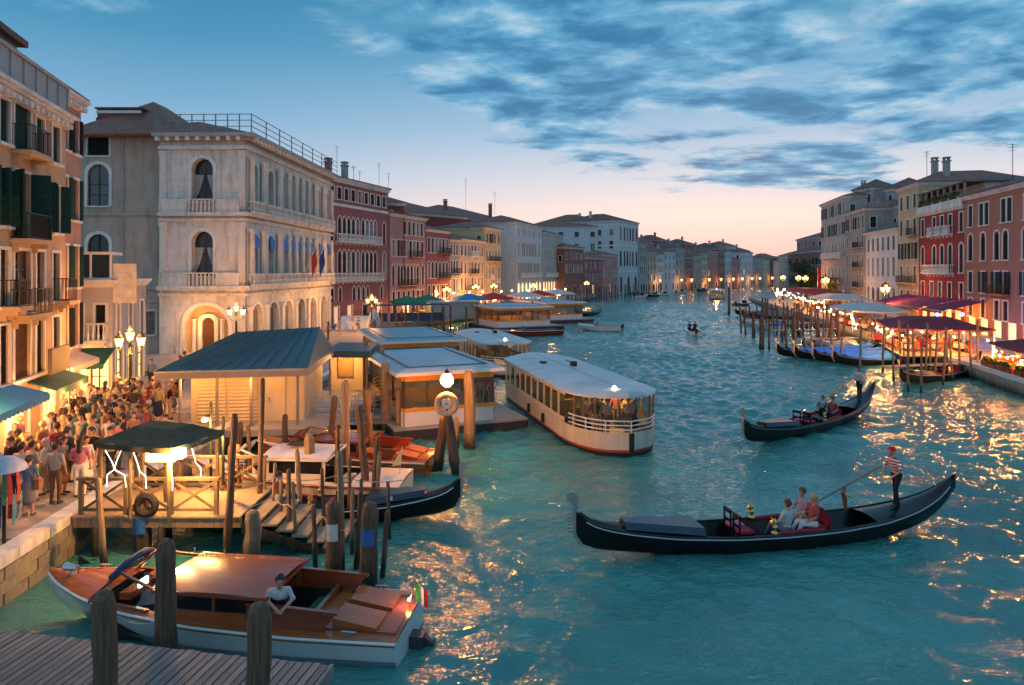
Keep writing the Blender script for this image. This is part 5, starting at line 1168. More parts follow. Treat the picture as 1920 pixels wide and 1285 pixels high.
pile(474, 975, 1062, 31, 'short thick split pale pile behind the mahogany boat roof', m=POLE_L)
_, i1 = pile(268, 945, 1040, 30, 'thick dark pile with blue plate beside the green pavilion', m=POLE)
_, i2 = pile(626, 955, 1085, 27, 'thick dark pile with a white plate by the landing steps', m=POLE)
_, i3 = pile(692, 962, 1095, 33, 'thick brown pile with blue plate at the gondola bow', m=POLE)
for (x, y, h, r), nm, c in ((i1, 'blue', (.02, .1, .32)), (i2, 'white', (.55, .53, .5)), (i3, 'blue', (.02, .1, .32))):
    pl = obj('warning_plate', MB().loft([[(r * 1.16 * math.sin(t), -r * 1.16 * math.cos(t), z) for t in np.linspace(-.75, .75, 7)] for z in (h - .75, h - .32)]), mat(nm + '_plate', c, .5, var=.25, vs=6), None, (x, y, 0))
    tag(pl, {'blue': 'small blue enamel plate nailed to a thick pile', 'white': 'small white plate with black marks nailed to a thick pile'}[nm], 'sign', 'blue plates on piles' if nm == 'blue' else None)
for sx, lb_ in ((-1, 'left leaning dark pile of the lamp cluster'), (1, 'outer dark pile of the lamp cluster')):
    pile(838 + sx * 19, 788, 888 + sx * 3, 19, 'thick dark pile carrying the globe lamp and lifebuoy', 'piles of the lamp cluster', m=POLE, lean=-.4 * sx)
pile(880, 708, 842, 21, 'tall orange-brown pile in front of the landing stage', m=POLE_L)
pile(856, 785, 842, 9, 'thin pole of the ladder beside the tall orange-brown pile', m=POLE_L)
for px, a, b, w in ((722, 690, 812, 17), (747, 735, 818, 11), (716, 650, 770, 11), (686, 640, 760, 9)): pile(px, a, b, w, 'grey guide pile at the gangway of the landing stage', 'guide piles at the gangway', m=POLE_L)
for px, a, b, w, Y, lb_ in ((197, 1133, 0, 43, 10.15, 'thick dark pile by the grey jetty with broad chipped head'), (486, 1160, 0, 47, 10.1, 'thick dark pile at the outer end of the grey jetty'), (311, 1034, 0, 37, 13.05, 'tall dark pile between grey jetty and mahogany boat')):
    pile(px, a, b, w, lb_, m=POLE, Y=Y)

# ------------------------------------------------------------------ jetty of grey planks in front
jt = thing('jetty', 'grey weathered plank jetty with piles beside the mahogany boat', 'jetty', (-9.75, 12.95, 0), math.atan2(-1.15, 6.6))
n = 44
for i in range(n):
    L_ = 3.0 + rnd.uniform(-.02, .03)
    p_ = obj('plank', cached(('jpl', i % 4), lambda: MB().box(.013, .139, -3.0 - .02 * (i % 4), .012 * (i % 3), -.05, .0).mesh('plank', False)), mat('jetty_plank_%d' % (i % 4), ((.2, .19, .175), (.17, .165, .16), (.23, .215, .195), (.15, .145, .145))[i % 4], .8, var=.4, vs=2.2, bump=.6, bs=12, stretch=(6, .5, 6), stain=(.07, .07, .07), stf=.5), jt, (i * .152, rnd.uniform(-.015, .015), .98 + rnd.uniform(-.006, .006)))
for y in (-.28, -2.6): obj('beam', MB().box(0, 6.7, y, y + .18, .7, .926).mesh('beam', False), POLE, jt)
obj('edge_board', MB().box(6.7, 6.76, -3.0, .03, .76, .99).mesh('edge_board', False), DECK, jt)
for x in (.4, 3.2, 6.4): obj('pile', MB().tube([(x, -.2, -1), (x, -.2, .7)], .12, 8), POLE, jt)

# ------------------------------------------------------------------ gondola landing with steps and pavilion
ld = thing('landing', 'wooden gondola landing deck with steps down to the water', 'landing', (0, 0, 0))
for i in range(28):
    x = -12.0 + i * .165
    obj('plank', cached(('lpl', i % 3), lambda: MB().box(.004, .16, 0, 2.5 - .02 * (i % 3), -.05, 0).mesh('plank', False)), WOOD_W, ld, (x, 18.55, 1.12 + .004 * (i % 2)))
for k in range(6):
    z = .98 - k * .15; x = -7.35 + k * .43
    obj('step', cached('lstep', lambda: MB().box(0, .46, 0, 2.1, -.06, 0).mesh('step', False)), WOOD_W, ld, (x, 18.75, z))
for y in (18.7, 20.76): obj('stringer', MB().prism([(-7.4, .9), (-4.9, .05), (-4.9, -.1), (-7.4, .6)], y, y + .08).mesh('stringer', False), POLE, ld)
for y in (18.6, 20.8): obj('beam', MB().box(-12, -7.4, y, y + .15, .8, 1.06).mesh('beam', False), POLE_L, ld)
for x in (-11.4, -9.6, -7.8):
    for y in (18.7, 20.8): obj('pile', MB().tube([(x, y, -1), (x, y, .85)], .11, 8), POLE, ld)
RAILW = mat('rail_timber', (.17, .12, .06), .75, var=.3, vs=4)
def xrail(label, A, B, n, h=.95):
    Ln, an = frontage(A, B); t = thing('railing', label, 'railing', (*A, 1.12), an, 'crossed timber railings of the landing')
    obj('top_rail', MB().box(-.1, Ln + .1, -.07, .07, h, h + .07).mesh('top_rail', False), RAILW, t)
    obj('bottom_rail', MB().box(0, Ln, -.03, .03, .1, .18).mesh('bottom_rail', False), RAILW, t)
    for i in range(n + 1): obj('post', cached(('xp', h), lambda: MB().box(-.05, .05, -.05, .05, 0, h - .002).mesh('post', False)), RAILW, t, (Ln * i / n, 0, 0))
    for i in range(n):
        a, b = Ln * i / n + .06, Ln * (i + 1) / n - .06
        obj('brace', MB().bar((a, -.02, .15), (b, -.02, h - .05), .03, .07).mesh('brace', False), RAILW, t); obj('brace', MB().bar((a, .02, h - .05), (b, .02, .15), .03, .07).mesh('brace', False), RAILW, t)
xrail('crossed timber railing along the near edge of the gondola landing', (-11.8, 18.7), (-8.1, 18.7), 3)
xrail('crossed timber railing along the far edge of the gondola landing', (-11.5, 20.9), (-7.6, 20.9), 3)
tr = obj('tyre', MB().torus((0, 0, 0), .24, .1, 20, 8), RUBBER, None, (-9.95, 18.58, 1.42)); tag(tr, 'black rubber tyre fender hung on the landing railing', 'tyre')
pv = thing('pavilion', 'small green canvas pavilion on posts with bright lamps over the landing', 'pavilion', (0, 0, 0))
GC = mat('dark_green_canvas', (.045, .055, .03), .85, var=.4, vs=2.5, stain=(.1, .08, .05), stf=.5, sts=1.5)
c0 = [(-11.3, 18.4, 3.2), (-9.0, 18.0, 3.12), (-8.45, 20.0, 3.12), (-11.2, 20.6, 3.2)]; c1 = [(-10.6, 19.2, 3.42), (-9.4, 19.0, 3.38), (-9.2, 19.7, 3.38), (-10.6, 20.0, 3.42)]
def sagged(c0, c1, n=8, sag=.07, seed=1):
    """cloth panels between an eave ring and a ridge ring, sagging between their edges, with small creases"""
    rg_ = random.Random(seed); mb = MB(); m = len(c0)
    for k in range(m):
        a, b = Vector(c0[k]), Vector(c0[(k + 1) % m]); p, q = Vector(c1[k]), Vector(c1[(k + 1) % m])
        mb.loft([[(lo_ + (hi_ - lo_) * v_ - Vector((0, 0, sag * 4 * v_ * (1 - v_) * (.4 + 2.4 * u_ * (1 - u_)) + .012 * math.sin(17 * u_ + 5 * v_ + k) + (sag * .9 * 4 * u_ * (1 - u_) * (1 - v_))))) for u_ in np.linspace(0, 1, n + 1) for lo_, hi_ in ((a + (b - a) * u_, p + (q - p) * u_),)] for v_ in np.linspace(0, 1, 6)])
        mb.loft([[(lo_ + Vector((.02 * math.sin(23 * u_), .02 * math.cos(19 * u_), -.15 * w_ - sag * .9 * 4 * u_ * (1 - u_))) ) for u_ in np.linspace(0, 1, n * 2 + 1) for lo_ in (a + (b - a) * u_,)] for w_ in (0, .5, 1)])
    mb.add([Vector(c) for c in c1], [tuple(range(m))])
    return mb
obj('canopy', sagged(c0, c1, sag=.05).mesh('canopy', True, 25), GC, pv)
for x, y, z, _ in [(*c, 0) for c in c0]: obj('post', MB().tube([(x + (.12 if x < -10 else -.12), y + (.15 if y < 19.2 else -.15), 1.1), (x + (.12 if x < -10 else -.12), y + (.15 if y < 19.2 else -.15), z)], .055, 8), RAILW, pv)
obj('post', MB().tube([(-10.3, 18.42, 1.1), (-10.3, 18.42, 3.2)], .05, 8), RAILW, pv)
obj('sign_box', MB().box(-9.75, -9.0, 18.15, 18.4, 2.72, 2.98).mesh('sign_box', False), glow('sign_face', (1, .66, .28), 4), pv)
sp = obj('floodlight', MB().box(-8.98, -8.74, 18.1, 18.3, 2.82, 3.05).mesh('floodlight', False), glow('flood_glass', (1, .82, .5), 60), pv)
lamp(pv, (-9.0, 17.95, 2.75), 95, (1, .58, .2), .1, 'flood_light')
FS = glow('string_light', (1, .86, .62), 3.5)
def sgar(pts, label):
    o = obj('light_string', MB().tube(pts, .009, 5), FS); tag(o, label, 'light string', 'light strings in the pavilion')
for k, (x0, x1, y) in enumerate(((-10.9, -10.35, 18.3), (-10.5, -10.9, 18.35), (-10.1, -9.75, 18.2), (-9.0, -8.95, 18.0), (-8.95, -8.65, 19.0))):
    sgar([(x0, y, 2.98), (x0 + (x1 - x0) * .3, y, 2.7), (x0 + (x1 - x0) * .5, y, 2.45), (x0 + (x1 - x0) * .95, y, 2.32), (x1, y, 2.0)], 'crooked white string of lights hanging from the pavilion edge')
for k, (px, py, Y) in enumerate(((384, 787, 21.2), (407, 815, 20.6))):
    fx, fz = PX(px, Y), ZY(py, Y)
    t = thing('floodlight', ['bright lamp on green post past the pavilion', 'bright lamp at the pavilion corner post'][k], 'lamp', (fx, Y, 0), 0)
    obj('post', MB().tube([(.1, .2, 1.0), (.1, .2, fz + .5)], .045, 8), mat('dark_green_iron', (.015, .03, .028)), t); obj('arm', MB().tube([(.1, .2, fz + .1), (0, 0, fz + .08)], .03, 6), IRON, t)
    obj('lamp_glass', MB().ball((0, 0, fz), .1, 10, .7), BULB_W, t); lamp(t, (0, -.15, fz - .1), 70, (1, .6, .24), .1)

ROPE = mat('rope', (.4, .34, .26), .9, var=.2)
def rope(label, pts, sag=.12):
    q = []
    for a, b in zip(pts, pts[1:]):
        for u_ in np.linspace(0, 1, 7)[:-1]: q.append((a[0] + (b[0] - a[0]) * u_, a[1] + (b[1] - a[1]) * u_, a[2] + (b[2] - a[2]) * u_ - sag * 4 * u_ * (1 - u_)))
    tag(obj('rope', MB().tube(q + [pts[-1]], .016, 5), ROPE), label, 'rope')
rope('pale rope strung low between the slim poles by the steps', [(-8.0, 18.35, 1.2), (-6.95, 19.9, 1.25), (-6.35, 19.3, 1.2), (-5.05, 18.3, 1.2), (-4.3, 17.5, 1.15)])
rope('pale rope strung from the slim poles to the gondola bow', [(-8.1, 18.4, 1.9), (-6.9, 20.0, 1.75), (-5.4, 21.0, 1.5), (-3.4, 21.2, 1.3)])
rope('mooring line from mahogany taxi to the tall dark pile', [(-7.7, 13.7, .75), (-6.55, 13.1, 1.2)], .1)

# souvenir rack at the edge of the picture
rk = thing('scarf_rack', 'souvenir rack hung with scarves and a pale cap on top', 'rack', (-12.35, 16.6, 1.1))
rg = random.Random(3)
obj('stand', MB().tube([(0, 0, 0), (0, 0, 1.9)], .04, 8).box(-.35, .35, -.35, .35, 0, .05), IRON, rk)
for i in range(20):
    a = i / 20 * 6.283; r0 = .3 + .06 * rg.random(); zt = rg.choice((1.85, 1.3)); 
    rings = [[((r0 + .05 * math.sin(3 * q + i)) * math.cos(a + (j - 2) * .07), (r0 + .05 * math.sin(3 * q + i)) * math.sin(a + (j - 2) * .07), zt - q * .75) for j in range(5)] for q in np.linspace(0, 1, 6)]
    obj('scarf', MB().loft(rings), cloth('scarf_%d' % (i % 6), [(.4, .05, .05), (.1, .25, .3), (.3, .2, .1), (.45, .4, .35), (.06, .06, .15), (.15, .22, .12)][i % 6]), rk)
obj('cap', MB().lathe([(.5, 1.86), (.42, 2.0), (.22, 2.15), (.02, 2.2)], 14), cloth('pale_cap', (.5, .5, .55)), rk)

# ------------------------------------------------------------------ gondolas
GST = [(-5.6, .04, 1.66, .02, 1.36, 1.24), (-5.4, .10, 1.46, .05, .98, .86), (-4.9, .25, 1.12, .13, .58, .46), (-4.1, .43, .84, .25, .28, .16), (-3.0, .60, .64, .38, .08, -.02), (-1.5, .70, .53, .46, .0, -.10), (0, .72, .50, .48, -.06, -.16), (1.5, .68, .52, .45, -.03, -.12), (3.0, .55, .60, .34, .06, -.02), (4.2, .36, .74, .2, .16, .08), (5.0, .2, .90, .09, .3, .2), (5.4, .08, 1.08, .03, .46, .34), (5.55, .02, 1.28, .01, .7, .5)]
SILV = mat('silver_trim', (.62, .66, .7), .4, metal=.4, var=.1)
NAVYC = mat('navy_cover', (.012, .035, .06), .3, var=.2); REDV = mat('red_velvet', (.32, .015, .03), .8, var=.2, vs=6); PINKC = mat('pink_cushion', (.6, .1, .25), .8)
def gondola(label, bow, stern, cover=None, group='gondolas', detail=True, trim=SILV, z=0.0, hullm=BLACK):
    Ln, an = frontage(stern, bow); cx, cy = (bow[0] + stern[0]) / 2, (bow[1] + stern[1]) / 2
    t = thing('gondola', label, 'gondola', (cx, cy, z), an, group); sc = Ln / 11.15; t.scale = (sc, 1.0, 1.0)
    obj('hull', cached('g_hull', lambda: hull_mesh(GST, 44).mesh('hull', True, 50)), hullm, t)
    obj('inner_hull', cached('g_in', lambda: hull_mesh([(x, max(.01, b - .05), s - .01, max(.005, cb - .05), max(cz + .1, .1), max(kz + .14, .1)) for x, b, s, cb, cz, kz in GST[2:-2]], 36).mesh('inner_hull', True, 50)), BLACK, t)
    obj('gunwale', cached('g_gun', lambda: rail_mesh(GST, -5.4, 5.35, .028, .0).mesh('gunwale')), BLACK, t)
    obj('trim_line', cached('g_trim', lambda: rail_mesh(GST, -5.3, 5.3, .019, -.06, .016, 5).mesh('trim_line')), trim, t)
    fd = obj('fore_deck', cached('g_fd', lambda: deck_mesh(GST, 2.3, 5.45, .02, -.01, .1).mesh('fore_deck')), BLACK, t)
    obj('stern_deck', cached('g_sd', lambda: deck_mesh(GST, -5.45, -2.7, .02, -.01, .08).mesh('stern_deck')), BLACK, t)
    fe = obj('prow_iron', cached('g_fe', lambda: MB().prism([(5.38, .35), (5.5, .4), (5.63, .7), (5.66, 1.2), (5.62, 1.42), (5.78, 1.6), (5.8, 1.78), (5.64, 1.82), (5.5, 1.7), (5.5, 1.4), (5.53, 1.2), (5.5, .8), (5.4, .5)], -.012, .012).mesh('prow_iron', False)), mat('prow_steel', (.5, .42, .36), .35, metal=.7), t)
    for k in range(6): obj('tooth', cached('g_to', lambda: MB().box(0, .17, -.01, .01, 0, .05).mesh('tooth', False)), mat('prow_steel', (.5, .42, .36)), fe, (5.6, 0, .72 + k * .095))
    if cover:
        obj('cover', cached('g_cov', lambda: MB().loft([[(x, t_ * b * 1.04, s + .06 + .3 * (1 - t_ * t_) * (.35 + .65 * math.exp(-((x + .3) / 2.6) ** 2)) - (.1 if abs(t_) == 1 else 0)) for t_ in np.linspace(-1, 1, 9)] for x, b, s in [(q, np.interp(q, [r[0] for r in GST], [r[1] for r in GST]), np.interp(q, [r[0] for r in GST], [r[2] for r in GST])) for q in np.linspace(-4.3, 4.4, 24)]]).mesh('cover')), cover, t)
        return t
    obj('floor', MB().box(-2.7, 2.3, -.36, .36, .1, .13).mesh('floor', False) if 0 else cached('g_fl', lambda: MB().extr([(-2.7, -.34), (0, -.42), (2.3, -.34), (2.3, .34), (0, .42), (-2.7, .34)], .1, .13).mesh('floor', False)), DARKSH, t)
    if detail:
        cb = obj('bow_cover', cached('g_bc', lambda: MB().add([(2.25, -.5, .78), (2.25, .5, .78), (4.3, .2, .98), (4.3, -.2, .98), (2.25, -.6, .6), (2.25, .6, .6), (4.3, .3, .8), (4.3, -.3, .8)], [(0, 1, 2, 3), (4, 5, 1, 0), (5, 6, 2, 1), (6, 7, 3, 2), (7, 4, 0, 3)]).mesh('bow_cover', False)), NAVYC, t)
        obj('white_tab', MB().box(3.0, 3.2, -.47, -.44, .74, .84).mesh('white_tab', False), WHITE, cb)
        fo = obj('rowlock', cached('g_fo', lambda: MB().tube([(-2.55, -.62, .55), (-2.55, -.66, .9), (-2.45, -.6, 1.1), (-2.6, -.7, 1.28)], [.05, .07, .06, .04], 8).mesh('rowlock')), mat('walnut', (.2, .09, .035), .35), t)
        obj('cross_bar', cached('g_cb', lambda: MB().tube([(-2.6, -.9, 1.02), (-2.6, -.35, 1.02)], .025, 6).mesh('cross_bar')), BRASS, t)
        ch = MB()
        for sy in (-1, 1):
            s_ = obj('chair', cached('g_ch', lambda: MB().box(-.22, .22, -.2, .2, .4, .46).box(-.22, -.18, -.2, -.16, .12, .4).box(.18, .22, -.2, -.16, .12, .4).box(-.22, -.18, .16, .2, .12, .4).box(.18, .22, .16, .2, .12, .4).box(.18, .22, -.2, -.16, .46, .95).box(.18, .22, .16, .2, .46, .95).box(.175, .225, -.2, .2, .86, .98).box(.185, .215, -.16, .16, .62, .7).mesh('chair', False)), BLACK, t, (1.05, sy * .26, .04))
            obj('cushion', cached('g_cu', lambda: MB().box(-.21, .19, -.19, .19, .462, .53).mesh('cushion', False)), PINKC if sy < 0 else REDV, s_)
            orn = obj('ornament', cached('g_or', lambda: MB().lathe([(.1, 0), (.11, .04), (.04, .1), (.07, .2), (.03, .28), (.055, .34), (.02, .42)], 8).tube([(0, 0, .22), (.1, 0, .32), (.06, 0, .42), (.13, 0, .46)], [.035, .04, .03, .012], 6).mesh('ornament')), BRASS, t, (.35, sy * .62, .52))
            obj('side_bolster', cached('g_sb', lambda: MB().tube([(.3, 0, .5), (-.4, 0, .52), (-1.1, 0, .5)], [.05, .07, .05], 8).mesh('side_bolster')), REDV, t, (0, sy * .6, .02))
        st = obj('seat', cached('g_st', lambda: MB().box(-1.25, -.65, -.5, .5, .13, .46).mesh('seat', False)), BLACK, t); obj('cushion', cached('g_sc', lambda: MB().box(-1.22, -.66, -.48, .48, .462, .56).mesh('cushion', False)), REDV, st)
        obj('seat_back', cached('g_bk', lambda: MB().loft([[(-1.3 - .06 * k, y, .46 + .5 * k * (1 - .35 * (abs(y) / .5) ** 2)) for y in np.linspace(-.5, .5, 9)] for k in (0, .5, 1)]).mesh('seat_back')), REDV, st)
        obj('carpet', cached('g_cp', lambda: MB().box(-.6, 1.9, -.3, .3, .132, .14).mesh('carpet', False)), mat('red_carpet', (.25, .05, .03), .9), t)
    return t
def gp(t, lx, ly_, z=0): 
    a = t.rotation_euler.z; s = t.scale[0]; return (t.location.x + math.cos(a) * lx * s - math.sin(a) * ly_, t.location.y + math.sin(a) * lx * s + math.cos(a) * ly_)
g1 = gondola('black gondola with passengers rowed by gondolier in red-striped shirt', G(1078, 1048), (13.35, 20.6))
g2 = gondola('black gondola with passengers rowed by gondolier in white shirt', G(1394, 842), G(1640, 772), trim=mat('thin_trim', (.3, .32, .35), .3, metal=.6))
g3 = gondola('black gondola moored at the landing steps with brass fittings', (-1.6, 21.5), (-11.4, 21.35))
# oars
def stripes(name, c1, c2, f):
    if name in _m: return _m[name]
    m = mat(name, c1, .85, var=0); t = m.node_tree; tcn = t.nodes.new('ShaderNodeTexCoord'); w = t.nodes.new('ShaderNodeTexWave'); w.bands_direction = 'Z'; w.inputs['Scale'].default_value = f
    r = t.nodes.new('ShaderNodeValToRGB'); r.color_ramp.interpolation = 'CONSTANT'; r.color_ramp.elements[0].color = (*c1, 1); r.color_ramp.elements[1].position = .5; r.color_ramp.elements[1].color = (*c2, 1)
    t.links.new(tcn.outputs['Object'], w.inputs[0]); t.links.new(w.outputs[1], r.inputs[0]); t.links.new(r.outputs[0], t.nodes['Principled BSDF'].inputs['Base Color']); return m
RS = stripes('red_white_stripes', (.68, .64, .6), (.42, .03, .04), 3.4); BS_ = stripes('blue_white_stripes', (.68, .64, .6), (.05, .06, .16), 3.4)
kw_row = dict(res=.018, hipz=.92, lean=(.02, .1), knees=[(-.1, .12, .5), (.1, -.04, .48)], ankles=[(-.12, .14, .09), (.14, -.16, .09)], elbows=[(-.33, .12, 1.12), (.33, .12, 1.1)], wrists=[(-.27, .3, .98), (.25, .22, .9)], head=(0, .05))
def oar(label, p, q):
    mb = MB(); p, q = Vector(p), Vector(q); d = (q - p).normalized()
    mb.tube([p, p + (q - p) * .7], .024, 8); e = p + (q - p) * .7; mb.bar(e, q, .15, .025)
    tag(obj('oar', mb), label, 'oar'); bpy.data.objects[-1:] if 0 else None
OARM = mat('oar_wood', (.28, .11, .035), .4, var=.25, vs=3)
def oar(label, p, q):
    mb = MB(); p, q = Vector(p), Vector(q); e = p + (q - p) * .68
    mb.tube([p, e], .024, 8); mb.bar(e, q, .15, .025); tag(obj('oar', mb, OARM), label, 'oar')
def on_stern(t, lx, zdeck, label, meshkey, kw, top, hr, oarlabel):
    x, y = gp(t, lx, -.05); a = t.rotation_euler.z
    person(meshkey, (x, y), a - math.pi / 2, '', 'gondoliers', z=zdeck, top=top, bot='black', hr=hr, label=label, **kw)
    h = gp(t, lx + .32, -.28); rl = gp(t, lx + 1.25, -.62); w_ = gp(t, lx + 3.6, -1.6)
    oar(oarlabel, (*h, zdeck + 1.12), (w_[0], w_[1], -.5))
on_stern(g1, -3.75, .82, 'gondolier in red-striped shirt, black trousers and red cap standing at the oar', 'row', kw_row, RS, cloth('red_cap', (.55, .02, .02)), 'long oar in the hands of the gondolier in red stripes')
on_stern(g2, -4.1, .90, 'gondolier in white shirt and black trousers standing at the oar', 'row2', kw_row, 'white', 'dark', 'long oar in the hands of the gondolier in white shirt')
person('row2', gp(g3, 2.6, 1.0), R(150), '', None, z=.55, top=BS_, bot='black', hr='blond', label='gondolier in blue-striped shirt beside the white taxi boat') if 0 else None
person('stand', (-8.55, 21.25), R(160), '', None, z=.62, top=BS_, bot='black', hr='blond', label='gondolier in blue-striped shirt and straw hat aboard the moored gondola')
kw_sit = dict(hipz=.12, knees=[(-.12, .42, .16), (.12, .42, .14)], ankles=[(-.12, .62, -.2), (.12, .66, -.2)], elbows=[(-.27, .05, .36), (.27, .05, .36)], wrists=[(-.14, .28, .22), (.16, .28, .22)], lean=(0, -.04))
def seat_in(t, lx, ly_, z, rz, label, top, bot, hr, key='sit', **k): person(key, gp(t, lx, ly_), t.rotation_euler.z + rz, '', 'passengers in boats', z=z, top=top, bot=bot, hr=hr, label=label, **dict(kw_sit, **k))
seat_in(g1, -.95, .28, .5, -math.pi / 2, 'blond passenger in crimson dress seated in the red-striped gondolier\'s boat', 'red', 'white', 'blond', 'sitlong', hair='long')
seat_in(g1, -.95, -.26, .5, -math.pi / 2, 'passenger with brown hair and lilac top seated low in the red-striped gondolier\'s boat', 'lilac', 'beige', 'brown')
seat_in(g1, -.1, .42, .45, R(200), 'dark-haired passenger in white shirt turning aside in the red-striped gondolier\'s boat', 'white', 'denim', 'brown')
seat_in(g2, -.95, .26, .5, -math.pi / 2, 'passenger in red top in the white-shirted gondolier\'s boat', 'red', 'black', 'dark')
seat_in(g2, -.95, -.26, .5, -math.pi / 2, 'passenger in blue top in the white-shirted gondolier\'s boat', 'blue', 'black', 'brown')
seat_in(g2, .1, .3, .45, R(180), 'grey-haired passenger in black in the white-shirted gondolier\'s boat', 'black', 'grey', 'grey')
seat_in(g3, -.95, .2, .5, -math.pi / 2, 'dark-haired passenger in red top in the gondola at the landing steps', 'red', 'navy', 'dark')

# ------------------------------------------------------------------ water taxis (x runs from stern to bow)
TST = [(0, 1.06, .56, .95, .02, -.18), (2, 1.14, .56, 1.0, .0, -.22), (4, 1.14, .62, .96, .02, -.24), (5.5, 1.0, .72, .74, .1, -.2), (6.6, .72, .83, .42, .24, -.1), (7.4, .36, .93, .14, .42, .1), (7.85, .03, 1.0, .01, .75, .55)]
HULLW = mat('white_hull', (.62, .62, .62), .25, var=.06, vs=1.2, coat=.4); GREYB = mat('grey_boot', (.16, .25, .29), .4)
CREAMH = mat('cream_hull', (.62, .54, .45), .3, var=.05, coat=.3)
def taxi(label, stern, bow, hullm, deckm, roofm, style):
    Ln, an = frontage(stern, bow); t = thing('water_taxi', label, 'water taxi', (*stern, 0), an, 'water taxis at the landing'); t.scale = (Ln / 7.85, 1, 1)
    obj('hull', cached('t_hull', lambda: hull_mesh(TST, 40).mesh('hull', True, 40)), hullm, t)
    obj('rub_rail', cached('t_rr', lambda: rail_mesh(TST, 0.0, 7.8, .03, -.02, .01).mesh('rub_rail')), WHITE if style != 'white' else VARN_D, t)
    if style == 'front':
        for sg in (-1, 1):
            xs_, (b_, s_, cb_, cz_, kz_) = hull_loft(TST, 40)
            obj('sheer_strake', MB().loft([[(x, sg * (b * (1 - .0) + .014), s - .01), (x, sg * ((b * .955 + c * .045) + .016), s - .085)] for x, b, s, c in zip(xs_[:-1], b_, s_, cb_)]), VARN, t)
    obj('boot_stripe', cached('t_bs', lambda: MB().loft([[(x, sg * (b * .62 + cb * .38) * 1.004 if 0 else sg * (cb + (b - cb) * .35 + .012), cz + .13), (x, sg * (cb + .012), cz - .02)] for x, b, s, cb, cz, kz in TST[:5] for sg in (1,)]).loft([[(x, -(cb + (b - cb) * .35 + .012), cz + .13), (x, -(cb + .012), cz - .02)] for x, b, s, cb, cz, kz in TST[:5]]).mesh('boot_stripe')), GREYB, t)
    obj('fore_deck', cached('t_fd', lambda: deck_mesh(TST, 6.15, 7.83, .0, .01, .07).mesh('fore_deck')), deckm, t)
    obj('aft_deck', cached('t_ad', lambda: deck_mesh(TST, .0, 1.75, .0, .01, .04).mesh('aft_deck')), deckm, t)
    obj('side_deck', cached('t_sd', lambda: deck_mesh(TST, 1.75, 6.15, .0, .01, 0, hole=.82).mesh('side_deck')), deckm, t)
    obj('cockpit', cached('t_ck', lambda: MB().box(1.75, 6.15, -.82, .82, .08, .11).box(1.72, 1.75, -.82, .82, .11, .6).box(6.15, 6.18, -.7, .7, .11, .8).box(1.75, 6.15, -.84, -.82, .11, .62).box(1.75, 6.15, .82, .84, .11, .62).mesh('cockpit', False)), mat('dark_interior', (.02, .018, .016), .6), t)
    # cabin with roof and side windows
    for sg in (-1, 1):
        cab = obj('cabin_side', cached(('t_cs', sg), lambda: MB().extr([(2.9, sg * .83), (5.3, sg * .83), (5.3, sg * .86), (2.9, sg * .86)], .6, .8).box(2.9, 3.02, *sorted((sg * .8, sg * .855)), .79, 1.19).box(5.2, 5.3, *sorted((sg * .78, sg * .845)), .79, 1.19).box(4.05, 4.12, *sorted((sg * .79, sg * .85)), .79, 1.19).mesh('cabin_side', False)), deckm, t)
        cab.scale.x = .86; cab.location.x = .135
        for a, b in ((3.02, 4.05), (4.12, 5.2)): obj('window', cached(('t_w', a, sg), lambda: MB().add([(a, sg * .83, .8), (b, sg * .83, .8), (b, sg * .8, 1.19), (a, sg * .8, 1.19)], [(0, 1, 2, 3)]).mesh('window', False)), GLASS, cab)
    rfo = obj('cabin_roof', cached('t_rf', lambda: MB().loft([[(x, y, 1.2 + .1 * (1 - (y / .95) ** 2) + .03 * math.sin((x - 2.7) / 2.8 * 3.14)) for y in np.linspace(-.95, .95, 9)] for x in np.linspace(2.75, 5.5, 7)]).loft([[(x, y, 1.16) for y in np.linspace(.95, -.95, 3)] for x in (2.75, 5.5)]).bar((2.75, -.95, 1.18), (5.5, -.95, 1.18), .05, .07).bar((2.75, .95, 1.18), (5.5, .95, 1.18), .05, .07).bar((2.75, -.95, 1.2), (2.75, .95, 1.2), .05, .07).bar((5.5, -.95, 1.2), (5.5, .95, 1.2), .05, .07).mesh('cabin_roof')), roofm, t)
    rfo.scale.x = .86; rfo.location.x = .135
    if style != 'white':
        # raised coaming round the open rear well
        obj('coaming', cached('t_cm', lambda: MB().prism([(1.45, .58), (2.95, .62), (2.95, 1.0), (1.2, .93)], -.9, -.84).prism([(1.45, .58), (2.95, .62), (2.95, 1.0), (1.2, .93)], .84, .9).bar((1.15, -.87, .96), (2.97, -.87, 1.03), .09, .05).bar((1.15, .87, .96), (2.97, .87, 1.03), .09, .05).box(1.74, 1.82, -.82, .82, .6, .74).mesh('coaming', False)), VARN_D, t)
        for sy, sx in ((-.42, .55), (.42, .6)):
            obj('hatch', cached(('t_h', sy), lambda: MB().add([(.3, -.34, .015), (1.15, -.34, .03), (1.15, .34, .03), (.3, .34, .015), (.3, -.34, .06), (1.15, -.34, .2), (1.15, .34, .2), (.3, .34, .06)], [(4, 5, 6, 7), (0, 1, 5, 4), (1, 2, 6, 5), (2, 3, 7, 6), (3, 0, 4, 7)]).mesh('hatch', False)), VARN, t, (sx - .45, sy, .6))
        for sy in (-.2, .12): obj('cleat_ring', cached('t_cr', lambda: MB().torus((0, 0, 0), .11, .02, 14, 6, 'z').mesh('cleat_ring')), VARN, t, (1.3, sy, .66))
        obj('hatch_frame', cached('t_hf', lambda: MB().box(.1, 1.5, -.8, -.77, .6, .625).box(.1, 1.5, .77, .8, .6, .625).box(.07, .1, -.8, .8, .6, .625).mesh('hatch_frame', False)), VARN_D, t)
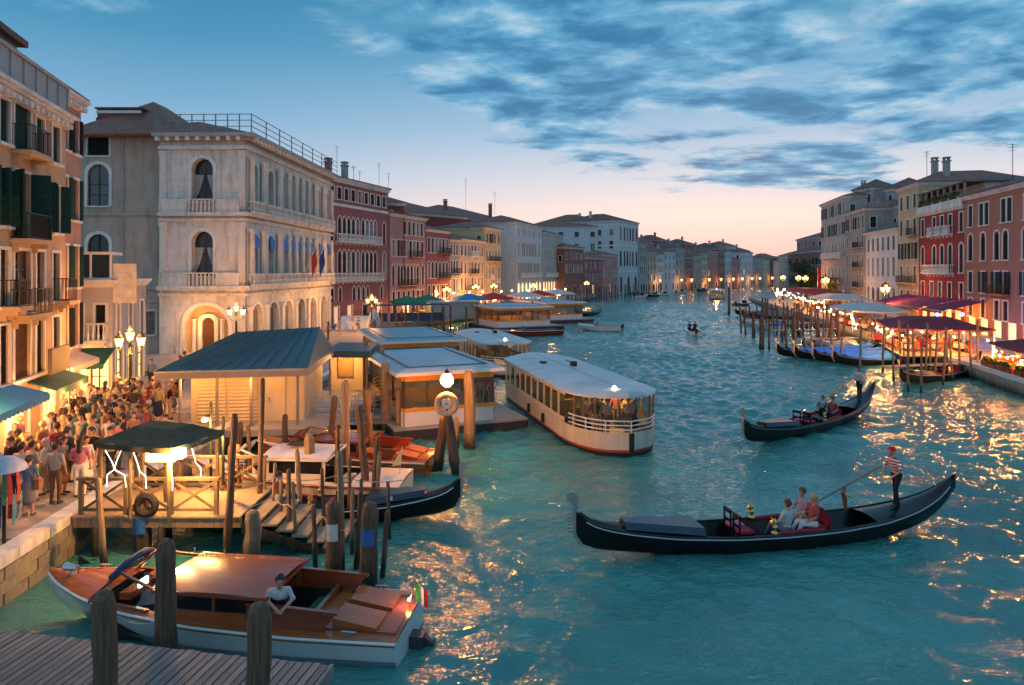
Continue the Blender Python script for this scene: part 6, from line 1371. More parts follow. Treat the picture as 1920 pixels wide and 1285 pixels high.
    # windscreen
    ws = obj('windscreen', cached('t_ws', lambda: MB().bar((6.35, -.72, .8), (5.75, -.6, 1.35), .05).bar((6.35, .72, .8), (5.75, .6, 1.35), .05).bar((5.75, -.6, 1.35), (5.75, .6, 1.35), .05).bar((6.35, -.72, .8), (6.5, 0, .86), .05).bar((6.35, .72, .8), (6.5, 0, .86), .05).bar((6.5, 0, .86), (5.85, 0, 1.37), .04).bar((5.75, -.6, 1.35), (4.95, -.84, 1.18), .05).bar((5.75, .6, 1.35), (4.95, .84, 1.18), .05).bar((6.3, -.8, .8), (5.0, -.88, .72), .08).bar((6.3, .8, .8), (5.0, .88, .72), .08).mesh('windscreen', False)), VARN_D if style != 'white' else WHITE, t)
    obj('pane', cached('t_wp', lambda: MB().add([(6.35, -.7, .8), (6.5, 0, .86), (5.85, 0, 1.36), (5.75, -.58, 1.34)], [(0, 1, 2, 3)]).add([(6.35, .7, .8), (6.5, 0, .86), (5.85, 0, 1.36), (5.75, .58, 1.34)], [(3, 2, 1, 0)]).mesh('pane', False)), CG, ws)
    if style == 'front':
        obj('rolled_cover', MB().tube([(5.95, -.72, 1.28), (5.86, -.35, 1.42), (5.82, 0, 1.47), (5.84, .35, 1.42), (5.9, .72, 1.28)], [.06, .085, .075, .08, .05], 9), mat('blue_rolled_canvas', (.015, .04, .12), .8, bump=.6, bs=14), t)
        obj('dashboard', MB().box(5.55, 5.8, -.6, .6, .78, .92).mesh('d', False), VARN_D, t); obj('instrument_screen', MB().box(5.5, 5.548, .1, .38, .94, 1.08).mesh('s', False), glow('screen_glow', (.6, .95, 1), 5), t)
        obj('steering_wheel', MB().torus((5.45, -.3, .95), .19, .02, 18, 6, 'x').bar((5.47, -.3, .95), (5.6, -.3, .9), .03), IRON, t)
        obj('helm_seat', MB().box(4.75, 5.1, -.6, -.05, .11, .6).box(4.7, 4.78, -.6, -.05, .6, 1.0).mesh('h', False), mat('dark_leather', (.03, .03, .035), .5), t)
        obj('rear_bench', MB().box(1.85, 2.2, -.8, .8, .11, .45).mesh('h', False), mat('green_upholstery', (.02, .1, .05), .7), t)
        sl = obj('searchlight', MB().lathe([(.04, 0), (.03, .1)], 8, (7.25, .1, .98)).tube([(7.12, .1, 1.14), (7.4, .1, 1.16)], [.06, .1], 10), STEEL, t)
        obj('pennant', MB().tube([(7.15, .02, .98), (7.15, .02, 1.4)], .01, 5).add([(7.15, .02, 1.4), (7.15, .02, 1.2), (6.85, .02, 1.22)], [(0, 1, 2)]), IRON, t)
        fp = obj('flag_pole', MB().tube([(.15, -.35, .58), (.0, -.38, 1.15)], .016, 6), STEEL, t)
        for q, c in enumerate(((.02, .22, .07), (.7, .7, .68), (.55, .03, .03))):
            obj('flag_stripe', MB().loft([[(.01 - .1 * (q + u_) * .8 + .0, -.38 - .04 * math.sin(2 * v_) - .02 * q, 1.12 - v_ * .42 - .07 * (q + u_)) for u_ in (0, 1)] for v_ in np.linspace(0, 1, 6)]), cloth('flag_%d' % q, c), fp)
        lamp(fp, (.12, -.3, .78), 3, (1, .5, .15), .05, 'stern_light'); obj('lamp_glass', MB().ball((.12, -.3, .76), .035, 8), glow('stern_lamp', (1, .5, .15), 18), fp)
        dr = obj('outdrive', MB().box(-.28, -.01, -.16, .16, -.2, .22).prism([(-.25, .2), (-.45, .05), (-.4, -.25), (-.2, -.3)], -.06, .06).mesh('o', False), mat('dark_drive', (.04, .045, .05), .5), t)
        for q in range(3): obj('propeller_blade', MB().prism([(-.47, 0), (-.44, 0), (-.46, .17), (-.49, .15)], -.05, .05), STEEL, dr, (0, 0, 0.0)).rotation_euler
        for x, y in ((.9, -1.0), (.9, 1.0), (6.9, -.5)): obj('cleat', MB().box(-.14, .14, -.025, .025, .04, .07).box(-.06, -.03, -.02, .02, 0, .04).box(.03, .06, -.02, .02, 0, .04).mesh('c', False), STEEL, t, (x, y, .62 if x < 3 else .92))
        for x in (4.3, 5.0): obj('hand_rail', MB().tube([(x, -.92, .72), (x + .1, -.95, .98), (x + .12, -.95, 1.3)], .015, 6), STEEL, t)
    if style == 'white':
        r_ = obj('lifebuoy', MB().torus((0, 0, 0), .28, .07, 20, 8), mat('buoy_bright', (.7, .16, .05), .5), t, (1.45, -.55, .92)); r_.rotation_euler = (R(-20), 0, 0)
        obj('flag', MB().tube([(.3, -.2, .6), (.2, -.2, 1.35)], .014, 6).add([(.22, -.2, 1.3), (.28, -.2, .85), (.6, -.24, .8)], [(0, 1, 2)]), cloth('pale_flag', (.5, .45, .3)), t)
        obj('sky_hatch', MB().box(3.6, 4.2, -.3, .3, 1.405, 1.43).mesh('s', False), GLASS_B, t)
        obj('rear_window', MB().add([(2.85, -.75, .66), (2.85, .75, .66), (2.8, .72, 1.28), (2.8, -.72, 1.28)], [(0, 1, 2, 3)]).mesh('r', False), GLASS, t)
        obj('seat', MB().box(2.0, 2.4, -.7, .7, .11, .5).mesh('s', False), mat('pale_upholstery', (.4, .38, .36), .7), t)
    return t
fx_ = taxi('mahogany water taxi with white hull and flag beside the grey jetty', (-2.12, 14.3), (-10.5, 15.5), HULLW, VARN, mat('red_mahogany_roof', (.3, .07, .035), .26, var=.12, vs=1.5, stretch=(.5, 5, 5), coat=.25), 'front')
taxi('white water taxi with orange lifebuoy moored behind the gondola', (-3.6, 23.3), (-11.2, 23.9), CREAMH, CREAMH, mat('pale_roof', (.62, .58, .57), .35, var=.08), 'white').scale[2] = 1.3
taxi('varnished brown water taxi moored under the landing stage', (-3.1, 26.7), (-10.4, 28.0), VARN, VARN, VARN_D, 'brown')
# boatman bending over the side
def tp(t, lx, ly_): 
    a = t.rotation_euler.z; s = t.scale[0]; return (t.location.x + math.cos(a) * lx * s - math.sin(a) * ly_, t.location.y + math.sin(a) * lx * s + math.cos(a) * ly_)
bx, by = tp(fx_, 2.45, .46)
kw_bend = dict(res=.016, hipz=.62, lean=(.02, .36), knees=[(-.12, .12, .36), (.12, .12, .36)], ankles=[(-.12, -.05, .09), (.12, -.05, .09)], elbows=[(-.25, .42, .78), (.25, .38, .78)], wrists=[(-.1, .62, .70), (.06, .63, .69)], head=(-.02, .10))
person('bend', (bx, by), R(195), '', None, z=.36, top='white', bot='navy', hr='dark', label='boatman in white shirt bending over the side of the mahogany taxi', **kw_bend)

# ------------------------------------------------------------------ vaporetti
def plan(Lf, hw, n=14, ends=(3.4, 2.2)):
    pts = []
    for x in np.linspace(0, Lf, 40):
        f = 1.0
        if x > Lf - ends[0]: f = math.sqrt(max(0, 1 - ((x - Lf + ends[0]) / ends[0]) ** 2.2))
        if x < ends[1]: f = min(f, math.sqrt(max(0, 1 - ((ends[1] - x) / ends[1]) ** 2.6)) * .35 + .65)
        pts.append((x, hw * f))
    return pts
CRV = mat('cream_boat_paint', (.62, .53, .42), .35, var=.08, vs=.8, stain=(.36, .27, .2), stf=.55, sts=1.1, streak=True); ROOFV = mat('pale_boat_roof', (.52, .56, .58), .4, var=.16, vs=.9, stain=(.3, .31, .3), stf=.6, sts=.7); REDL = mat('red_waterline', (.4, .05, .035), .5); BLKH = mat('black_hull', (.012, .01, .01), .4)
def vaporetto(label, bow, stern, lit=60, hw=2.1, pax=0):
    Ln, an = frontage(stern, bow); t = thing('water_bus', label, 'water bus', (*stern, 0), an, 'water buses on the canal')
    Lf = Ln; pl = plan(Lf, hw); 
    def band(z0, z1, k0, k1, x0=0, x1=None, inset=0):
        x1 = x1 or Lf; rr = []
        for x, w_ in pl:
            if x < x0 - .01 or x > x1 + .01: continue
            rr.append((x, max(.0, w_ - inset)))
        mb = MB()
        for sg in (1, -1): mb.loft([[(x * 1.0, sg * w_ * k0, z0), (x, sg * w_ * k1, z1)] for x, w_ in rr])
        return mb
    obj('hull_bottom', band(-.4, .16, .9, .965).mesh('h'), BLKH, t); obj('waterline_band', band(.16, .27, .966, .985).mesh('h'), REDL, t)
    obj('hull', band(.27, 1.0, .985, 1.0).add([(0, -hw * .65, .27), (0, hw * .65, .27), (0, hw * .65, 1.0), (0, -hw * .65, 1.0)], [(0, 1, 2, 3)]).mesh('h'), CRV, t)
    obj('deck', MB().extr([(x, w_ * .98) for x, w_ in pl] + [(x, -w_ * .98) for x, w_ in pl[::-1]], .5, .56).mesh('deck', False), mat('boat_deck', (.25, .2, .15), .8), t)
    xf = Lf - 2.3; xb = 1.2
    # cabin walls with windows
    lw = obj('cabin_wall', band(1.0, 1.22, .992, .985, xb, xf).mesh('c'), CRV, t); obj('wall_head', band(2.22, 2.42, .975, .97, xb, xf).mesh('c'), CRV, t)
    n = int((xf - xb) / 1.05); wp = hw * .985
    for sg in (-1, 1):
        for i in range(n):
            a = xb + (xf - xb) * i / n; b = xb + (xf - xb) * (i + 1) / n
            ya = np.interp(a, [p[0] for p in pl], [p[1] for p in pl]) * .98; yb = np.interp(b, [p[0] for p in pl], [p[1] for p in pl]) * .98
            obj('window', MB().add([(a + .07, sg * ya, 1.22), (b - .07, sg * yb, 1.22), (b - .07, sg * yb, 2.22), (a + .07, sg * ya, 2.22)], [(0, 1, 2, 3)]).mesh('w', False), CG, t)
            obj('window_post', MB().bar((a, sg * ya, 1.2), (a, sg * ya, 2.24), .14, .06).mesh('w', False), CRV, t)
    # rounded front glass
    fr_ = [(x, w_ * .96) for x, w_ in pl if x >= xf - .01 and x < Lf - .55]; arc = fr_ + [(fr_[-1][0] + .05, 0)] + [(x, -w_) for x, w_ in fr_[::-1]]
    for k in range(len(arc) - 1):
        a, b = arc[k], arc[k + 1]
        if abs(a[1] - b[1]) < .02 and abs(a[0] - b[0]) < .02: continue
        obj('front_pane', MB().add([(*a, 1.3), (*b, 1.3), (*b, 2.3), (*a, 2.3)], [(0, 1, 2, 3)]).mesh('f', False), CG, t)
        if k % 3 == 0: obj('window_post', MB().bar((*a, 1.0), (*a, 2.42), .07, .07).mesh('w', False), mat('varnished_post', (.25, .12, .05), .4), t)
    ra = [(x, w_ * .99) for x, w_ in pl if x >= xf - .01]; rail = ra + [(x, -w_) for x, w_ in ra[::-1]]
    mb = MB()
    for q in (1.12, 1.3, 1.48): mb.tube([(x, y, q) for x, y in rail], .028, 6)
    for k in range(0, len(rail), 2): mb.tube([(rail[k][0], rail[k][1], 1.0), (rail[k][0], rail[k][1], 1.5)], .025, 6)
    obj('bow_railing', mb, WHITE, t)
    rp_ = [(x, w_ * 1.02) for x, w_ in plan(Lf - .3, hw, ends=(2.6, 2.0))]
    mb = MB(); mb.loft([[(x, y * w_, 2.45 + .22 * (1 - y * y)) for y in np.linspace(-1, 1, 11)] for x, w_ in rp_]); mb.loft([[(x, w_, 2.38) for _ in (0,)] + [(x, w_, 2.45)] for x, w_ in rp_]); mb.loft([[(x, -w_, 2.38), (x, -w_, 2.45)] for x, w_ in rp_]); mb.loft([[(x, w_, 2.38), (x, -w_, 2.38)] for x, w_ in rp_])
    rf_ = obj('roof', mb, ROOFV, t)
    for q in (.28, .52, .76): obj('roof_seam', MB().loft([[(Lf * q + dx_, y * hw, 2.46 + .22 * (1 - y * y)) for y in np.linspace(-1, 1, 11)] for dx_ in (0, .05)]), mat('roof_seam', (.3, .34, .37), .5), rf_)
    obj('roof_seam', MB().box(.8, Lf - 1.0, -.025, .025, 2.66, 2.685).mesh('s', False), mat('roof_seam', (.3, .34, .37)), rf_)
    obj('roof_mast', MB().box(Lf * .42, Lf * .42 + .3, .3, .6, 2.6, 2.9).tube([(Lf * .43, .4, 2.8), (Lf * .36, .4, 2.85)], .03, 6), IRON, rf_); obj('roof_vent', MB().box(Lf * .3, Lf * .3 + .5, -.9, -.6, 2.6, 2.72).mesh('v', False), IRON, rf_)
    obj('masthead_lamp', MB().ball((Lf - 1.1, -.3, 2.72), .1, 10), BULB_W, rf_)
    for x in np.linspace(2.5, Lf - 3, 6):
        for sg in (-1, 1):
            s_ = obj('seat', cached('vseat', lambda: MB().box(-.22, .22, -.5, .5, .56, .98).box(-.25, -.18, -.5, .5, .98, 1.5).mesh('seat', False)), mat('green_seat', (.05, .06, .04), .7), t, (x, sg * 1.1, 0))
    for q in (.3, .6, .85): obj('ceiling_lamp', MB().box(Lf * q - .5, Lf * q + .5, -.1, .1, 2.33, 2.37).mesh('l', False), glow('ceiling_tube', (1, .72, .34), 3), t); lamp(t, (Lf * q, 0, 2.2), lit, (1, .72, .34), .15, 'cabin_light')
    for x, y in ((Lf * .45, -hw - .05), (Lf * .62, -hw - .05)): obj('fender', MB().tube([(x, y, .35), (x, y, .8)], .09, 8), RUBBER, t)
    obj('stem_fender', MB().box(Lf - .03, Lf + .1, -.09, .09, .1, 1.0).mesh('f', False), RUBBER, t)
    for k in range(pax):
        lx = Lf - rnd.uniform(1.2, 3.4); yy = rnd.uniform(-1.3, 1.3); a = an
        px_, py_ = stern[0] + math.cos(a) * lx - math.sin(a) * yy, stern[1] + math.sin(a) * lx + math.cos(a) * yy
        person('stand' if k % 3 else 'stand2', (px_, py_), a - 1.57 + rnd.uniform(-.8, .8), 'aboard the front lounge of the water bus', 'passengers on the water bus', z=.57, scale=.93)
    return t
person_mesh('stand2', elbows=[(-.28, .02, 1.15), (.28, .02, 1.15)], wrists=[(-.12, .26, 1.12), (.12, .26, 1.1)])
vaporetto('cream water bus with pale roof leaving the landing stage, people in its glazed bow', (5.0, 28.6), (1.3, 43.0), 14, pax=16)
vaporetto('second water bus with red stern bench behind the teal-roofed landing stage', (.1, 49.5), (-3.3, 61), 16)
vaporetto('distant water bus heading up the middle of the canal', (PX(1346, 186), 186), (PX(1342, 204), 204), 60, hw=2.0)

# ------------------------------------------------------------------ small boats
SST = [(0, .85, .5, .75, .05, -.1), (2, .9, .5, .8, .02, -.14), (3.6, .75, .58, .55, .08, -.1), (4.6, .4, .7, .2, .25, .05), (5.0, .02, .8, .01, .55, .4)]
def motorboat(label, stern, bow, hullm, deckm, cover=None, cab=True, scale=1.0):
    Ln, an = frontage(stern, bow); t = thing('motor_boat', label, 'motor boat', (*stern, 0), an, 'small motor boats'); t.scale = (Ln / 5, scale, scale)
    obj('hull', cached('s_hull', lambda: hull_mesh(SST, 24).mesh('hull', True, 40)), hullm, t)
    obj('fore_deck', cached('s_fd', lambda: deck_mesh(SST, 2.9, 4.98, .0, .01, .06).mesh('fore_deck')), deckm, t); obj('side_deck', cached('s_sd', lambda: deck_mesh(SST, 0, 2.9, 0, .01, 0, hole=.65).mesh('side_deck')), deckm, t)
    obj('floor', cached('s_fl', lambda: MB().box(.05, 2.9, -.64, .64, .1, .14).mesh('floor', False)), DECK, t)
    if cover: obj('cover', cached('s_cv', lambda: MB().loft([[(x, y * .88, .55 + .35 * (1 - y * y) * (1 - (x - 1.4) ** 2 / 4)) for y in np.linspace(-1, 1, 7)] for x in np.linspace(.1, 3.1, 8)]).mesh('cover')), cover, t)
    else:
        obj('bench', cached('s_bn', lambda: MB().box(.6, .9, -.64, .64, .14, .42).box(1.8, 2.1, -.64, .64, .14, .42).mesh('bench', False)), DECK, t)
        if cab: obj('windscreen', cached('s_ws', lambda: MB().add([(3.0, -.6, .6), (3.1, 0, .62), (2.75, 0, 1.0), (2.7, -.5, .98)], [(0, 1, 2, 3)]).add([(3.0, .6, .6), (3.1, 0, .62), (2.75, 0, 1.0), (2.7, .5, .98)], [(3, 2, 1, 0)]).mesh('windscreen', False)), GLASS_B, t)
    obj('outboard', cached('s_ob', lambda: MB().box(-.3, -.02, -.15, .15, .4, .85).box(-.2, -.08, -.05, .05, -.3, .4).mesh('outboard', False)), IRON, t)
    obj('rub_rail', cached('s_rr', lambda: rail_mesh(SST, 0, 4.95, .025, 0, .01).mesh('rub_rail')), WHITE, t)
    return t
BLUT = mat('blue_tarpaulin', (.01, .18, .78), .9, var=.25, vs=2, bump=.5, bs=5)
motorboat('small white motor boat speeding with two people in mid canal', G(1305, 630), (G(1305, 630)[0] + .6, G(1305, 630)[1] + 5.5), HULLW, HULLW, cab=False)
bxx, byy = G(1305, 628)
for k, dxx in enumerate((-.3, .35)): person('sit', (bxx + dxx, byy + 1.8), 0, '', 'people in the small boat', z=.55, top='black' if k else 'navy', bot='black', hr='dark', label=['person in navy top in the small speeding boat', 'person in black top in the small speeding boat'][k], **kw_sit)
motorboat('long white taxi boat cruising past the landing stages', (PX(1165, 88), 88), (PX(1084, 90), 90), HULLW, HULLW, scale=1.1)
motorboat('dark red long boat with lamp moored by the third landing stage', (PX(1050, 84), 84), (PX(925, 80), 80), mat('dark_red_hull', (.16, .02, .015), .3), VARN_D, scale=1.15)
for i, (pa, pb_, Y, m_, cv) in enumerate(((1400, 1462, 96, HULLW, None), (1388, 1440, 102, HULLW, None), (1418, 1470, 91, HULLW, BLUT), (1452, 1506, 99, mat('grey_hull', (.35, .36, .38), .4), None), (1512, 1560, 72, HULLW, None), (1545, 1600, 69, HULLW, mat('grey_tarp', (.3, .33, .36), .7)), (1600, 1668, 66, HULLW, None))):
    motorboat(['white motor boat at the outer berth of the pole field', 'white motor boat behind the outer berth', 'white motor boat with blue tarpaulin among the poles', 'grey motor boat among the poles', 'white motor boat next to the blue covered gondolas', 'white motor boat with grey tarpaulin behind the gondolas', 'long white motor boat behind the blue covers'][i], (PX(pb_, Y), Y - 1), (PX(pa, Y), Y + 1), m_, m_, cv)
for i, (px, Y) in enumerate(((1190, 196), (1215, 205), (1235, 214), (1380, 150), (1268, 236), (1310, 262))):
    motorboat(['moored boat before monumental palazzo', 'moored boat past monumental palazzo', 'third moored boat on the far reach', 'boat alone near the pole field', 'covered boat near the far lamp', 'covered boat on the farthest reach'][i] if 0 else ['low white boat moored before the monumental palazzo', 'low boat moored just past the monumental palazzo', 'boat moored under the far grey house', 'small boat passing the outer pole', 'boat moored under the far white house', 'boat moored on the farthest visible reach'][i], (PX(px, Y), Y), (PX(px, Y) + 4.5, Y + 4), HULLW if i % 2 == 0 else BLKH, HULLW, None, True, 1.2)
for i in range(4):
    gondola(['gondola with bright blue cover, farthest from the corner terrace in its row', 'gondola with bright blue cover, second of the row from the motor boats', 'gondola with bright blue cover, third of the row from the motor boats', 'gondola with bright blue cover, end of the row beside the lone open gondola'][i], (23.6 + .95 * i * .9, 55.4 - 1.75 * i + 5.5), (34.6 + .9 * i * .9, 58.5 - 1.75 * i + 5.5), BLUT, 'blue covered gondolas', hullm=BLACK)
gondola('open tan-lit gondola moored on its own under the restaurant lights', (26.2, 46.2), (36.0, 52.4), None, 'gondolas')
for i in range(4):
    gondola('gondola with dark blue cover at the far pole field, ' + ['outermost of its row', 'second from open water', 'third from open water', 'innermost of its row'][i], (PX(1378 + i * 12, 118 - 3 * i), 118 - 3 * i), (PX(1378 + i * 12, 118 - 3 * i) + 10.5, 121 - 3 * i), mat('dark_blue_cover', (.02, .08, .16), .6), 'gondolas at the far pole field')
gondola('gondola moored among poles before the dark brick house', (PX(1128, 122), 122), (PX(1075, 118), 116), None, 'gondolas', detail=False)

# ------------------------------------------------------------------ poles of the right bank
RPG = 'poles in front of the restaurants'
spec = [(1367, 540, 590, 5), (1428, 598, 655, 9), (1442, 600, 655, 4), (1467, 622, 640, 4), (1474, 606, 658, 5), (1489, 590, 662, 6)]
for px, a, b, w in spec: pile(px, a, b, w, 'lone dark pole in open water outside the pole field', 'lone outer poles', m=POLE)
rg = random.Random(21)
for i in range(46):
    px = 1392 + i * 4.2 + rg.uniform(-3, 3); b = rg.uniform(597, 634) if px < 1500 else rg.uniform(615, 660); hgt = rg.uniform(30, 48) * (b - 508) / 100
    pile(px, b - hgt, b, rg.uniform(2.4, 4.0) * (b - 508) / 110, 'dark pole in the dense pole field before the white canopies', 'dense pole field', m=POLE, lean=rg.uniform(-.8, .8))
for px, a, b in ((1520, 632, 668), (1538, 630, 668), (1558, 628, 672), (1575, 632, 680), (1612, 612, 712), (1655, 614, 700), (1676, 628, 716), (1700, 635, 712), (1703, 610, 735), (1727, 640, 738), (1735, 606, 712), (1752, 625, 716), (1768, 630, 722), (1786, 628, 716), (1800, 622, 705), (1821, 620, 712), (1834, 600, 710), (1715, 618, 700), (1744, 640, 705), (1690, 600, 690), (1776, 615, 700)):
    pile(px, a, b, 4.2, 'slender pale pole lit by the restaurant lamps', RPG, m=POLE_L, lean=rg.uniform(-.7, .7))
for i in range(34):     # poles along the far left reach
    px = 1062 + i * 5.4 + rg.uniform(-2, 2); Y = 150 + i * 3.0 + rg.uniform(-6, 6)
    x = PX(px, Y); pile(px, ZY(0, 1) * 0 + (HOR + (H0 - 3.0 - rg.random()) * F / Y), 0, .28 * F / Y, 'thin mooring pole before the palaces of the far reach', 'poles along the far reach', m=POLE if i % 3 else mat('blue_pole', (.03, .08, .2), .6), Y=Y)
for i in range(16):
    px = 722 + i * 21 + rg.uniform(-6, 6); Y = 78 + i * 2.0
    pile(px, HOR + (H0 - 2.4 - rg.random()) * F / Y, 0, .26 * F / Y, 'thin mooring pole along the quay of the landing stages', 'poles along the market quay', m=POLE, Y=Y)

# ------------------------------------------------------------------ restaurants on the quay
MAR = mat('maroon_canvas', (.19, .012, .03), .8, var=.15, vs=1.2); PURP = mat('plum_canvas', (.22, .02, .1), .8, var=.12); WCAN = mat('cream_canvas', (.55, .52, .5), .8, var=.1); REDC = mat('red_canvas', (.5, .03, .02), .8, var=.12)
def canopy(label, pts, z, m, rise=.6, val=.35, group='restaurant canopies'):
    """four corner points; peaked canvas roof with a hanging edge on corner posts"""
    cx = sum(p[0] for p in pts) / 4; cy = sum(p[1] for p in pts) / 4
    t = thing('canopy', label, 'canopy', (cx, cy, 0), 0, group); q = [(p[0] - cx, p[1] - cy) for p in pts]
    i_ = [(x * .45, y * .45, z + rise) for x, y in q]
    obj('cloth', sagged([(*p, z) for p in q], i_, 10, .12, 3).mesh('cloth', True, 25), m, t)
    for p in q: obj('post', MB().tube([(p[0] * .97, p[1] * .97, 1.05), (p[0] * .97, p[1] * .97, z - .01)], .05, 8), WHITE, t)
    return t
def rq(px, Y, off=0): return (PX(px, Y) + off, Y)
canopies = [('maroon canopy over diners at the corner of the restaurant quay', [(31.7, 41.0), (40, 39.2), (41.6, 46.4), (33.3, 47.6)], 2.85, MAR), ('broad maroon canopy strung with lamps on the timber terrace', [(31.0, 55.8), (38.2, 53.8), (41.5, 62.5), (34.4, 64.6)], 3.15, MAR),
            ('long cream canopy with street lamp rising behind it', [(37.6, 75.5), (43.2, 74), (46, 84.5), (40, 86)], 3.4, WCAN), ('farther cream canopy before the taupe house', [(46.6, 102), (53.0, 100), (55.2, 110), (48.8, 112)], 3.6, WCAN), ('red canopy at the end of the restaurant row', [(52.4, 123), (60.0, 121), (64, 142), (56.2, 145)], 3.8, REDC)]
for lb_, p, z, m_ in canopies: canopy(lb_, p, z, m_)
# long plum awnings fixed along the house fronts
for i, (pa, pb_, lb_) in enumerate(((1700, 1800, 'plum awning fixed along the front of the crimson house'), (1806, 1850, 'plum awning fixed along the front of the orange house'))):
    A_, B_ = rp(pa), rp(pb_); Ln, an = frontage(A_, B_); t = thing('awning', lb_, 'awning', (*A_, 0), an, 'plum awnings')
    awning(t, 0, Ln, -.02, 4.6, 4.2, 1.0, PURP, .35, 'cloth')
    obj('rod', MB().bar((0, -4.2, 3.55), (Ln, -4.2, 3.55), .05).bar((.1, 0, 3.2), (.1, -4.2, 3.5), .04).bar((Ln - .1, 0, 3.2), (Ln - .1, -4.2, 3.5), .04), WHITE, t)
    lamp(t, (Ln * .3, -1.6, 3.2), 45, (1, .55, .18), .25, 'awning_light'); lamp(t, (Ln * .75, -1.6, 3.2), 45, (1, .55, .18), .25, 'awning_light')
# strings of bulbs
bulbm = cached('bulbm', lambda: MB().ball((0, 0, 0), .075, 8).mesh('bulb'))
def bulbs(label, A_, B_, z, n, e=14, every=3, blue=0.0, sag=.25, jit=.25, cat='light string'):
    t = thing('light_string', label, cat, (*A_, 0), 0, 'strings of restaurant lights'); d = (B_[0] - A_[0], B_[1] - A_[1]); pts = []
    for i in range(n):
        q = i / (n - 1); zz_ = z - sag * math.sin(q * math.pi * 4) ** 2 + rnd.uniform(-jit, jit); p = (d[0] * q + rnd.uniform(-.2, .2), d[1] * q, zz_); pts.append(p)
        isb = rnd.random() < blue
        obj('bulb', bulbm, FAIRY_B if isb else FAIRY, t, p)
        if i % every == 0: lamp(t, (p[0], p[1], p[2] - .12), e, (.1, .2, 1) if isb else (1, .5, .15), .09)
    obj('cable', MB().tube([(p[0], p[1], p[2] + .07) for p in pts], .012, 4), IRON, t)
    return t
bulbs('string of warm bulbs along the front edge of the broad maroon canopy', (30.9, 55.6), (38.2, 53.6), 2.75, 11, 55)
bulbs('string of warm bulbs along the canal side of the broad maroon canopy', (31.0, 56), (34.3, 64.6), 2.75, 9, 55)
bulbs('string of bulbs with blue ones along the front of the long cream canopy', (37.4, 75.3), (41.2, 92), 2.9, 15, 40, blue=.2)
bulbs('string of bulbs draped from the cream canopy to the maroon one', (33.4, 66), (37.3, 75), 2.6, 11, 30, jit=.35, blue=.1)
bulbs('string of warm bulbs under the rear of the broad maroon canopy', (36.5, 56.5), (40, 63), 2.9, 9, 50)
bulbs('row of table lamps glowing under the corner canopy', (32.0, 41.6), (33.5, 47.3), 2.25, 7, 60, 2, jit=.08)
bulbs('row of lamps at the back of the corner canopy', (37.5, 41.5), (39.5, 46), 2.5, 5, 55, 2, jit=.1)
bulbs('string of warm bulbs along the farther cream canopy', (46.4, 101.5), (50.0, 119), 3.0, 16, 45)
bulbs('string of warm bulbs under the red canopy', (52.2, 123), (56, 145), 3.1, 14, 42)
for i, (px, Y) in enumerate(((1757, 66), (1804, 64))):
    p = (PX(px, Y), Y); t = thing('spotlight', ['blue spotlight on a rod above the broad maroon canopy', 'second blue spotlight on a rod by the plum awning'][i], 'spotlight', (*p, 0)); z = ZY(590, Y)
    obj('rod', MB().bar((0, 0, 3.8), (0, 0, z), .05).bar((0, 0, z), (1.2, .2, z + .35), .05), STEEL, t); obj('lamp_glass', MB().ball((0, 0, z), .16, 10), FAIRY_B, t); lamp(t, (0, -.2, z), 60, (.1, .2, 1), .1)
# quay lamps
for px, Y, lb_ in ((1660, 88, 'three-headed street lamp rising behind the long cream canopy'), (1548, 112, 'street lamp at the pole field before the pale grey house'), (1497, 150, 'bright lamp at the trees by the end of the restaurants'), (1468, 158, 'lamp shining at the start of the far pole field'), (1510, 142, 'lamp between the red canopy and the trees')):
    street_lamp((PX(px, Y), Y), lb_, z=1.05, h=4.2 if Y < 100 else 5.0, e=420, s=1.5)
# tables and diners
TW = cloth('table_white', (.62, .58, .52)); TR = cloth('table_red', (.45, .03, .03))
def table(pos, i, where, group):
    t = thing('table', ('white' if i % 2 else 'red') + '-clothed square dining table ' + where, 'table', (*pos, 1.05), rnd.uniform(0, .3), group)
    obj('table_cloth', cached('tcl', lambda: MB().add([(-.48, -.48, .75), (.48, -.48, .75), (.48, .48, .75), (-.48, .48, .75), (-.53, -.53, .35), (.53, -.53, .35), (.53, .53, .35), (-.53, .53, .35)], [(0, 1, 2, 3), (4, 5, 1, 0), (5, 6, 2, 1), (6, 7, 3, 2), (7, 4, 0, 3)]).mesh('table_cloth', False)), TW if i % 2 else TR, t)
    obj('table_leg', cached('tlg', lambda: MB().lathe([(.25, 0), (.25, .03), (.04, .06), (.04, .74)], 8).mesh('table_leg')), IRON, t)
chairm = cached('dchair', lambda: MB().box(-.22, .22, -.22, .22, .42, .47).box(-.22, -.18, -.22, -.18, 0, .42).box(.18, .22, -.22, -.18, 0, .42).box(-.22, -.18, .18, .22, 0, .42).box(.18, .22, .18, .22, 0, .42).box(-.22, .22, -.22, -.18, .47, .95).mesh('chair', False))
kw_din = dict(hipz=.5, knees=[(-.12, .4, .52), (.12, .4, .52)], ankles=[(-.12, .42, .09), (.12, .42, .09)], elbows=[(-.27, .08, .78), (.27, .08, .78)], wrists=[(-.14, .32, .82), (.14, .32, .82)], lean=(0, .04))
k = 0
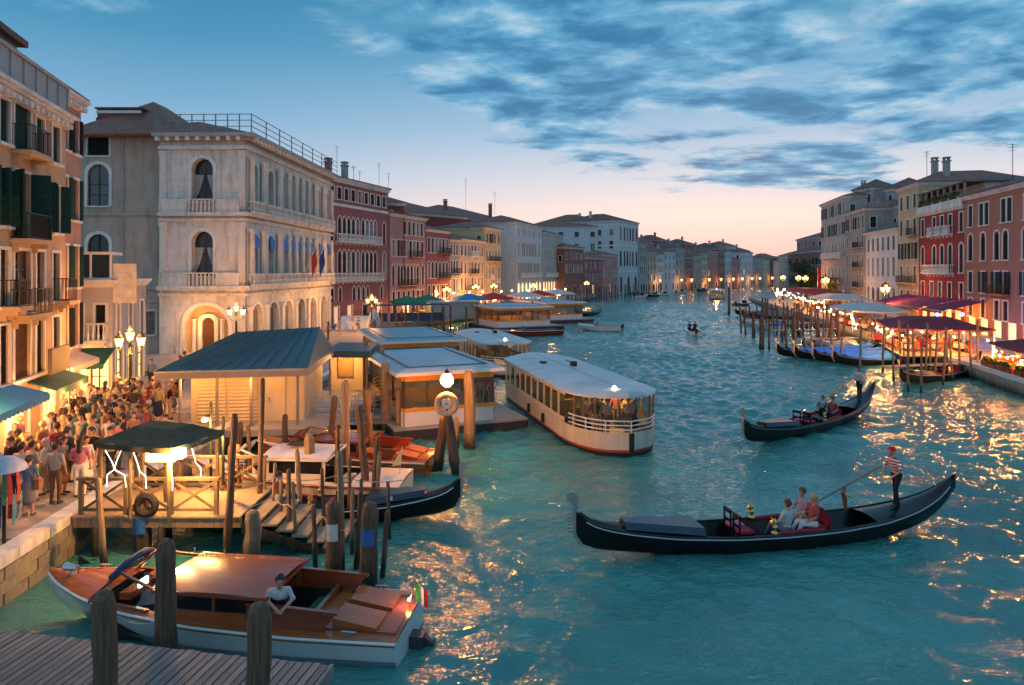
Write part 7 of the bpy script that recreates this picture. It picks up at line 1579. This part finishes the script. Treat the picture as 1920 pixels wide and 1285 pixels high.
for (x0, y0, dxr, rows_, cols_, where) in ((32.9, 41.9, 2.1, 3, 3, 'under the corner canopy'), (33.0, 56.6, 2.2, 3, 4, 'under the broad maroon canopy'), (40.0, 77, 2.4, 2, 6, 'under the long cream canopy')):
    for r_ in range(rows_):
        for c in range(cols_):
            x, y = x0 + r_ * 2.2 + c * 2.3 * .22, y0 + c * 2.3
            table((x, y), k, where, 'tables ' + where); k += 1
            for sg in (-1, 1):
                ch = obj('chair', chairm, VARN_D, None, (x, y + sg * .8, 1.05), 0 if sg < 0 else math.pi); tag(ch, 'dark wooden dining chair at a table ' + where, 'chair', 'chairs ' + where)
                if rnd.random() < .75: person('dine', (x, y + sg * .74), 0 if sg < 0 else math.pi, 'dining ' + where, 'diners ' + where, z=1.05, **kw_din)
# planter hedge and timber fence along the terrace edge
for i in range(6):
    x, y = 31.9 + i * .27, 42.0 + i * 1.15
    t = thing('planter', 'dark planter box with low shrub along the edge of the corner terrace', 'planter', (x, y, 1.05), R(77), 'planters along the terrace')
    obj('box', cached('plb', lambda: MB().box(-.52, .52, -.2, .2, 0, .45).mesh('box', False)), VARN_D, t); obj('shrub', cached(('pls', i % 2), lambda: leafmass(260, .52, .22, .16, .09, i).mesh('shrub', False)), PLANT, t, (0, 0, .58))
# timber terrace in front of the broad canopy with jetty fingers
tr_ = thing('terrace_deck', 'timber terrace deck on piles with rail before the broad maroon canopy', 'deck', (0, 0, 0))
for i in range(34):
    y = 53.4 + i * .5; x = 30.6 + (y - 53.4) * .36
    obj('plank', cached('tdp', lambda: MB().box(0, 5.6, 0, .47, -.06, 0).mesh('plank', False)), WOOD_W, tr_, (x, y, 1.12))
for i in range(8): obj('pile', MB().tube([(30.9 + i * .8, 53.7 + i * 2.2, -1), (30.9 + i * .8, 53.7 + i * 2.2, 1.05)], .1, 6), POLE, tr_)
mbp = MB()
for zq in (1.6, 2.1): mbp.bar((30.7, 53.5, zq), (36.6, 70, zq), .06); mbp.bar((30.7, 53.5, zq), (35, 53.5, zq), .06)
obj('rail', mbp, RAILW, tr_)
for i in range(12): obj('post', MB().bar((30.7 + i * .536, 53.5 + i * 1.5, 1.12), (30.7 + i * .536, 53.5 + i * 1.5, 2.12), .07), RAILW, tr_)
for i, (x, y, L_) in enumerate(((33.6, 51.2, 7), (35.8, 71.0, 8), (39.0, 82, 9), (42, 92, 9))):
    t = thing('finger_jetty', ['short finger jetty by the lone open gondola', 'finger jetty by the blue covered gondolas', 'finger jetty among the dense poles', 'farthest finger jetty among the dense poles'][i], 'jetty', (x, y, 0), R(193))
    for q in range(int(L_ / .3)): obj('plank', cached('fjp', lambda: MB().box(0, .28, -.5, .5, -.05, 0).mesh('plank', False)), WOOD_W, t, (q * .3, 0, .85))
    for q in range(3): obj('pile', MB().tube([(q * 2.5 + .3, .42, -1), (q * 2.5 + .3, .42, .8)], .09, 6), POLE, t)
# trees at the end of the restaurants
def tree(label, pos, h, seed, col=(.035, .06, .018), cr=2.6):
    rg_ = random.Random(seed); t = thing('tree', label, 'tree', (*pos, .8)); tm = MB(); tm.tube([(0, 0, 0), (.1, 0, h * .3), (0, .1, h * .55)], [.22, .17, .1], 8); cm_ = MB()
    for b in range(9):
        a = rg_.uniform(0, 6.28); q = rg_.uniform(.2, .8) * cr; z = h * rg_.uniform(.45, .95); e = (q * math.cos(a), q * math.sin(a), z); tm.tube([(0, 0, h * .35), (e[0] * .5, e[1] * .5, (z + h * .4) / 2), e], [.09, .06, .03], 6)
        lm = leafmass(420, cr * .45, cr * .45, cr * .38, .2, seed * 31 + b); cm_.add([(v_[0] + e[0], v_[1] + e[1], v_[2] + e[2]) for v_ in lm.v], lm.f)
    obj('trunk', tm, POLE, t); obj('crown', cm_.mesh('crown', False), mat('tree_leaves', col, .7, var=.4, vs=3), t)
tree('leafy dark tree by the bright lamp past the red canopy', (PX(1528, 158), 158), 7.5, 4)
tree('second leafy tree beside the bright lamp', (PX(1512, 166), 166), 6.5, 9)
tree('tall dark tree against the brown low house', (PX(1505, 186), 186), 10, 12, cr=3.2)
ivy = obj('ivy', leafmass(900, 2.6, .5, .8, .16, 77).mesh('ivy', False), mat('lit_ivy', (.12, .13, .03), .7, var=.4, vs=4), None, (55.6, 118.5, 5.0)); ivy.rotation_euler = (0, 0, R(78)); tag(ivy, 'climbing ivy hanging over the taupe house front', 'plant')
nl = obj('neon_sign', MB().tube([(0, 0, 0), (.2, 0, 1.6), (.6, 0, .3), (1.6, 0, 1.5), (2.6, 0, .4), (3.6, 0, 1.4), (4.6, 0, .5)], .07, 6), glow('neon_white', (1, .9, .8), 12), None, (PX(1456, 140), 140, 2.6)); tag(nl, 'zigzag white neon outline at the edge of the far pole field', 'neon sign')
fl = thing('flag', 'tall red banner on a pole before the pale grey house', 'flag', (PX(1533, 150), 150, 1.05)); obj('pole', MB().tube([(0, 0, 0), (0, 0, 7.5)], .05, 6), STEEL, fl); obj('cloth', MB().loft([[(.9 * u_ / 4, .12 * math.sin(v_ * 3 + u_), 7.3 - v_ * 4) for u_ in range(5)] for v_ in np.linspace(0, 1, 8)]), REDC, fl)

# ------------------------------------------------------------------ stalls and sunshades on the market quay
def stall(label, px, py, w, m, h=2.5, lit=90, group='market stalls and sunshades on the market quay'):
    x, y = G(px, py, 1.1); t = thing('sunshade', label, 'sunshade', (x, y, 1.1), .3, group)
    obj('cloth', MB().add([(-w, -w, h), (w, -w, h), (w, w, h), (-w, w, h), (0, 0, h + .8)], [(0, 1, 4), (1, 2, 4), (2, 3, 4), (3, 0, 4)]).add([(-w, -w, h - .25), (w, -w, h - .25), (w, w, h - .25), (-w, w, h - .25), (-w, -w, h), (w, -w, h), (w, w, h), (-w, w, h)], [(0, 1, 5, 4), (1, 2, 6, 5), (2, 3, 7, 6), (3, 0, 4, 7)]).mesh('cloth', False), m, t)
    obj('pole', MB().tube([(0, 0, 0), (0, 0, h + .75)], .05, 8), WHITE, t); obj('counter', MB().box(-w * .7, w * .7, -w * .5, w * .3, 0, .95).mesh('c', False), WOOD_W, t)
    obj('lamp_glass', MB().ball((0, -w * .4, h - .35), .12, 8), BULB_W, t); lamp(t, (0, -w * .4, h - .55), lit, (1, .7, .36), .15)
GRN = mat('bright_green_canvas', (.01, .2, .11), .7)
for a in (('green sunshade over a lit kiosk', 765, 600, 2.2, GRN), ('second green sunshade by the white lit kiosk', 802, 594, 1.9, GRN), ('blue sunshade beside the landing stages', 880, 590, 2.2, BLUEC), ('red sunshade before the cream house', 925, 588, 2.5, REDC), ('pale sunshade glowing before the lit arcades', 985, 582, 2.5, WCAN), ('small red sunshade past the pale one', 1010, 578, 2.2, REDC), ('cream sunshade at the end of the market quay', 1045, 574, 2.6, WCAN)): stall(*a)
for i, (px, py) in enumerate(((780, 586), (820, 583), (850, 581), (880, 578), (905, 577), (940, 575), (960, 573), (990, 572), (1020, 570), (1040, 569), (1060, 568))):
    x, y = G(px, py, 1.1); t = thing('globe_lamp', 'globe lamp on a thin post in the row before the lit arcades', 'lamp', (x, y, 1.1), 0, 'globe lamps on the market quay'); obj('post', cached('glp', lambda: MB().tube([(0, 0, 0), (0, 0, 2.7)], .04, 6).mesh('post')), IRON, t); obj('lamp_glass', cached('glg', lambda: MB().ball((0, 0, 2.85), .2, 10).mesh('lamp_glass')), BULB, t); lamp(t, (0, -.3, 2.85), 75, (1, .56, .2), .2)
kb = thing('kiosk', 'grey boarded kiosk on the quay behind the landing stages', 'kiosk', (*G(850, 598, 1.1), 1.1), .35); obj('body', MB().box(-3.4, 3.4, -1, 2.5, 0, 2.3).mesh('b', False), mat('grey_boards', (.33, .34, .34), .7), kb); obj('roof', MB().box(-3.6, 3.6, -1.2, 2.7, 2.3, 2.5).mesh('r', False), SHEET, kb)
for i in range(14): obj('board', cached('kbb', lambda: MB().box(0, .44, -1.04, -1.002, .05, 2.25).mesh('board', False)), mat('grey_boards', (.33, .34, .34)), kb, (-3.35 + i * .48, 0, 0))
bq = thing('barrier', 'long navy blue canvas barrier on the quay', 'barrier', (*G(760, 606, 1.1), 1.1), .3); obj('canvas', MB().box(-5, 5, -.05, .05, .2, 1.3).mesh('c', False), mat('navy_canvas', (.02, .06, .14), .7), bq); obj('roof', MB().box(-5.4, 5.4, -1.4, .6, 2.3, 2.42).mesh('r', False), mat('navy_canvas', (.02, .06, .14)), bq)
for x in (-4.8, 0, 4.8): obj('post', MB().tube([(x, 0, 0), (x, 0, 2.3)], .05, 6), IRON, bq)

# ------------------------------------------------------------------ crowd on the quay
kinds = [('stand', {}), ('stand2', {}), ('walk', dict(knees=[(-.1, .16, .5), (.1, -.02, .48)], ankles=[(-.1, .26, .1), (.1, -.3, .14)], elbows=[(-.27, -.12, 1.14), (.27, .06, 1.14)], wrists=[(-.26, -.02, .93), (.26, .24, .98)])),
         ('womanlong', dict(hair='long', elbows=[(-.25, .02, 1.15), (.25, -.02, 1.15)], wrists=[(-.16, .24, 1.0), (.25, .06, .9)])), ('dress', dict(hair='bun', skirt=.42)), ('akimbo', dict(shorts=True, elbows=[(-.34, -.06, 1.16), (.27, 0, 1.14)], wrists=[(-.17, .06, 1.02), (.2, .24, 1.2)]))]
def quay_person(x, y, rz=None, where='in the crowd on the quay', group='people in the quayside crowd', z=1.1, **k):
    key, kw = kinds[rnd.randrange(len(kinds))]; person(key, (x, y), rnd.uniform(0, 6.28) if rz is None else rz, where, group, z=z, scale=rnd.uniform(.9, 1.04), **dict(kw, **k))
used = []
def free(x, y, d=.5):
    if any((x - a) ** 2 + (y - b) ** 2 < d * d for a, b in used): return False
    used.append((x, y)); return True
for px, py, key, t_, b_, lb_ in ((104, 945, 'stand', 'cream', 'brown', 'man in cream shirt and brown trousers seen from behind at the edge of the crowd'), (150, 932, 'womanlong', 'pink', 'white', 'woman in bright pink top and white trousers at the edge of the crowd'), (60, 940, 'stand2', 'cream', 'beige', 'person in cream top and beige trousers holding a map at the edge of the crowd'), (40, 945, 'stand', 'white', 'white', 'person in white top and white trousers at the edge of the crowd'), (172, 905, 'stand', 'black', 'white', 'person in black top and white trousers by the pavilion'), (207, 905, 'walk', 'cream', 'black', 'man in cream shirt leaning at the pavilion railing'), (125, 905, 'stand2', 'navy', 'black', 'person in navy top with folded arms at the edge of the crowd'), (20, 930, 'stand', 'black', 'black', 'person all in black at the edge of the crowd')):
    x, y = G(px, py, 1.1); used.append((x, y)); kw = dict(kinds)[key]; person(key, (x, y), R(rnd.choice((0, 20, 160, 340))), '', 'people in the quayside crowd', top=t_, bot=b_, hr='dark', label=lb_, **kw)
for _ in range(200):
    y = rnd.uniform(16.6, 20.5); x = rnd.uniform(-15.6, -13.2)
    if len(used) < 24 and free(x, y, .62): quay_person(x, y)
cnt = 0
for _ in range(3000):
    if cnt >= 70: break
    y = 19.5 + 13.5 * rnd.random() ** 1.6; xl = -16.4 - .27 * (y - 18) + .9
    xr = -12.9 if y < 23 else -13.4
    x = rnd.uniform(xl, xr if y < 27 else -15.4)
    pxx = 960 + x / y * F
    if pxx < -20 or pxx > 330: continue
    if free(x, y, .52): quay_person(x, y); cnt += 1
cnt = 0
for _ in range(600):
    if cnt >= 13: break
    y = rnd.uniform(33.5, 50); x = rnd.uniform(-24 + .0 * y, -15.5 if y < 40 else -13.5)
    if y > 36 and x < -21.5 and y < 45: continue
    if free(x, y, .8): quay_person(x, y, where='in the open square before the white palazzo', group='people in the square'); cnt += 1
for i in range(26):
    y = rnd.uniform(62, 150); x = np.interp(y, [p[1] for p in LEDGE], [p[0] for p in LEDGE]) - rnd.uniform(1, 5.5)
    quay_person(x, y, where='strolling on the quay past the landing stages', group='people along the far market quay')
for i in range(9):
    a = R(22); lx, ly_ = 5.1 + rnd.uniform(-.3, .8), rnd.uniform(1.5, 7.5)
    quay_person(-5.1 + math.cos(a) * lx - math.sin(a) * ly_, 31.8 + math.sin(a) * lx + math.cos(a) * ly_, where='waiting beside the water bus', group='people boarding the water bus', z=.53)
for i in range(12):
    y = rnd.uniform(58, 140); x = np.interp(y, [p[1] for p in REDGE], [p[0] for p in REDGE]) + rnd.uniform(.6, 2.4)
    quay_person(x, y, where='walking along the restaurant quay', group='people on the restaurant quay', z=1.06 if y > 75 else 1.12)

# ------------------------------------------------------------------ look-alikes in short rows are told apart by their order from a landmark
ORD = 'first second third fourth fifth sixth seventh eighth ninth tenth eleventh twelfth thirteenth fourteenth fifteenth sixteenth seventeenth eighteenth nineteenth twentieth twenty-first twenty-second twenty-third twenty-fourth'.split()
for grp, base_, ref, frm in (('slim poles around the gondola landing', 'slim weathered pole by the landing steps', (-12.2, 18), 'the quay wall'), ('poles among the taxi boats', 'dark pole among the moored taxi boats', (-12, 26), 'the quay wall'),
        ('guide piles at the gangway', 'grey guide pile at the gangway', (-4, 30), 'the globe lamp'), ('globe lamps on the market quay', 'globe lamp on a thin post', (-14, 80), 'the red gothic palazzo'), ('planters along the terrace', 'dark planter box with shrub on the corner terrace', (31, 38), 'the terrace corner'),
        ('poles along the market quay', 'thin mooring pole along the market quay', (-14, 73), 'the footbridge'), ('lone outer poles', 'lone dark pole in open water', (40, 62), 'the broad maroon canopy'), ('distant quay lamps', 'distant quay lamp before the far houses', (50, 240), 'the monumental palazzo'), ('light strings in the pavilion', 'crooked white light string under the pavilion edge', (-12, 18), 'the quay wall')):
    mem = [o for o in COL.objects if o.parent is None and o.get('group') == grp]
    pos = lambda o: (o.location.x, o.location.y) if o.location.length > .01 else tuple(o.data.vertices[0].co[:2])
    mem.sort(key=lambda o: math.hypot(pos(o)[0] - ref[0], pos(o)[1] - ref[1]))
    if len(mem) <= len(ORD):
        for o, w_ in zip(mem, ORD): o['label'] = f'{base_}, {w_} counted from {frm}'
